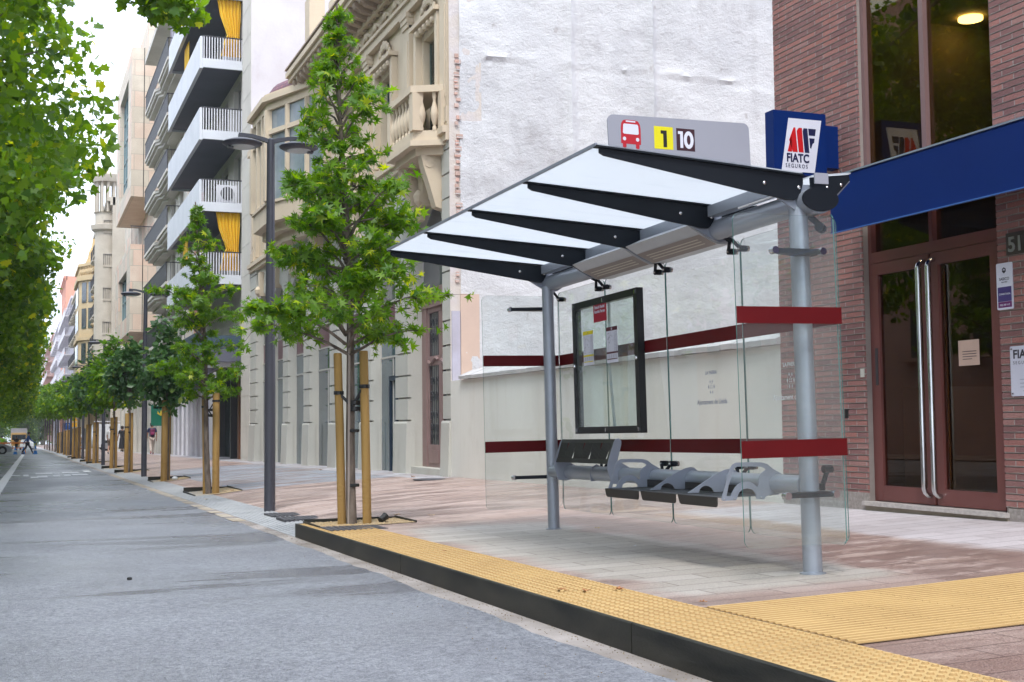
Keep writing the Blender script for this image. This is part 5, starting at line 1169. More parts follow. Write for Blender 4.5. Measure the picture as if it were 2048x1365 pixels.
M_tealg = windowmat('dark teal shop glass', (0.012, 0.03, 0.034), (0.03, 0.06, 0.065), .7)
mb = MB(); mb.box(XF + .0, XF + .1, 41.1, 44.6, 1.3, 2.6); mb.build('shop_header', mat('black shop panel', (0.03, 0.035, 0.042), (0.045, 0.05, 0.06), rough=.3, coords='World'), ab)
mb = MB(); mb.box(XF + .25, XF + .3, 41.2, 44.6, -1.2, 1.3); mb.build('shop_glass', M_tealg, ab)
mb = MB(); mb.box(XF - .02, XF + .35, 44.6, 44.95, -1.2, 2.3); mb.build('shop_pier', mat('rust brown pier', (0.13, 0.05, 0.02), rough=.5), ab)
mb = MB(); mb.box(XF - .06, XF - .03, 41.3, 42.1, 1.15, 1.75); gs_ = mb.build('shop_sign', mat('dark sign', (0.03, 0.07, 0.07), rough=.3), ab)
for a_, b_, c_, d_ in ((41.55, 41.95, 1.50, 1.62), (41.5, 41.9, 1.24, 1.42)):
    mb = MB(); mb.box(XF - .066, XF - .061, a_, b_, c_, d_); mb.build('printed_line', mat('green letters', (0.02, .3, .2), rough=.4), gs_)
mb = MB(); mb.box(XF + .3, XF + .35, 44.95, 50, -1.2, 2.3); mb.build('shop_glass', M_tealg, ab)
mb = MB(); mb.box(XF + .0, XF + .3, 50, 50.4, -1.2, 2.3); mb.build('shop_pier', M_frd, ab); mb = MB(); mb.box(XF, XF + .3, 46.6, 46.8, -1.2, 2.3); mb.build('shop_pier', M_frd, ab)
mb = MB(); mb.box(XW + .05, XW + .3, 52.5, 62.8, -1.6, 2.3); mb.build('panelled_front', mat('pale lilac panels', (0.50, 0.49, 0.54), (0.44, 0.43, 0.48), rough=.6, coords='World'), ab)
mb = MB()
for k in range(7): mb.box(XW - .03, XW + .06, 52.6 + k * 1.65, 52.78 + k * 1.65, -1.6, 2.3)
mb.build('panel_fins', M_railw, ab)
mb = MB(); mb.box(XF - .5, XF - .35, 51.5, 57, 1.5, 2.15); mb.build('awning_sign', mat('navy board', (0.02, 0.02, 0.08), rough=.5), ab)

rng_ = np.random.default_rng(8)
# ===== further facades along the street
XF = XW
def far_building(name, label, y0, y1, ztop, wm, floors, bayw=2.6, balc=None, winw=1.1, gm=None, z0=-3.5, xf=XF, corn=True, rail=None):
    b = thing(name, label, 'building'); mb = MB(); fh = (ztop - 2.2) / floors; n = max(1, int((y1 - y0) / bayw)); hs = []
    bw = (y1 - y0) / n
    for f in range(floors):
        for i in range(n):
            c = y0 + bw * (i + .5); z = 2.2 + fh * f; hs.append((c - winw / 2, c + winw / 2, z + .15, z + fh * .78))
    gfs = [(y0 + bw * i + bw * .15, y0 + bw * (i + 1) - bw * .15, -3.3, 1.5) for i in range(n)]
    wall_x(mb, xf, y0, y1, z0, ztop, hs + gfs, .3)
    mb.quad((xf, y0, z0), (xf + 14, y0, z0), (xf + 14, y0, ztop), (xf, y0, ztop)); mb.quad((xf, y0, ztop), (xf + 14, y0, ztop), (xf + 14, y1, ztop), (xf, y1, ztop)); mb.quad((xf, y1, z0), (xf + 14, y1, z0), (xf + 14, y1, ztop), (xf, y1, ztop))
    mb.build('wall', wm, b)
    for h in hs: window(b, xf + .2, *h, M_fr, gm or M_win, t=.06, bars=(h[2] + (h[3] - h[2]) * .7,))
    for h in gfs: window(b, xf + .25, *h, M_frd, M_winb, t=.08, name='shopfront')
    if corn:
        mb = MB(); mb.box(xf - .45, xf + .2, y0, y1, ztop - .35, ztop); mb.box(xf - .2, xf + .2, y0, y1, ztop - .7, ztop - .351); mb.box(xf - .12, xf + .2, y0, y1, 1.7, 2.0); mb.build('cornice', wm, b)
    if balc:
        d, h, solid, mrail = balc
        for f in range(floors):
            z = 2.2 + fh * f; rows = [(y0 + .4, y1 - .4)] if solid == 'long' else [(y0 + bw * i + bw * .12, y0 + bw * (i + 1) - bw * .12) for i in range(n)]
            for a, c in rows:
                mb = MB(); mb.box(xf - d, xf, a, c, z - .16, z); mb.box(xf - d * .8, xf, a + .15, c - .15, z - .3, z - .161); o = mb.build('balcony', wm, b)
                mb = MB(); m_ = max(4, int((c - a) / .22))
                for i in range(m_ + 1): yy = a + .03 + (c - a - .06) * i / m_; mb.box(xf - d + .02, xf - d + .045, yy - .012, yy + .012, z, z + h)
                for i in range(4): xx = xf - d + .03 + (d - .1) * i / 4; mb.box(xx, xx + .02, a + .01, a + .03, z, z + h)
                mb.box(xf - d, xf - d + .05, a, c, z + h, z + h + .04); mb.box(xf - d, xf, a, a + .04, z + h, z + h + .04)
                mb.build('railing', mrail, o)
    return b
# grey balcony block
gb = thing('grey_balcony_block', 'apartment block with stacked moulded stone balconies and dark rails', 'building')
mb = MB(); hs = []
GZ = [4.0, 6.6, 9.2, 11.8, 14.4, 17.0]
for z in GZ: hs += [(59.5, 60.8, z + .05, z + 2.0), (62.6, 64.4, z + .05, z + 2.0), (66.5, 68, z + .05, z + 2)]
wall_x(mb, XF, 58.01, 78, 1.0, 19.8, hs, .3); mb.box(XF - .9, XF + .5, 58.5, 70, 19.8, 20.1); mb.quad((XF, 58.01, 1), (XF + 12, 58.01, 1), (XF + 12, 58.01, 19.8), (XF, 58.01, 19.8)); mb.build('wall', M_concr, gb)
for z in GZ:
    for a, b in ((59.5, 60.8), (62.6, 64.4), (66.5, 68)): window(gb, XF + .2, a, b, z + .06, z + 1.98, M_fr, M_win)
    P = [(XF, 58.3), (5.95, 58.3), (5.95, 62.6), (6.15, 63.0), (6.15, 63.9), (5.95, 64.3), (5.95, 69.6), (XF, 69.6)]
    mb = MB(); mb.prism(P, 2, z - .14, z); mb.prism([(x + .07 if x < XF else x, y + (.08 if y < 60 else (-.08 if y > 69 else 0))) for x, y in P], 2, z - .28, z - .14); mb.prism([(x + .2 if x < XF else x, y + (.2 if y < 60 else (-.2 if y > 69 else 0))) for x, y in P], 2, z - .42, z - .28); mb.prism([(x + .45 if x < XF else x, y + (.4 if y < 60 else (-.4 if y > 69 else 0))) for x, y in P], 2, z - .56, z - .42)
    bo = mb.build('balcony', M_concr, gb)
    mb = MB()
    for k in range(82): y = 58.34 + k * .1375; mb.box(5.97, 5.985, y - .035, y + .035, z, z + .86)
    for k in range(6): x = 6.0 + k * .16; mb.box(x, x + .02, 58.32, 58.345, z, z + .86)
    mb.box(5.95, 6.0, 58.3, 69.6, z + .86, z + .9); mb.box(5.95, XF, 58.3, 58.35, z + .86, z + .9); mb.build('railing', M_rail, bo)
mb = MB(); vs = []
for t in (0, 1):
    for i in range(13): vs.append((6.1 + i * .06, 58.6 + .05 * math.sin(i * 2.1), GZ[5] + 2.1 - t * 2.0))
mb.add(vs, [(i, i + 1, 14 + i, 13 + i) for i in range(12)]); mb.build('grey_curtain', mat('grey curtain cloth', (0.36, 0.36, 0.42), rough=.8), gb, fixn=False)
mb = MB(); wall_x(mb, XF + .02, 62.9, 78, -2.4, 1.0, [(64, 66.5, -2.3, .7), (68, 70, -2.3, .7), (71.5, 74, -2.3, .7)], .3); mb.build('ground_floor_wall', M_concr, gb)
for a, b in ((64, 66.5), (68, 70), (71.5, 74)): window(gb, XF + .25, a, b, -2.3, .7, M_frd, M_winb, name='shopfront')
mb = MB(); mb.box(5.9, 6.0, 64.0, 64.1, .1, 1.1); mb.box(5.98, XF, 64.0, 64.06, .9, 1.0); mb.box(6.0, 6.75, 64.0, 64.08, .05, 1.05); gs2 = mb.build('green_sign', mat('bank green', (0.0, 0.13, 0.075), rough=.4), gb)
mb = MB(); c = (6.37, .66)
for s in (-1, 0, 1): mb.prism([(c[0] + s * .13 - .05, c[1]), (c[0] + s * .16, c[1] + .14 + (s == 0) * .05), (c[0] + s * .13 + .05, c[1]), (c[0], c[1] - .12)], 1, 63.985, 63.995)
mb.build('wheat_emblem', mat('gold print', (0.6, 0.42, 0.02), rough=.4), gs2)
# sandstone block with projecting glazed box
sb2 = thing('sandstone_block', 'pale sandstone block with two projecting boxes and tall gridded windows', 'building')
M_sgl = windowmat('teal strip glass', (0.10, 0.17, 0.19), (0.17, 0.25, 0.27), .5)
mb = MB(); mb.box(XF, XF + 12, 78.0, 96, -2.5, 25); 
mb.build('wall', M_sand, sb2)
def pbox(y0, y1, z0, z1):
    mb = MB(); x = 5.45
    wall_x(mb, x, y0, y1, z0, z1, [(y0 + 2.5, y1 - 2.6, z0 + (1.0 if z0 > 3 else .1), z1 - 1.2)], .35)
    mb.quad((x, y0, z0), (XF + .05, y0, z0), (XF + .05, y0, z1), (x, y0, z1)); mb.quad((x, y0, z0), (x, y1, z0), (XF + .05, y1, z0), (XF + .05, y0, z0)); mb.quad((x, y0, z1), (x, y1, z1), (XF + .05, y1, z1), (XF + .05, y0, z1)); mb.quad((x, y1, z0), (XF + .05, y1, z0), (XF + .05, y1, z1), (x, y1, z1))
    o = mb.build('projecting_box', M_sand, sb2)
    mb = MB(); a, b, c, d = y0 + 2.5, y1 - 2.6, z0 + (1.0 if z0 > 3 else .1), z1 - 1.2
    for k in range(5): yy = a + (b - a) * k / 4; mb.box(x + .25, x + .32, yy - .06, yy + .06, c, d)
    n = int((d - c) / 1.1)
    for k in range(n + 1): zz = c + (d - c) * k / n; mb.box(x + .26, x + .31, a, b, zz - .04, zz + .04)
    w = mb.build('grid_window', mat('teal frame', (0.16, 0.25, 0.27), rough=.4), o)
    mb = MB(); mb.box(x + .3, x + .31, a, b, c, d); mb.build('pane', M_sgl, w)
    mb = MB(); mb.box(6.1, 6.14, y0 - .01, y0 + .02, z0, z1); mb.build('shadow_joint', M_blk, o)
pbox(72.2, 84, 12.9, 21.4); pbox(72.2, 84, 5.3, 10.2)
mb = MB(); mb.box(XF - .12, XF - .101, 78.3, 96, -2.4, 2.2)
for k in range(5): mb.box(XF - .3, XF - .12, 79 + k * 3.6, 79.9 + k * 3.6, -2.4, 2.4)
mb.build('ground_floor_piers', M_concr, sb2)
mb = MB(); mb.box(XF - .1, XF + .5, 71.0, 78.2, 10.0, 21.5); mb.build('side_wall', M_sand, sb2)
mb = MB()
for k in range(20): mb.box(5.5 + k * .07, 5.52 + k * .07, 72.2, 72.22, 10.2, 11.2)
mb.box(5.45, 6.85, 72.2, 72.24, 11.2, 11.25); mb.build('roof_railing', M_rail, sb2)
M_tan = plaster('warm grey stone', (0.50, 0.45, 0.37), (0.42, 0.37, 0.30), .6, .2, 12, stain=(0.25, 0.21, 0.17))
# columned grey building with corner turret
far_building('columned_stone_building', 'grey ornate building with round corner turret and iron balconies', 110, 133, 19.5, M_tan, 6, 3.6, (0.7, .9, 'each', M_rail), 1.4)
tb = [o for o in bpy.data.objects if o.name.startswith('columned_stone')][0]
mb = MB(); c = (6.5, 111.5, 0)
mb.lathe([(1.0, 4), (1.0, 16.6), (1.3, 16.8), (1.35, 17.2), (1.0, 17.3), (1.0, 18.2), (1.15, 18.3)], c, 20)
for k in range(12): a = k * math.pi / 6; mb.tube([(c[0] + .95 * math.cos(a), c[1] + .95 * math.sin(a), 18.2), (c[0] + .95 * math.cos(a), c[1] + .95 * math.sin(a), 20.9)], .12, 8)
mb.lathe([(1.25, 20.9), (1.35, 21.2), (1.4, 21.5), (1.1, 21.7), (.6, 22.0), (0.01, 22.1)], c, 20); mb.build('corner_turret', M_tan, tb, smooth=True)
far_building('yellow_bay_building', 'yellow ochre building with a tall polygonal bay and stone balustrade', 133, 165, 16.2, plaster('ochre render', (0.56, 0.42, 0.24), (0.48, 0.36, 0.2), .5, .1, 10), 5, 4.5, (0.5, .9, 'each', M_rail), 1.6)
yb_ = [o for o in bpy.data.objects if o.name.startswith('yellow_bay')][0]
mb = MB(); P = [(XF, 134), (5.3, 137), (5.3, 146), (XF, 149)]
for z0, z1, k in ((2.5, 15.2, 0), (15.2, 15.7, .25), (9.0, 9.4, .2), (16.7, 17.0, .15)): mb.prism([(x - k if x < XF else x, y + (-k if y < 140 else k)) for x, y in P], 2, z0, z1)
mb.build('polygonal_bay', MATS['ochre render'], yb_)
for zf in (3.2, 6.6, 10.2, 12.9):
    for (xa, ya), (xb_, ybb) in zip(P, P[1:]):
        d = Vector((xb_ - xa, ybb - ya, 0)); n_ = Vector((-d.y, d.x, 0)).normalized(); n_ = n_ if n_.x < 0 or n_.y < 0 else -n_
        for t in ((.18, .44), (.56, .82)): 
            A = Vector((xa, ya, 0)) + d * t[0] + n_ * .06; B = Vector((xa, ya, 0)) + d * t[1] + n_ * .06
            mb = MB(); mb.quad((A.x, A.y, zf), (B.x, B.y, zf), (B.x, B.y, zf + 2.1), (A.x, A.y, zf + 2.1)); mb.build('bay_window', M_win, yb_, fixn=False)
mb = MB(); pts = [(5.4 + .0, 137.2 + k * .45) for k in range(20)] + [(XF - .1 - k * .15, 134.1 + k * .3) for k in range(10)]; balusters(mb, pts, 15.7, 1.0, .14, 6); mb.build('balustrade', MATS['ochre render'], yb_)
mb = MB(); mb.lathe([(1.2, 17.2), (1.2, 18.5), (.9, 18.7), (.7, 20), (.35, 20.8), (.3, 21.5), (.05, 22.6)], (XF + .6, 150, 0), 8); mb.build('roof_spire', mat('gold stone', (0.52, 0.36, 0.16), rough=.8), yb_); mb = MB(); mb.lathe([(.8, 17.2), (.8, 18.5), (.5, 19.8), (.2, 20.4), (.04, 21.3)], (XF + .4, 156, 0), 8); mb.build('roof_spire', mat('gold stone', (0.52, 0.36, 0.16), rough=.8), yb_)
M_lil = plaster('lilac grey render', (0.56, 0.53, 0.57), (0.49, 0.46, 0.50), .5, .1, 10); M_pk = plaster('rose render', (0.60, 0.38, 0.33), (0.52, 0.33, 0.29), .5, .1, 10); M_or = plaster('orange render', (0.62, 0.27, 0.18), (0.55, 0.24, 0.16), .5, .1, 10)
far_building('pale_stone_house', 'pale stone house with white wall face beyond the yellow building', 165, 195, 18.5, M_tan, 5, 5, (0.8, 1, 'each', M_rail), 1.8)
far_building('white_awning_block', 'white block with long balconies and pale green awnings far down the street', 195, 235, 19.5, M_lil, 6, 6, (1.3, 1, 'long', M_railw), 2)
far_building('orange_topped_block', 'orange brick block rising above the far white facades', 235, 262, 27.0, M_or, 7, 6, None, 2)
far_building('pink_stone_house', 'pink and white house with heavy white cornice far down the street', 262, 320, 21.0, M_lil, 5, 8, (0.9, 1, 'each', M_railw), 2.4)
far_building('red_striped_block', 'farthest white and red block beside the plane trees', 320, 422, 23.0, M_pk, 6, 12, (1.6, 1.2, 'long', M_railw), 4)
far_building('end_of_street_block', 'pale block closing the view at the far end of the street', 425, 520, 15, M_lil, 4, 14, None, 5)
b = thing('side_street_house', 'pale house closing the side street behind the white van', 'building'); mb = MB(); mb.box(26, 34, 84, 126, -3, 17); mb.build('wall', M_concr, b)
for f in range(5):
    for i in range(12): mb = MB(); mb.box(25.97, 26.0, 85 + 3.3 * i, 86.2 + 3.3 * i, 1.5 + 3 * f, 3.4 + 3 * f); mb.build('window', M_win, b)
# houses on the other side of the street, behind the plane trees (seen in the shop glass)
def opposite(name, label, y0, y1, ztop, wm):
    b = thing(name, label, 'building'); mb = MB(); n = int((y1 - y0) / 3.2); bw = (y1 - y0) / n; x = -19.0
    mb.box(x - 8, x, y0, y1, -2.5, ztop); mb.build('wall', wm, b)
    for f in range(int((ztop - 2) / 3)):
        for i in range(n):
            c = y0 + bw * (i + .5); z = 2.4 + 3 * f; mb = MB(); mb.box(x, x + .03, c - .6, c + .6, z, z + 2); mb.build('window', M_win, b)
            mb = MB(); mb.box(x, x + .5, c - .9, c + .9, z - .15, z); mb.build('balcony', wm, b)
opposite('opposite_house', 'house across the street mirrored in the entrance glass', -2, 24, 14, M_concr)
opposite('opposite_house', 'tall pink house across the street behind the plane trees', 24, 52, 17, M_pk)
opposite('opposite_house', 'long pale house further along the other side of the street', 52, 100, 18, M_lil)
opposite('opposite_house', 'house across the street far beyond the plane trees', 100, 180, 16, M_concr)
# ------------------------------------------------------------------ foliage
def star(nt_=5, inner=.42, lobes=None):
    """leaf template: centre + alternating lobe tips and notches, slightly cupped"""
    vs = [(0, 0.30, 0.0)]; fs = []
    ang = [-150, -200 + 0, 90, 20, -30] if False else None
    tips = [(0.0, 1.0), (0.52, 0.72), (0.60, 0.16), (-0.60, 0.16), (-0.52, 0.72)]
    order = [(0.0, 1.08), (0.14, 0.50), (0.60, 0.80), (0.26, 0.34), (0.66, 0.08), (0.10, 0.06), (-0.10, 0.06), (-0.66, 0.08), (-0.26, 0.34), (-0.60, 0.80), (-0.14, 0.50)]
    for x, y in order: vs.append((x, y, -0.10 * (x * x * 2 + (y - .3) ** 2)))
    n = len(order)
    fs = [(0, 1, 2), (0, 2, 3), (0, 3, 4), (0, 4, 5), (0, 5, 6), (0, 6, 7), (0, 7, 8), (0, 8, 9), (0, 9, 10), (0, 10, 11), (0, 11, 1)]
    return np.array(vs), np.array(fs)
def maple():
    order = [(0.0, 1.0), (0.2, 0.66), (0.5, 0.74), (0.44, 0.45), (0.62, 0.22), (0.3, 0.04), (-0.3, 0.04), (-0.62, 0.22), (-0.44, 0.45), (-0.5, 0.74), (-0.2, 0.66)]
    vs = [(0, 0.34, 0.02)] + [(x, y, -0.12 * (x * x * 2 + (y - .3) ** 2)) for x, y in order]
    return np.array(vs), np.array([(0, i, i % 11 + 1) for i in range(1, 12)])
def oval():
    vs = [(0, 0, 0), (0.3, 0.3, 0.05), (0.26, 0.7, 0.03), (0, 1, -.06), (-0.26, 0.7, 0.03), (-0.3, 0.3, 0.05)]
    return np.array(vs), np.array([(0, 1, 2), (0, 2, 3), (0, 3, 4), (0, 4, 5)])
TPL = {'star': star(), 'maple': maple(), 'oval': oval()}
def leaves(name, pts, size, kind, m, parent, rng, droop=0.25, upw=0.55, svar=0.42, out=None):
    """pts (n,3) leaf bases; out (n,3) optional outward directions"""
    T, F = TPL[kind]; n = len(pts)
    nrm = rng.normal(size=(n, 3)) * 0.75; nrm[:, 2] += upw
    if out is not None: nrm += out * 0.55
    nrm /= np.linalg.norm(nrm, axis=1)[:, None]
    t = rng.normal(size=(n, 3)); t[:, 2] -= droop
    if out is not None: t += out * 0.8
    t -= (t * nrm).sum(1)[:, None] * nrm; t /= np.linalg.norm(t, axis=1)[:, None]
    b = np.cross(t, nrm); s = size * (1 + svar * (rng.random(n) * 2 - 1))
    V = pts[:, None, :] + s[:, None, None] * (T[None, :, 0, None] * b[:, None, :] + T[None, :, 1, None] * t[:, None, :] + T[None, :, 2, None] * nrm[:, None, :])
    V = V.reshape(-1, 3); k = len(T); FF = (F[None] + (np.arange(n) * k)[:, None, None]).reshape(-1, 3)
    me = bpy.data.meshes.new(name); me.vertices.add(len(V)); me.vertices.foreach_set('co', V.ravel())
    me.loops.add(FF.size); me.loops.foreach_set('vertex_index', FF.ravel().astype(np.int32))
    me.polygons.add(len(FF)); me.polygons.foreach_set('loop_start', (np.arange(len(FF)) * 3).astype(np.int32))
    me.materials.append(m); me.update(calc_edges=True); me.validate()
    o = bpy.data.objects.new(name, me); col.objects.link(o); o.parent = parent; return o
L_gum = leafmat('sweetgum leaf', (0.05, 0.145, 0.012), (0.25, 0.42, 0.035), 0.52)
L_plane = leafmat('plane leaf', (0.055, 0.145, 0.012), (0.25, 0.40, 0.03), 0.54)
L_dark = leafmat('catalpa leaf', (0.04, 0.11, 0.035), (0.12, 0.23, 0.07), 0.35)
M_bark = mat('grey brown bark', (0.20, 0.16, 0.13), (0.07, 0.055, 0.045), rough=.9, scale=14, bump=1.0, bscale=30, mapscale=(1, 1, .35), detail=8)
M_planeb = mat('plane bark', (0.22, 0.20, 0.15), (0.10, 0.09, 0.07), rough=.85, scale=5, bump=.4, bscale=12)
M_stake = mat('yellow pine stake', (0.37, 0.225, 0.065), (0.24, 0.14, 0.04), rough=.75, scale=3.0, bump=.25, bscale=20, mapscale=(3, 3, .25), detail=8)
M_strap = mat('black strap', (0.012, 0.012, 0.012), rough=.5)
def young_tree(name, label, x, y, zb, top, bot, prof, seed, nbr, perb, leaf, lsize, kind, lean=(0, 0), tr=0.035, curve=1.0, lim=None):
    """prof(t) crown radius for t 0..1 from crown base to top"""
    t = thing(name, label, 'tree', (x, y, zb), group='young trees in the pavement'); rnd = random.Random(seed); rng = np.random.default_rng(seed)
    H = top - zb; B = bot - zb; mb = MB(); path = []; rr = []
    for k in range(13):
        f = k / 12; path.append((lean[0] * f + .03 * math.sin(f * 7 + seed), lean[1] * f + .03 * math.cos(f * 5 + seed), H * f * .97 - .05)); rr.append(tr * (1 - .86 * f) + .004 + .02 * max(0, .08 - f))
    mb.tube(path, rr, 10); P = lambda h: Vector(path[0]).lerp(Vector(path[-1]), min(1, max(0, h / H)))
    mb.build('trunk', M_bark, t, smooth=True)
    mb = MB(); pts = []; outs = []
    for i in range(nbr):
        f = (i + rnd.random()) / nbr; h = B + (H - B) * f * .97; R = prof(f) * rnd.choice((.55, .8, .95, 1.0, 1.1, 1.28)) * rnd.uniform(.9, 1.05)
        az = i * 2.39996 + rnd.uniform(-.3, .3); d = Vector((math.cos(az), math.sin(az), 0)); p0 = P(h - R * .28)
        rise = R * rnd.uniform(.15, .5) * curve * (1 + 1.1 * f); br = []
        for k in range(6):
            u = k / 5; br.append(p0 + d * R * u + Vector((0, 0, rise * math.sin(u * 1.9))) + Vector((rnd.uniform(-1, 1), rnd.uniform(-1, 1), rnd.uniform(-1, 1))) * .02)
        mb.tube(br, [max(.002, (.012 + .006 * (1 - f)) * (1 - u / 5.6)) for u in range(6)], 5, caps=False)
        m = int(perb * 1.2 * (R / max(prof(.25), .1)) ** 1.35 * rnd.uniform(.3, 1.5))
        # side twigs
        for q in range(max(3, m // 5)):
            u = rnd.uniform(.22, 1.0) ** .8; a = br[int(u * 5 * .999)].lerp(br[min(5, int(u * 5 * .999) + 1)], (u * 5) % 1)
            td = (d * .5 + Vector((rnd.uniform(-1, 1), rnd.uniform(-1, 1), rnd.uniform(-.35, .6)))).normalized(); tl = rnd.uniform(.07, .24) * (R / .9 + .35)
            mb.tube([a, a + td * tl * .6, a + td * tl], [.003, .002, .0015], 4, caps=False)
            for w in range(5): 
                pt = a + td * tl * rnd.uniform(.25, 1.05) + Vector((rnd.uniform(-1, 1), rnd.uniform(-1, 1), rnd.uniform(-1, 1))) * lsize * .25
                pts.append(pt); outs.append(td)
    for q in range(9): pts.append(P(H * rnd.uniform(.8, 1.0)) + Vector((rnd.uniform(-.05, .05), rnd.uniform(-.05, .05), 0))); outs.append(Vector((rnd.uniform(-1, 1), rnd.uniform(-1, 1), .3)))
    mb.build('branches', M_bark, t)
    leaves('crown', np.array([tuple(p) for p in pts]), lsize, kind, leaf, t, rng, out=np.array([tuple(o) for o in outs]))
    return t
def stake(x, y, zb, h, r, label, lean=(0, 0), square=False, tie=None, grp='timber stakes holding the young trees'):
    s = thing('tree_stake', label, 'stake', (x, y, zb), group=grp)
    mb = MB(); n = 4 if square else 12
    mb.tube([(0, 0, -.15), (lean[0] * .5, lean[1] * .5, h / 2), (lean[0], lean[1], h - .012), (lean[0], lean[1], h)], [r, r * .99, r * .98, r * .86], n)
    mb.build('post', M_stake, s, smooth=not square)
    if tie:
        tz, tx, ty = tie; mb = MB(); f = tz / h; c = (lean[0] * f, lean[1] * f)
        mb.lathe([(r + .004, 0), (r + .008, .002), (r + .008, .034), (r + .004, .036)], (c[0], c[1], tz), n)
        a = Vector((c[0], c[1], tz + .018)); b = Vector((tx - x, ty - y, tz - .14)); d = (b - a); side = Vector((-d.y, d.x, 0)).normalized() * .004
        for sg_ in (1, -1):
            o_ = side * sg_ * 8
            mb.add([tuple(a + o_ + Vector((0, 0, -.018))), tuple(b + o_ + Vector((0, 0, -.018))), tuple(b + o_ + Vector((0, 0, .018))), tuple(a + o_ + Vector((0, 0, .018))), tuple(a + o_ + side + Vector((0, 0, -.018))), tuple(b + o_ + side + Vector((0, 0, -.018))), tuple(b + o_ + side + Vector((0, 0, .018))), tuple(a + o_ + side + Vector((0, 0, .018)))], [(0, 1, 2, 3), (4, 7, 6, 5), (3, 2, 6, 7), (0, 4, 5, 1)])
        mb.lathe([(.048, -.02), (.056, -.015), (.056, .02), (.048, .025)], (tx - x, ty - y, tz - .14), 12); mb.build('tie_strap', M_strap, s)
    return s
def pit(x0, x1, y0, y1, lb, pebbles=0, seed=0):
    p = thing('tree_pit', lb, 'tree pit', ((x0 + x1) / 2, (y0 + y1) / 2, gz((x0 + x1) / 2, (y0 + y1) / 2)), group='gravel filled tree pits'); o = p.location.copy()
    def Z(x, y): return gz(min(max(x, 2.52 if y < 12 else 2.52), 9), y)
    mb = MB()
    vs = [(x, y, Z(x, y) + .006) for y in (y0, (y0 + y1) / 2, y1) for x in (x0, (x0 * .5 + x1 * .5), x1)]; local(mb.add(vs, [(0, 1, 4, 3), (1, 2, 5, 4), (3, 4, 7, 6), (4, 5, 8, 7)]), o); mb.build('gravel', M_gravel, p, fixn=False)
    mb = MB(); t = .012
    for a, b, c, d in ((x0, x1, y1, y1 + t), (x1, x1 + t, y0, y1 + t), (x0 - t, x0, y0, y1)): 
        zz = max(Z(a, c), Z(b, d)); mb.box(a, b, c, d, zz - .1, zz + .022)
    local(mb, o); mb.build('steel_edge', M_black, p)
    if pebbles:
        rn = random.Random(seed); mb = MB()
        for k in range(pebbles):
            x, y = rn.uniform(x0 + .02, x1 - .02), rn.uniform(y0 + .02, y1 - .02); r = rn.uniform(.006, .013); mb.ball((x, y, Z(x, y) + .008), r, 5, (1, rn.uniform(.7, 1.2), .6))
        local(mb, o); g = mb.build('pebbles', M_gravel, p, fixn=False); g['kind'] = 'stuff'
    return p
# --- first tree, in front of the platform
x1_, y1_, z1_ = 2.97, 11.75, gz(2.97, 11.75)
pit(2.58, 3.5, 11.5, 12.22, 'gravel tree pit at the end of the ochre platform strip', 900, 1)
pr1 = lambda t: (0.50 + 2.2 * t if t < .2 else 0.98 * (1 - (t - .2) / .8) ** 0.85 + .03)
young_tree('sweetgum_tree', 'nearest young sweetgum with star shaped leaves between two pine stakes', x1_, y1_, z1_, 4.30, 0.98, lambda t: min(0.70 + 2.4 * t, 1.0 * (1 - t) ** .85 + .02) * (.86 + .2 * math.sin(t * 19 + 1)), 11, 90, 92, L_gum, .078, 'star', (-.16, .0), .046)
stake(2.86, 11.80, z1_, 1.64, .042, 'left stake of the nearest young tree, leaning slightly', (-.045, .0), tie=(1.24, x1_, y1_)); stake(3.08, 11.70, z1_, 1.66, .044, 'right stake of the nearest young tree, with a split near its foot', (-.035, 0), tie=(1.3, x1_, y1_))
mb = MB(); mb.tube([(0, 0, 0), (.01, 0, 2.4)], .012, 8); cn = mb.build('cane', mat('weathered cane', (0.32, 0.27, 0.24), rough=.7)); cn.location = (x1_ - .065, y1_ - .02, z1_); tag(cn, 'thin weathered cane tied to the trunk of the nearest tree', 'cane')
mb = MB()
for z in (.36, .88): mb.lathe([(.05, 0), (.055, .004), (.055, .026), (.05, .03)], (-.01, 0, z), 10)
o = mb.build('trunk_band', M_strap, bpy.data.objects['sweetgum_tree'])
# --- second tree
x2, y2 = 3.06, 22.3; z2 = gz(x2, y2); pit(2.76, 3.54, 21.9, 23.6, 'gravel tree pit of the second sweetgum')
young_tree('sweetgum_tree', 'second young sweetgum, tall and open, in front of the white balconies', x2, y2, z2, 4.15, .62, lambda t: (.55 + 1.6 * t if t < .28 else .98 * (1 - (t - .28) / .72) ** 1.1 + .04) * (.75 + .35 * math.sin(t * 17)), 23, 64, 52, L_gum, .09, 'star', (-.26, 0), .05)
stake(3.0, 22.4, z2, 1.72, .052, 'left stake of the second young tree', (-.03, 0), tie=(1.5, x2, y2)); stake(3.14, 22.2, z2, 1.76, .062, 'thick right stake of the second young tree', (.0, 0), tie=(1.6, x2, y2))
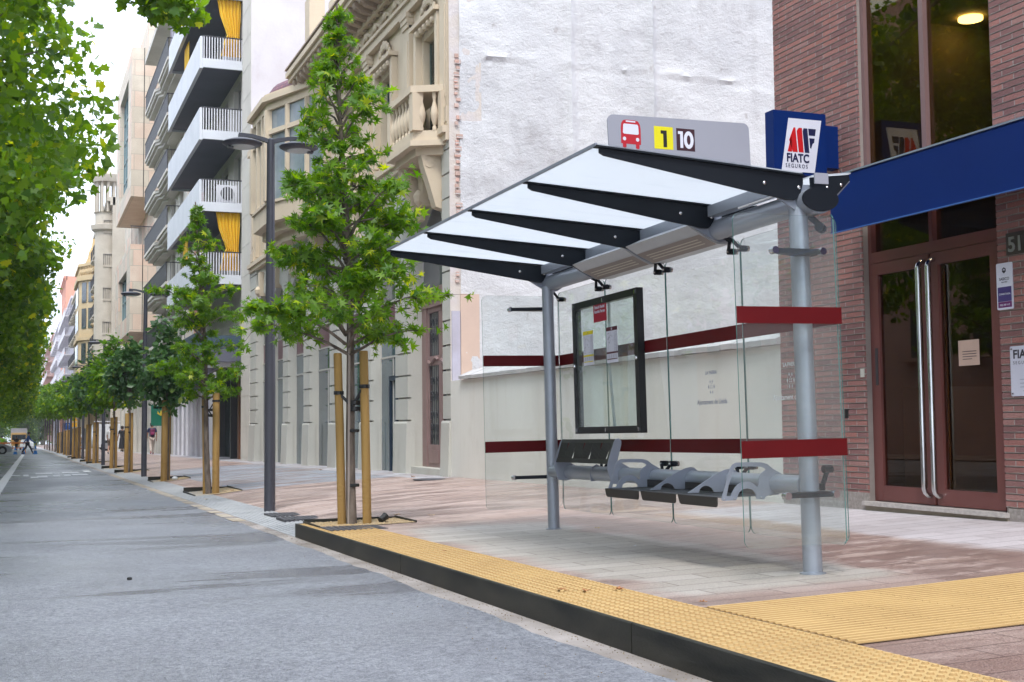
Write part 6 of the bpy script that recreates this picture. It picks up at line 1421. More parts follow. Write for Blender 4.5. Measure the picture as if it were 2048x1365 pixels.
# --- third tree: rounded catalpa
x3, y3 = 3.14, 30.1; z3 = gz(x3, y3); pit(2.8, 3.62, 29.7, 31.0, 'gravel tree pit with a white stone, third along the row')
def round_tree(label, x, y, zc, r, rz, seed, n, top=None, leafsz=.13, name='catalpa_tree', kind='oval', tb=None, leaf=None):
    zb = gz(x, y); t = thing(name, label, 'tree', (x, y, zb), group='young trees in the pavement'); rng = np.random.default_rng(seed); rnd = random.Random(seed)
    mb = MB(); mb.tube([(0, 0, -.05), (.01, .01, (zc - zb) * .6), (0, 0, zc - zb + rz * .5)], [.045, .04, .012], 8)
    C = Vector((0, 0, zc - zb)); cl = []
    for k in range(34):
        d = Vector((rnd.gauss(0, 1), rnd.gauss(0, 1), rnd.gauss(0, 1))).normalized(); u = rnd.uniform(.45, .95); c = C + Vector((d.x * r * u, d.y * r * u, d.z * rz * u)); cl.append(c)
        if k < 16: mb.tube([C - Vector((0, 0, rz * .8)), C.lerp(c, .5), c], [.015, .01, .004], 5, caps=False)
    if top:
        for k in range(6): c = Vector((rnd.uniform(-.15, .15), rnd.uniform(-.15, .15), zc - zb + rz * .8 + (top - zc - rz * .8) * k / 5)); cl.append(c)
        mb.tube([C, (0, 0, top - zb)], [.012, .004], 5, caps=False)
    mb.build('trunk', M_bark, t, smooth=True)
    per = n // len(cl); P = np.concatenate([np.array(c)[None] + rng.normal(size=(per, 3)) * (.34 * r * .6) for c in cl])
    q = P - np.array(C); out = q / (np.linalg.norm(q, axis=1)[:, None] + 1e-5)
    leaves('crown', P, leafsz, kind, leaf or L_dark, t, rng, droop=.6, upw=.4, out=out); return t
round_tree('third young tree, round dense catalpa on a leaning stake', x3, y3, 1.15, .62, .62, 31, 2300, top=2.35, leafsz=.14)
stake(3.06, 30.0, z3, 1.86, .075, 'thick leaning stake under the round catalpa', (.02, 0), square=False); stake(3.16, 30.2, z3, 1.84, .06, 'slimmer stake behind the thick one under the round catalpa', (.02, 0))
mb = MB(); mb.ball((0, 0, .04), .07, 10, (1, .8, .7)); st = mb.build('white_stone', mat('white stone', (.62, .66, .7), rough=.5), smooth=True); st.location = (3.3, 29.9, gz(3.3, 29.9)); tag(st, 'white stone lying in the third tree pit', 'stone')
# --- further trees along the row, alternating with the lamps
row = [(39.3, 'fourth', .62, 1.5), (46.0, 'fifth', .85, 1.6), (57.5, 'sixth', .9, 1.6), (64.0, 'seventh', .8, 1.5), (75.5, 'eighth', .9, 1.55), (82.0, 'ninth', .9, 1.5), (93.5, 'tenth', 1.0, 1.5), (100.0, 'eleventh', 1.0, 1.4), (111, 'twelfth', 1.1, 1.4), (118, 'thirteenth', 1.1, 1.3), (130, 'fourteenth', 1.2, 1.2), (142, 'fifteenth', 1.3, 1.1), (156, 'sixteenth', 1.4, 1.0), (172, 'seventeenth', 1.5, .9), (190, 'eighteenth', 1.6, .8)]
proto = None
for i, (y, nm, r, zc) in enumerate(row):
    x = 2.98; lb = nm + ' young tree along the row, counted from the bus shelter'
    if i < 4:
        t = round_tree(lb, x, y, zc, r, r * 1.05, 50 + i, 2400, top=zc + r * 1.5, leafsz=.16 + .008 * i, name='young_street_tree', leaf=L_gum if i in (1, 3) else L_dark); proto = t if i == 3 else proto
    else:
        t = copy_tree(proto); t['label'] = lb; t.location = (x, y, gz(x, y)); s_ = r / .8; t.scale = (s_, s_, s_ * .96); t.rotation_euler.z = i * 1.3
    if y < 120:
        if i < 6: pit(x - .35, x + .55, y - .45, y + .8, 'gravel tree pit of the %s young tree' % nm)
        stake(x - .07, y, gz(x, y), 1.78, .065, 'left stake of the %s young tree' % nm, (.02, 0), tie=(1.35, x, y) if i < 3 else None); stake(x + .08, y + .1, gz(x, y), 1.8, .055, 'right stake of the %s young tree' % nm, (0, 0))

# ------------------------------------------------------------------ plane trees on the left
def plane_tree(label, x, y, seed, n, lsz, cx=0, zc=5.6, rx=4.4, ry=4.4, rz_=3.6, ncl=150, extra=()):
    zb = gz(x, y); t = thing('plane_tree', label, 'tree', (x, y, zb), group='plane trees along the left side'); rng = np.random.default_rng(seed); rnd = random.Random(seed)
    mb = MB(); mb.tube([(0, 0, -.1), (.05, 0, 1.2), (.1, .1, 2.6), (cx * .4, .1, 4.2), (cx * .6, 0, zc - zb + 1)], [.34, .27, .24, .2, .08], 12); C = Vector((cx, 0, zc - zb)); cl = []
    for k in range(ncl):
        d = Vector((rnd.gauss(0, 1), rnd.gauss(0, 1), rnd.gauss(0, 1))).normalized(); u = rnd.uniform(.35, 1.0) ** .6; w = 1 + .16 * math.sin(d.x * 5 + seed) * math.cos(d.z * 6 + seed) + .1 * math.sin(d.y * 9)
        c = C + Vector((d.x * rx * u * w, d.y * ry * u * w, d.z * rz_ * u * w)); cl.append(c)
    for k in range(0, len(cl), 6): mb.tube([(cx * .3, 0, 2.8), C.lerp(cl[k], .45) + Vector((0, 0, -.3)), cl[k]], [.09, .045, .012], 6, caps=False)
    if extra: mb.tube([C + Vector((2, 0, 2.2))] + [Vector(e) for e in extra], [.05] + [.02] * (len(extra) - 1) + [.006], 6)
    mb.build('trunk', M_planeb, t, smooth=True)
    per = n // len(cl); sg_ = np.array([.52, .52, .36]) * (rx / 4.4)
    P = np.concatenate([np.array(c)[None] + np.clip(rng.normal(size=(per, 3)), -1.7, 1.7) * sg_ * rnd.uniform(.6, 1.05) for c in cl] + [np.array(e)[None] + np.clip(rng.normal(size=(130, 3)), -1.6, 1.6) * np.array([.2, .2, .12]) for e in extra]); q = P - np.array(C); out = q / (np.linalg.norm(q, axis=1)[:, None] + 1e-5)
    leaves('crown', P, lsz, 'maple', L_plane, t, rng, droop=.5, upw=.35, out=out * .6); return t
plane_tree('nearest plane tree, its crown filling the upper left corner of the photo', -4.3, 16.5, 3, 52000, .115, cx=.55, zc=6.0, rx=4.05, ry=4.2, rz_=3.6, ncl=190,
           extra=[(5.1, 0, 7.2), (5.5, 0, 6.95), (5.75, 0.0, 6.78), (5.95, .1, 6.72), (6.12, 0, 6.62)])
plane_tree('second plane tree on the left, behind the nearest crown', -4.3, 26, 4, 32000, .155, cx=.9, zc=6.7, rx=4.3, ry=4.6, rz_=4.9, ncl=160)
pt = plane_tree('third plane tree on the left of the street', -4.3, 36, 5, 40000, .155, cx=.7, zc=6.0, rx=4.1, ry=4.8, rz_=5.2, ncl=150)
for i, (y, nm) in enumerate(((47, 'fourth'), (58, 'fifth'), (70, 'sixth'), (83, 'seventh'), (97, 'eighth'), (112, 'ninth'), (128, 'tenth'), (146, 'eleventh'), (166, 'twelfth'), (190, 'thirteenth'), (220, 'fourteenth'))):
    c = copy_tree(pt); c['label'] = nm + ' plane tree down the left side of the street'; c.location = (-4.3 - .0 * i, y, gz(-4, y)); c.rotation_euler.z = R_([0, 25, -20, 14, -12][i % 5]); s_ = 1 + .02 * i; c.scale = (s_, s_ * 1.2, s_)
for i, (x, y) in enumerate(((-4.3, 6.5), (-4.6, -3))):
    c = copy_tree(pt); c['label'] = ['plane tree beside the camera, seen only mirrored in the entrance glass', 'plane tree behind the camera, seen only mirrored'][i]; c.location = (x - 1.3, y, gz(x, y)); c.rotation_euler.z = R_(150 + 60 * i); c.scale = (.85, .85, 1)
# bright far trees closing the avenue
for i, (x, y, s_) in enumerate(((-1.0, 330, 2.2), (5.5, 400, 2.0), (-8, 300, 2.2))):
    c = copy_tree(pt); c['label'] = ['pale green tree closing the avenue in the middle', 'pale green tree at the far right end of the avenue', 'pale green tree at the far left end of the avenue'][i]; c.location = (x, y, gz(x, y) - 5.5); c.scale = (s_ * .7, s_, s_ * .9); c.rotation_euler.z = i
# clipped hedge and low scrub under the far plane trees
rng = np.random.default_rng(77); P = np.stack([rng.uniform(-16, -6.2, 9000), rng.uniform(60, 330, 9000), rng.random(9000) * 1.7], 1)
P[:, 2] += -0.95 - SL * P[:, 1]; hg_ = leaves('hedge_line', P, .5, 'oval', L_dark, None, rng); hg_['kind'] = 'stuff'
# ------------------------------------------------------------------ street lamps
M_lamp = mat('charcoal lamp paint', (0.04, 0.042, 0.055), (0.05, 0.052, 0.066), rough=.4, scale=2)
M_lens = mat('pale lamp lens', (0.42, 0.44, 0.45), rough=.2)
def make_lamp(x, y, label):
    zb = gz(x, y); H = 3.83 + 1.08
    t = thing('street_lamp', label, 'street lamp', (x, y, zb), group='double disc street lamps along the kerb')
    mb = MB(); mb.lathe([(.073, -.05), (.073, .02), (.071, 1.5), (.06, 3.2), (.05, H), (.03, H + .02)], (0, 0, 0), 24); mb.build('pole', M_lamp, t, smooth=True)
    for s in (-1, 1):
        cx = s * .375
        mb = MB(); a = [(0, 0, H - .03), (s * .1, 0, H), (s * .25, 0, H + .035), (s * .42, 0, H + .045)]
        vs = []
        for i, (px, py, pz) in enumerate(a):
            w = .028 - .003 * i; h = .03 - .003 * i; vs += [(px, -w, pz - h), (px, w, pz - h), (px, w, pz + h), (px, -w, pz + h)]
        mb.add(vs, [(4 * i + k, 4 * i + (k + 1) % 4, 4 * i + 4 + (k + 1) % 4, 4 * i + 4 + k) for i in range(3) for k in range(4)] + [(0, 1, 2, 3), (15, 14, 13, 12)])
        mb.box(cx - .05, cx + .05, -.04, .04, H + .0, H + .05); ar = mb.build('arm', M_lamp, t, smooth=False)
        mb = MB(); mb.lathe([(.12, .0), (.20, .005), (.255, .035), (.262, .05), (.255, .06), (.16, .095), (.05, .11), (.0, .11)], (cx, 0, H - .12), 32); mb.box(cx + s * .12, cx + s * .19, -.04, .04, H - .145, H - .115); d = mb.build('lamp_head', M_lamp, t, smooth=True)
        mb = MB(); mb.lathe([(.0, 0), (.155, 0), (.165, .012), (0, .012)], (cx, 0, H - .128), 28); mb.build('lens', M_lens, d)
    return t
lp = make_lamp(3.02, 16.45, 'nearest double disc street lamp, rising beside the first young tree')
for i, nm in enumerate(('second', 'third', 'fourth', 'fifth', 'sixth', 'seventh', 'eighth', 'ninth')):
    y = 16.45 + 17.95 * (i + 1); c = copy_tree(lp); c['label'] = nm + ' double disc street lamp down the street'; c.location = (3.0, y, gz(3.0, y) + .04 * i)

# ------------------------------------------------------------------ people
def skin(name, V, E, Rr, m, parent, root=0, sub=2, label=None):
    me = bpy.data.meshes.new(name); me.from_pydata(V, E, []); o = bpy.data.objects.new(name, me); col.objects.link(o)
    s = o.modifiers.new('s', 'SKIN'); s.use_smooth_shade = True
    for i, r in enumerate(Rr): me.skin_vertices[0].data[i].radius = r if isinstance(r, tuple) else (r, r)
    me.skin_vertices[0].data[root].use_root = True
    u = o.modifiers.new('u', 'SUBSURF'); u.levels = sub; u.render_levels = sub
    bpy.context.view_layer.update()
    nm = bpy.data.meshes.new_from_object(o.evaluated_get(bpy.context.evaluated_depsgraph_get())); nm.materials.clear(); nm.materials.append(m)
    bpy.data.objects.remove(o, do_unlink=True); nm.polygons.foreach_set('use_smooth', [True] * len(nm.polygons))
    ob = bpy.data.objects.new(name, nm); col.objects.link(ob); ob.parent = parent
    if label: ob['label'] = label
    return ob
M_skin = mat('skin', (0.42, 0.23, 0.16), rough=.6); M_hair = mat('dark hair', (0.02, 0.014, 0.012), rough=.6)
def person(label, x, y, H, rz, stride=.25, arm=.2, top=(0.1, .1, .1), low=(.1, .1, .1), sleeve=.35, shorts=False, dress=False, hairlong=False, bag=None, pack=None, shoe=(.5, .5, .5), lean=0.03, bald=False):
    """walker facing local +y; stride = half step length as a fraction of H"""
    p = thing('person', label, 'person', (x, y, gz(x, y) + .0), rz); h = H
    lean_ = lean * h
    hip = Vector((0, 0, .53 * h)); nb = Vector((0, lean_, .82 * h)); ch = Vector((0, lean_ * .7, .72 * h)); hd = Vector((0, lean_ * 1.3, .925 * h))
    V = [hip, Vector((0, lean_ * .3, .61 * h)), ch, nb, Vector((0, lean_ * 1.1, .86 * h)), hd, hd + Vector((0, .005, .045 * h))]; E = [(0, 1), (1, 2), (2, 3), (3, 4), (4, 5), (5, 6)]
    Rr = [(.085 * h, .062 * h), (.075 * h, .055 * h), (.095 * h, .06 * h), (.05 * h, .04 * h), (.03 * h, .032 * h), (.044 * h, .055 * h), (.035 * h, .04 * h)]
    feet = []; arms = []
    for s in (-1, 1):
        f = s * stride * h
        hj = Vector((s * .05 * h, 0, .5 * h)); kn = Vector((s * .052 * h, f * .42 + .03 * h, .285 * h)); lift = .04 * h if f < 0 else 0
        an = Vector((s * .05 * h, f * .95 - (.0), .045 * h + lift)); toe = Vector((s * .055 * h, f * .95 + .09 * h, .018 * h + lift * .2)); heel = an + Vector((0, -.02 * h, -.02 * h))
        b = len(V); V += [hj, kn, an, toe]; E += [(0, b), (b, b + 1), (b + 1, b + 2), (b + 2, b + 3)]; Rr += [.052 * h, .034 * h, .022 * h, (.018 * h, .014 * h)]; feet.append((hj, kn, an, toe))
        sh_ = Vector((s * .105 * h, lean_ * .8, .795 * h)); el = sh_ + Vector((s * .03 * h, -s * arm * .18 * h, -.165 * h)); wr = el + Vector((-s * .0 * h, .05 * h - s * arm * .22 * h, -.14 * h)); hn_ = wr + Vector((0, .02 * h, -.045 * h))
        b = len(V); V += [sh_, el, wr, hn_]; E += [(3, b), (b, b + 1), (b + 1, b + 2), (b + 2, b + 3)]; Rr += [.036 * h, .025 * h, .016 * h, (.017 * h, .012 * h)]; arms.append((sh_, el, wr, hn_))
        for k in range(4):
            bb_ = len(V); V += [hn_ + Vector(((k - 1.5) * .009 * h, .002, -.022 * h)), hn_ + Vector(((k - 1.5) * .01 * h, .008 * h, -(.04 - .004 * abs(k - 1.3)) * h))]; E += [(b + 3, bb_), (bb_, bb_ + 1)]; Rr += [.005 * h, .0042 * h]
        bb_ = len(V); V += [wr + Vector((0, .016 * h, -.02 * h)), wr + Vector((0, .03 * h, -.04 * h))]; E += [(b + 2, bb_), (bb_, bb_ + 1)]; Rr += [.006 * h, .005 * h]
    skin('body', [tuple(v) for v in V], E, Rr, M_skin, p, 0)
    mt = mat('cloth %.2f %.2f %.2f' % top, top, rough=.8, scale=6); ml = mat('cloth %.2f %.2f %.2f' % low, low, rough=.8, scale=6); msh = mat('shoe %.2f' % shoe[0], shoe, rough=.6)
    # top garment
    V = [tuple(hip + Vector((0, 0, -.02 * h))), tuple(Vector((0, lean_ * .3, .61 * h))), tuple(ch), tuple(nb)]; E = [(0, 1), (1, 2), (2, 3)]; Rr = [(.098 * h, .073 * h), (.088 * h, .066 * h), (.106 * h, .07 * h), (.058 * h, .046 * h)]
    for sh_, el, wr, hn_ in arms:
        b = len(V); e = el if sleeve < .5 else wr; V += [tuple(sh_), tuple(sh_.lerp(el, .75) if sleeve < .5 else el)]; E += [(3, b), (b, b + 1)]; Rr += [.042 * h, .034 * h]
        if sleeve >= .5: V.append(tuple(wr)); E.append((b + 1, b + 2)); Rr.append(.024 * h)
    skin('dress' if dress else 'top', V, E, Rr, mt, p, 0)
    # lower garment
    if dress:
        mb = MB(); mb.lathe([(.085 * h, .56 * h), (.10 * h, .5 * h), (.12 * h, .3 * h), (.14 * h, .12 * h), (.135 * h, .115 * h)][::-1], (0, 0, 0), 20); mb.build('skirt', mt, p, smooth=True)
    else:
        V = [tuple(hip + Vector((0, 0, .01 * h)))]; E = []; Rr = [(.094 * h, .068 * h)]
        for hj, kn, an, toe in feet:
            b = len(V); V += [tuple(hj), tuple(kn)]; E += [(0, b), (b, b + 1)]; Rr += [.06 * h, .042 * h]
            if not shorts: V.append(tuple(an + Vector((0, 0, .012 * h)))); E.append((b + 1, b + 2)); Rr.append(.030 * h)
        skin('shorts' if shorts else 'trousers', V, E, Rr, ml, p, 0)
    for hj, kn, an, toe in feet:
        mb = MB(); d = (toe - an); a = an + Vector((0, -.015 * h, -.02 * h)); mb.tube([tuple(a), tuple(a.lerp(toe, .5)), tuple(toe + Vector((0, 0, .0)))], [.025 * h, .024 * h, .016 * h], 10); mb.build('shoe', msh, p, smooth=True)
    # face and hair
    mb = MB(); c = hd + Vector((0, .052 * h, .0)); mb.ball(tuple(c + Vector((0, .003 * h, -.008 * h))), .008 * h, 8, (.8, 1, 1.4))
    for s in (-1, 1): mb.ball(tuple(hd + Vector((s * .043 * h, .004 * h, -.002 * h))), .011 * h, 8, (.4, .8, 1.2))
    mb.build('nose_and_ears', M_skin, p, smooth=True)
    mb = MB()
    for s in (-1, 1): mb.ball(tuple(hd + Vector((s * .018 * h, .05 * h, .008 * h))), .006 * h, 8)
    mb.box(-.014 * h, .014 * h, (lean * 1.3 * h) + .049 * h, (lean * 1.3 * h) + .053 * h, hd.z - .031 * h, hd.z - .028 * h); mb.build('eyes_and_mouth', M_hair, p)
    if not bald:
        mb = MB(); mb.ball(tuple(hd + Vector((0, -.012 * h, .022 * h))), .058 * h, 14, (.92, 1.0, .95))
        if hairlong:
            rn = random.Random(3)
            for k in range(26): a = rn.uniform(0, 6.28); mb.ball(tuple(hd + Vector((.045 * h * math.cos(a), -.018 * h + .035 * h * math.sin(a) * (1 if math.sin(a) < 0 else .3), rn.uniform(-.035, .05) * h))), .022 * h, 7)
        mb.build('hair', M_hair, p, smooth=True)
    if pack:
        mb = MB(); mb.bbox(-.075 * h, .075 * h, lean_ - .15 * h, lean_ - .06 * h, .60 * h, .79 * h, .02 * h); pk = mb.build('backpack', mat('plum backpack', pack, rough=.7), p, smooth=True)
        mb = MB(); mb.bbox(-.05 * h, .05 * h, lean_ - .18 * h, lean_ - .15 * h, .62 * h, .70 * h, .01 * h); mb.build('pocket', mat('light plum pocket', tuple(min(1, c * 1.8) for c in pack), rough=.7), pk, smooth=True)
        mb = MB()
        for s in (-1, 1): mb.tube([(s * .05 * h, -.08 * h, .78 * h), (s * .06 * h, 0, .825 * h), (s * .06 * h, .07 * h, .76 * h), (s * .07 * h, .0, .62 * h)], .009 * h, 6)
        mb.build('strap', mat('plum backpack', pack), pk, smooth=True)
    return p
person('woman walking away in dark top and cream trousers with a plum backpack', 6.42, 69.0, 1.68, 0.05, stride=.13, top=(.025, .035, .09), low=(.62, .52, .45), sleeve=.3, hairlong=True, pack=(.16, .02, .07), shoe=(.3, .1, .09))
person('man in blue jacket and black trousers striding across the road', .42, 116, 1.9, -1.5, stride=.24, arm=.7, top=(.02, .10, .30), low=(.012, .014, .025), sleeve=.9, shoe=(.02, .02, .02), lean=.05)
person('person in white shirt and brown shorts walking behind the stakes', 5.0, 80, 1.72, -.3, stride=.12, top=(.6, .6, .6), low=(.14, .10, .08), shorts=True, shoe=(.05, .04, .04))
person('person in long black dress on the pavement near the white van', 6.4, 90, 1.78, .2, stride=.1, top=(.015, .015, .02), low=(.015, .015, .02), dress=True, sleeve=.3, hairlong=True, shoe=(.02, .02, .02))
person('worker in white near the site fence', 4.9, 122, 1.75, 1.2, stride=.1, top=(.6, .6, .62), low=(.5, .5, .55), shoe=(.1, .1, .1))
person('worker in white helmet bending by the site fence', 5.3, 127, 1.75, 2.2, stride=.08, top=(.65, .65, .66), low=(.25, .25, .3), shoe=(.1, .1, .1), lean=.12)
person('distant pedestrian in dark clothes behind the man in blue', -.6, 150, 1.75, .3, stride=.1, top=(.05, .04, .05), low=(.03, .03, .04))
person('worker in yellow green vest beyond the orange barrier', -1.9, 138, 1.75, .3, stride=.06, top=(.35, .75, .05), low=(.05, .06, .1))

# ------------------------------------------------------------------ vehicles
M_tyre = mat('tyre rubber', (0.015, 0.015, 0.016), rough=.8); M_rim = mat('alloy rim', (0.45, 0.46, 0.48), rough=.3, metal=.9); M_cwin = mat('car glass', (0.015, 0.02, 0.024), rough=.05, spec=.9)
def vehicle(name, label, x, y, rz, L, W, prof, belt, body_m, wheels, wr, cat, glass=None, roofw=.78, group=None):
    """prof: side outline (l,z) from front bottom over the roof to the rear bottom; widths shrink above belt"""
    t = thing(name, label, cat, (x, y, gz(x, y)), rz, group)
    n = len(prof); mb = MB(); W2 = W / 2
    def wd(z, top): return W2 * (1 if z <= belt else 1 - (1 - roofw) * (z - belt) / (top - belt))
    topz = max(z for _, z in prof); rows = []
    for s in (-1, -.93, .93, 1):
        rows.append([(s * wd(z, topz) * (1 if abs(s) == 1 else 1), l, z - (.0 if abs(s) < 1 else .02)) for l, z in prof])
    vs = [v for r in rows for v in r]; fs = []
    for k in range(3):
        for i in range(n - 1): fs.append((k * n + i, k * n + i + 1, (k + 1) * n + i + 1, (k + 1) * n + i))
    fs += [tuple(range(n)), tuple(range(4 * n - 1, 3 * n - 1, -1))]
    mb.add(vs, fs); mb.build('body', body_m, t)
    if glass:
        for g in glass:
            mb = MB()
            if g[0] == 'side':
                for s in (-1, 1): mb.add([(s * (wd(z, topz) + .012), l, z) for l, z in g[1]], [tuple(range(len(g[1])))])
                mb.build('side_window', M_cwin, t, fixn=False)
            else:
                (l0, z0), (l1, z1) = g[1]; mb.add([(-wd(z0, topz) * .9, l0, z0), (wd(z0, topz) * .9, l0, z0), (wd(z1, topz) * .9, l1, z1), (-wd(z1, topz) * .9, l1, z1)], [(0, 1, 2, 3)]); mb.build('windscreen', M_cwin, t, fixn=False)
    for l in wheels:
        for s in (-1, 1):
            mb = MB(); mb.lathe([(wr * .55, -.11), (wr * .97, -.11), (wr, -.08), (wr, .08), (wr * .97, .11), (wr * .55, .11)], (0, 0, 0), 24); mb.xf(Matrix.Translation((s * (W2 - .09), l, wr)) @ Matrix.Rotation(math.pi / 2, 4, 'Y')); w = mb.build('wheel', M_tyre, t, smooth=True)
            mb = MB(); mb.lathe([(wr * .62, 0), (wr * .62, .015), (wr * .5, .02), (.05, .01), (0, .01)], (0, 0, 0), 24)
            for k in range(5): a = k * 1.2566; mb.box(-.02, .02, .04, wr * .6, .02, .035); mb.xf(Matrix.Rotation(a, 4, 'Z'), len(mb.v) - 8)
            mb.xf(Matrix.Translation((s * (W2 + .022), l, wr)) @ Matrix.Rotation(s * math.pi / 2, 4, 'Y')); mb.build('rim', M_rim, w)
            mb = MB(); mb.lathe([(wr * 1.16, 0), (wr * 1.16, .012), (0, .012)], (0, 0, 0), 24); mb.xf(Matrix.Translation((s * (W2 - .008), l, wr + .02)) @ Matrix.Rotation(s * math.pi / 2, 4, 'Y')); mb.build('wheel_arch', M_tyre, w)
    for s in (-1, 1):
        mb = MB(); l0 = prof[0][0]; sg_ = 1 if l0 > 0 else -1; mb.ball((s * W2 * .76, prof[2][0] - sg_ * .06, prof[2][1] - .12), .13, 10, (1, .8, .55)); mb.build('headlight', mat('headlight', (.7, .72, .75), rough=.1), t, smooth=True)
    return t
hatch = [(2.05, .2), (2.1, .45), (2.05, .66), (1.5, .86), (1.0, .95), (.35, 1.38), (-.2, 1.46), (-1.3, 1.42), (-1.85, 1.05), (-2.05, .95), (-2.1, .5), (-2.0, .22)]
hg = [('side', [(.85, .97), (.32, 1.32), (-.2, 1.4), (-1.25, 1.35), (-1.65, 1.02)]), ('ws', [(.98, .985), (.38, 1.385)])]
M_silver = mat('silver car paint', (0.34, 0.35, 0.37), rough=.28, metal=.6, coat=.6); M_wcar = mat('white car paint', (0.62, 0.64, 0.66), rough=.3, coat=.5)
vehicle('parked_car', 'silver hatchback nosing into the photo at the left edge', -2.95, 122, -math.pi / 2, 4.2, 1.8, hatch, .92, M_silver, (1.3, -1.3), .33, 'car', hg)
vehicle('parked_car', 'white car crossing far behind the silver one', -3.2, 165, -math.pi / 2, 4.2, 1.8, hatch, .92, M_wcar, (1.3, -1.3), .33, 'car', hg)
vehicle('parked_car', 'small pale car beyond the blue jacketed man', .6, 190, 0, 4.2, 1.8, hatch, .92, M_wcar, (1.3, -1.3), .33, 'car', hg)
vanp = [(2.6, .28), (2.65, .7), (2.45, 1.05), (1.95, 1.2), (1.35, 1.95), (.9, 2.05), (-2.5, 2.05), (-2.6, 1.9), (-2.62, .5), (-2.55, .28)]
vn = vehicle('white_van', 'white work van with a roof rack parked behind the young trees', 7.7, 104, -math.pi / 2 + .04, 5.2, 1.9, vanp, 1.2, M_wcar, (1.75, -1.6), .36, 'van', [('side', [(1.75, 1.22), (1.3, 1.82), (.75, 1.82), (.75, 1.22)]), ('ws', [(1.97, 1.22), (1.37, 1.95)])], .9)
mb = MB()
for y in (-2.2, -1, .2): mb.box(-.75, .75, y, y + .05, 2.2, 2.25); mb.box(-.75, -.7, y, y + .05, 2.04, 2.2); mb.box(.7, .75, y, y + .05, 2.04, 2.2)
for x in (-.74, -.3, .3, .7): mb.box(x, x + .05, -2.4, .5, 2.25, 2.3)
mb.build('roof_rack', M_railw, vn)
tr = thing('lorry', 'grey and yellow lorry far down the street', 'lorry', (-.5, 215, gz(0, 215)))
mb = MB(); mb.box(-1.2, 1.2, -2.5, 3, 1.0, 3.3); mb.build('cargo_box', mat('grey canvas', (.25, .25, .27), rough=.8), tr)
mb = MB(); mb.bbox(-1.15, 1.15, -4.3, -2.55, .5, 2.6, .1); mb.build('cab', mat('yellow cab', (.36, .21, .06), rough=.5), tr)
mb = MB(); mb.box(-1.0, 1.0, -4.32, -4.305, 1.5, 2.3); mb.build('windscreen', M_cwin, tr)
for y in (-3.6, 1.6):
    for s in (-1, 1): mb = MB(); mb.lathe([(.25, -.15), (.48, -.15), (.48, .15), (.25, .15)], (0, 0, 0), 18); mb.xf(Matrix.Translation((s * 1.0, y, .48)) @ Matrix.Rotation(math.pi / 2, 4, 'Y')); mb.build('wheel', M_tyre, tr)

# ------------------------------------------------------------------ cones, barrier, signs, fences
def cone(label, x, y, c, h=.62):
    t = thing('traffic_cone', label, 'traffic cone', (x, y, gz(x, y)), group='traffic cones on the road')
    m = mat('cone %.2f' % c[0], c, rough=.5); mb = MB(); mb.bbox(-.19, .19, -.19, .19, 0, .05, .02); mb.build('base', m, t)
    mb = MB(); mb.lathe([(.15, .05), (.115, h * .38), (.085, h * .6), (.03, h), (.02, h)], (0, 0, 0), 16); mb.build('body', m, t, smooth=True)
    mb = MB(); mb.lathe([(.120, h * .38), (.09, h * .58), (.086, h * .58), (.116, h * .38)], (0, 0, 0), 16); mb.build('white_band', M_railw, t, smooth=True); return t
cone('left blue traffic cone in front of the silver car', -.55, 116, (.02, .22, .62)); cone('middle blue traffic cone at the feet of the man in blue', .1, 117, (.02, .22, .62)); cone('right blue traffic cone, standing alone on the road', 1.05, 114, (.02, .22, .62), .78)
cone('red and white traffic cone beside the young tree row', 4.6, 113, (.65, .03, .03), .8)
br = thing('road_barrier', 'orange barrier rail across the road behind the cones', 'barrier', (-1.6, 128, gz(-1, 128)))
mb = MB(); mb.box(-2.0, 2.0, -.02, .02, .9, 1.05); mb.box(-2.0, 2, -.02, .02, .45, .55); mb.build('rail', mat('orange plastic', (.75, .22, .04), rough=.5), br)
mb = MB()
for x in (-1.9, 0, 1.9): mb.box(x - .03, x + .03, -.25, .25, 0, .04); mb.box(x - .03, x + .03, -.03, .03, .04, 1.05)
mb.build('leg', mat('orange plastic', (.75, .22, .04)), br)
def road_sign(name, label, x, y, h, plates):
    t = thing(name, label, 'road sign', (x, y, gz(x, y))); mb = MB(); mb.tube([(0, 0, 0), (0, 0, h)], .03, 8); mb.build('post', M_railw, t)
    for (x0, x1, z0, z1, m, kind) in plates:
        mb = MB()
        if kind == 'tri': mb.prism([(x0, z0), (x1, z0), ((x0 + x1) / 2, z1)], 1, -.05, -.03)
        else: mb.box(x0, x1, -.05, -.03, z0, z1)
        mb.build('plate', m, t)
    return t
M_sblue = mat('traffic blue', (.01, .10, .42), rough=.4); M_syel = mat('works yellow', (.80, .42, .02), rough=.4)
rs = road_sign('traffic_sign', 'square blue traffic sign on a white post among the far trees', 3.85, 121, 2.6, [(-.35, .35, 2.0, 2.6, M_sblue, 'sq')])
mb = MB(); mb.prism([(-.06, 2.15), (.06, 2.15), (.06, 2.4), (.14, 2.4), (0, 2.55), (-.14, 2.4), (-.06, 2.4)], 1, -.056, -.051); mb.build('arrow', M_white, rs)
road_sign('works_sign', 'yellow triangular road works sign among the far trees', 4.35, 121, 3.2, [(-.35, .35, 2.7, 3.3, M_syel, 'tri'), (-.3, .3, 2.2, 2.6, M_syel, 'sq')])
fn = thing('site_fence', 'wire mesh site fence panels behind the far young trees', 'fence', (0, 0, 0))
M_gal = mat('galvanised wire', (.4, .41, .43), rough=.4, metal=.6)
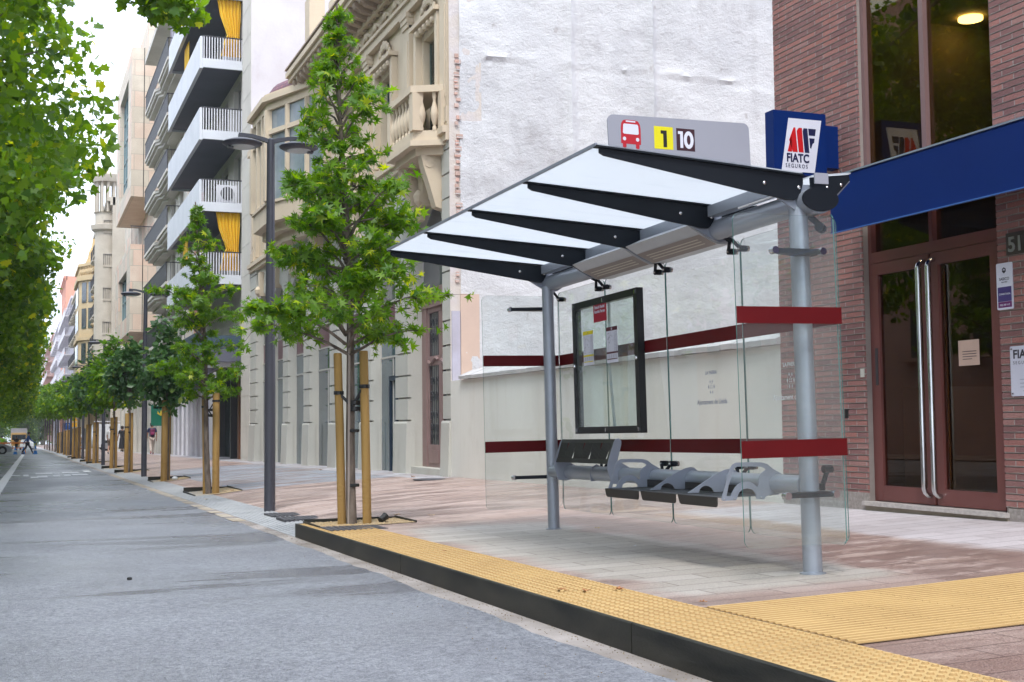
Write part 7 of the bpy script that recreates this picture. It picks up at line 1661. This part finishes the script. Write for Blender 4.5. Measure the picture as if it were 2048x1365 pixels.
for k in range(5):
    x0, y0 = 4.6 + .2 * k, 108 + k * 3.4; z = gz(5, y0); mb = MB()
    a, b = Vector((x0, y0, z)), Vector((x0 + .2, y0 + 3.3, z - .03))
    for p in (a, b): mb.tube([p, p + Vector((0, 0, 2))], .03, 6)
    for q in (.1, 1.95): mb.tube([a + Vector((0, 0, q)), b + Vector((0, 0, q))], .02, 5)
    for i in range(1, 22): p = a.lerp(b, i / 22); mb.tube([p + Vector((0, 0, .1)), p + Vector((0, 0, 1.95))], .007, 4, caps=False)
    for i in range(1, 9): mb.tube([a + Vector((0, 0, i * .2)), b + Vector((0, 0, i * .2))], .007, 4, caps=False)
    mb.build('fence_panel', M_gal, fn)
    mb = MB(); mb.bbox(x0 - .3, x0 + .3, y0 - .1, y0 + .1, z, z + .14, .03); mb.build('foot_block', M_concr, fn)
# blue bin of litter, spotlight in the first pit, litter and leaves
sp = thing('ground_spotlight', 'small black ground spotlight tilted in the gravel beside the nearest tree', 'spotlight', (3.24, 11.72, gz(3.24, 11.72) + .006), .5); sp.scale = (.72, .72, .72)
mb = MB(); mb.xf(Matrix.Identity(4)); mb.lathe([(.035, -.06), (.045, -.055), (.05, .05), (.055, .055), (.05, .06), (.045, .045), (0, .045)], (0, 0, 0), 16); mb.xf(Matrix.Translation((0, 0, .055)) @ Matrix.Rotation(1.05, 4, 'Y')); mb.build('housing', M_strap, sp, smooth=True)
mb = MB(); mb.tube([(0, 0, 0), (0, 0, .05)], .012, 8); mb.box(-.05, .05, -.04, .04, 0, .008); mb.build('bracket', M_strap, sp)
M_dry = mat('dry leaf', (0.30, 0.12, 0.045), (0.42, 0.22, 0.09), rough=.8, scale=20); M_dry2 = mat('pale dry leaf', (0.55, 0.42, 0.26), (0.45, 0.3, 0.16), rough=.8, scale=20)
def dry_leaf(x, y, s, rz, label, m=None, dz=.008, curl=1.0):
    V, F = TPL['maple']; rn = random.Random(int(x * 999 + y * 77)); mb = MB()
    vs = [(a * s, (b - .4) * s, s * (.10 + curl * (.55 * a * a + .35 * (b - .4) ** 2) + rn.uniform(-.06, .06))) for a, b, c in V]
    mb.add(vs, [tuple(f) for f in F]); mb.tube([(0, -.38 * s, .1 * s), (.05 * s, -.7 * s, .2 * s)], .002, 4)
    o = mb.build('dry_leaf', m or M_dry, fixn=False); o.location = (x, y, gz(x, y) + dz); o.rotation_euler = (0, 0, rz); tag(o, label, 'leaf', 'dry fallen leaves'); return o
dry_leaf(2.665, 6.13, .05, .6, 'curled brown leaf on the ochre strip, left of a close pair', curl=1.3); dry_leaf(2.76, 6.02, .045, 2.2, 'curled brown leaf on the ochre strip, right of a close pair', curl=1.4)
dry_leaf(2.93, 5.97, .05, 4.0, 'reddish curled leaf at the inner edge of the ochre strip', curl=1.5)
dry_leaf(3.06, 5.34, .035, 1.0, 'tiny dark leaf where the ochre strips meet'); dry_leaf(2.83, 8.6, .03, 2.0, 'tiny dark leaf midway along the ochre strip')
dry_leaf(4.44, 9.45, .04, 0, 'small yellow leaf between the shelter posts', mat('yellow leaf', (.55, .42, .03), rough=.6)); dry_leaf(4.05, 8.0, .02, 0, 'tiny pale scrap under the shelter roof', M_paper)
dry_leaf(3.6, 12.5, .07, 1.0, 'pale dry leaf behind the nearest tree pit', M_dry2); dry_leaf(3.85, 12.1, .06, 3.0, 'pale dry leaf right of the nearest tree pit', M_dry2)
dry_leaf(3.35, 12.0, .05, 1.5, 'brown leaf on the gravel beside the spotlight'); dry_leaf(6.2, 27.6, .09, 1.5, 'rust brown leaf by the foot of a stone pier'); dry_leaf(6.4, 21.2, .08, .5, 'rust brown leaf before the carved doorstep')
dry_leaf(3.3, 22.3, .08, .5, 'pale leaf in the second tree pit', M_dry2); dry_leaf(3.42, 22.2, .07, 2.5, 'orange leaf in the second tree pit'); dry_leaf(2.75, 20.5, .06, 2.5, 'pale leaf on the grey ribbed strip', M_dry2); dry_leaf(4.3, 17.5, .06, 1, 'pale leaf on the pink paving behind the lamp', M_dry2)
for x, y, s, lb in ((.6, 4.75, .012, 'dark pebble on the road at the lower left'), (.72, 9.3, .018, 'black bottle cap on the road')):
    mb = MB(); mb.lathe([(s, 0), (s, s * .6), (s * .7, s * .9), (0, s)], (0, 0, 0), 10); o = mb.build('pebble', M_strap, smooth=True); o.location = (x, y, rz_(x, y, .002)); tag(o, lb, 'pebble')
scene.render.film_transparent = False
rg = random.Random(21); mb = MB()
for k in range(900):
    y = 2.5 + rg.random() ** 1.6 * 14; x = 2.36 + .14 * rg.random() ** .6; r = rg.uniform(.0015, .0045)
    if rg.random() < .15: x = rg.uniform(1.9, 2.35)
    mb.ball((x, y, street_base(x) - SL * y + .008), r, 5, (1, rg.uniform(.6, 1.4), .6))
o = mb.build('gutter_grit', mat('grit', (.16, .13, .10), (.34, .28, .2), rough=.9, scale=30, coords='World'), fixn=False); o['kind'] = 'stuff'
# ------------------------------------------------------------------ air: even haze round the whole street
mh, nh, oh = newmat('haze air'); pv = nh.nodes.new('ShaderNodeVolumePrincipled'); pv.inputs['Color'].default_value = (0.86, 0.9, 0.96, 1); pv.inputs['Density'].default_value = 0.0005; pv.inputs['Anisotropy'].default_value = 0.2
nh.links.new(pv.outputs[0], oh.inputs['Volume'])
mb = MB(); mb.box(-95, 95, -75, 655, -11, 42); hz = mb.build('haze', mh); hz['kind'] = 'stuff'
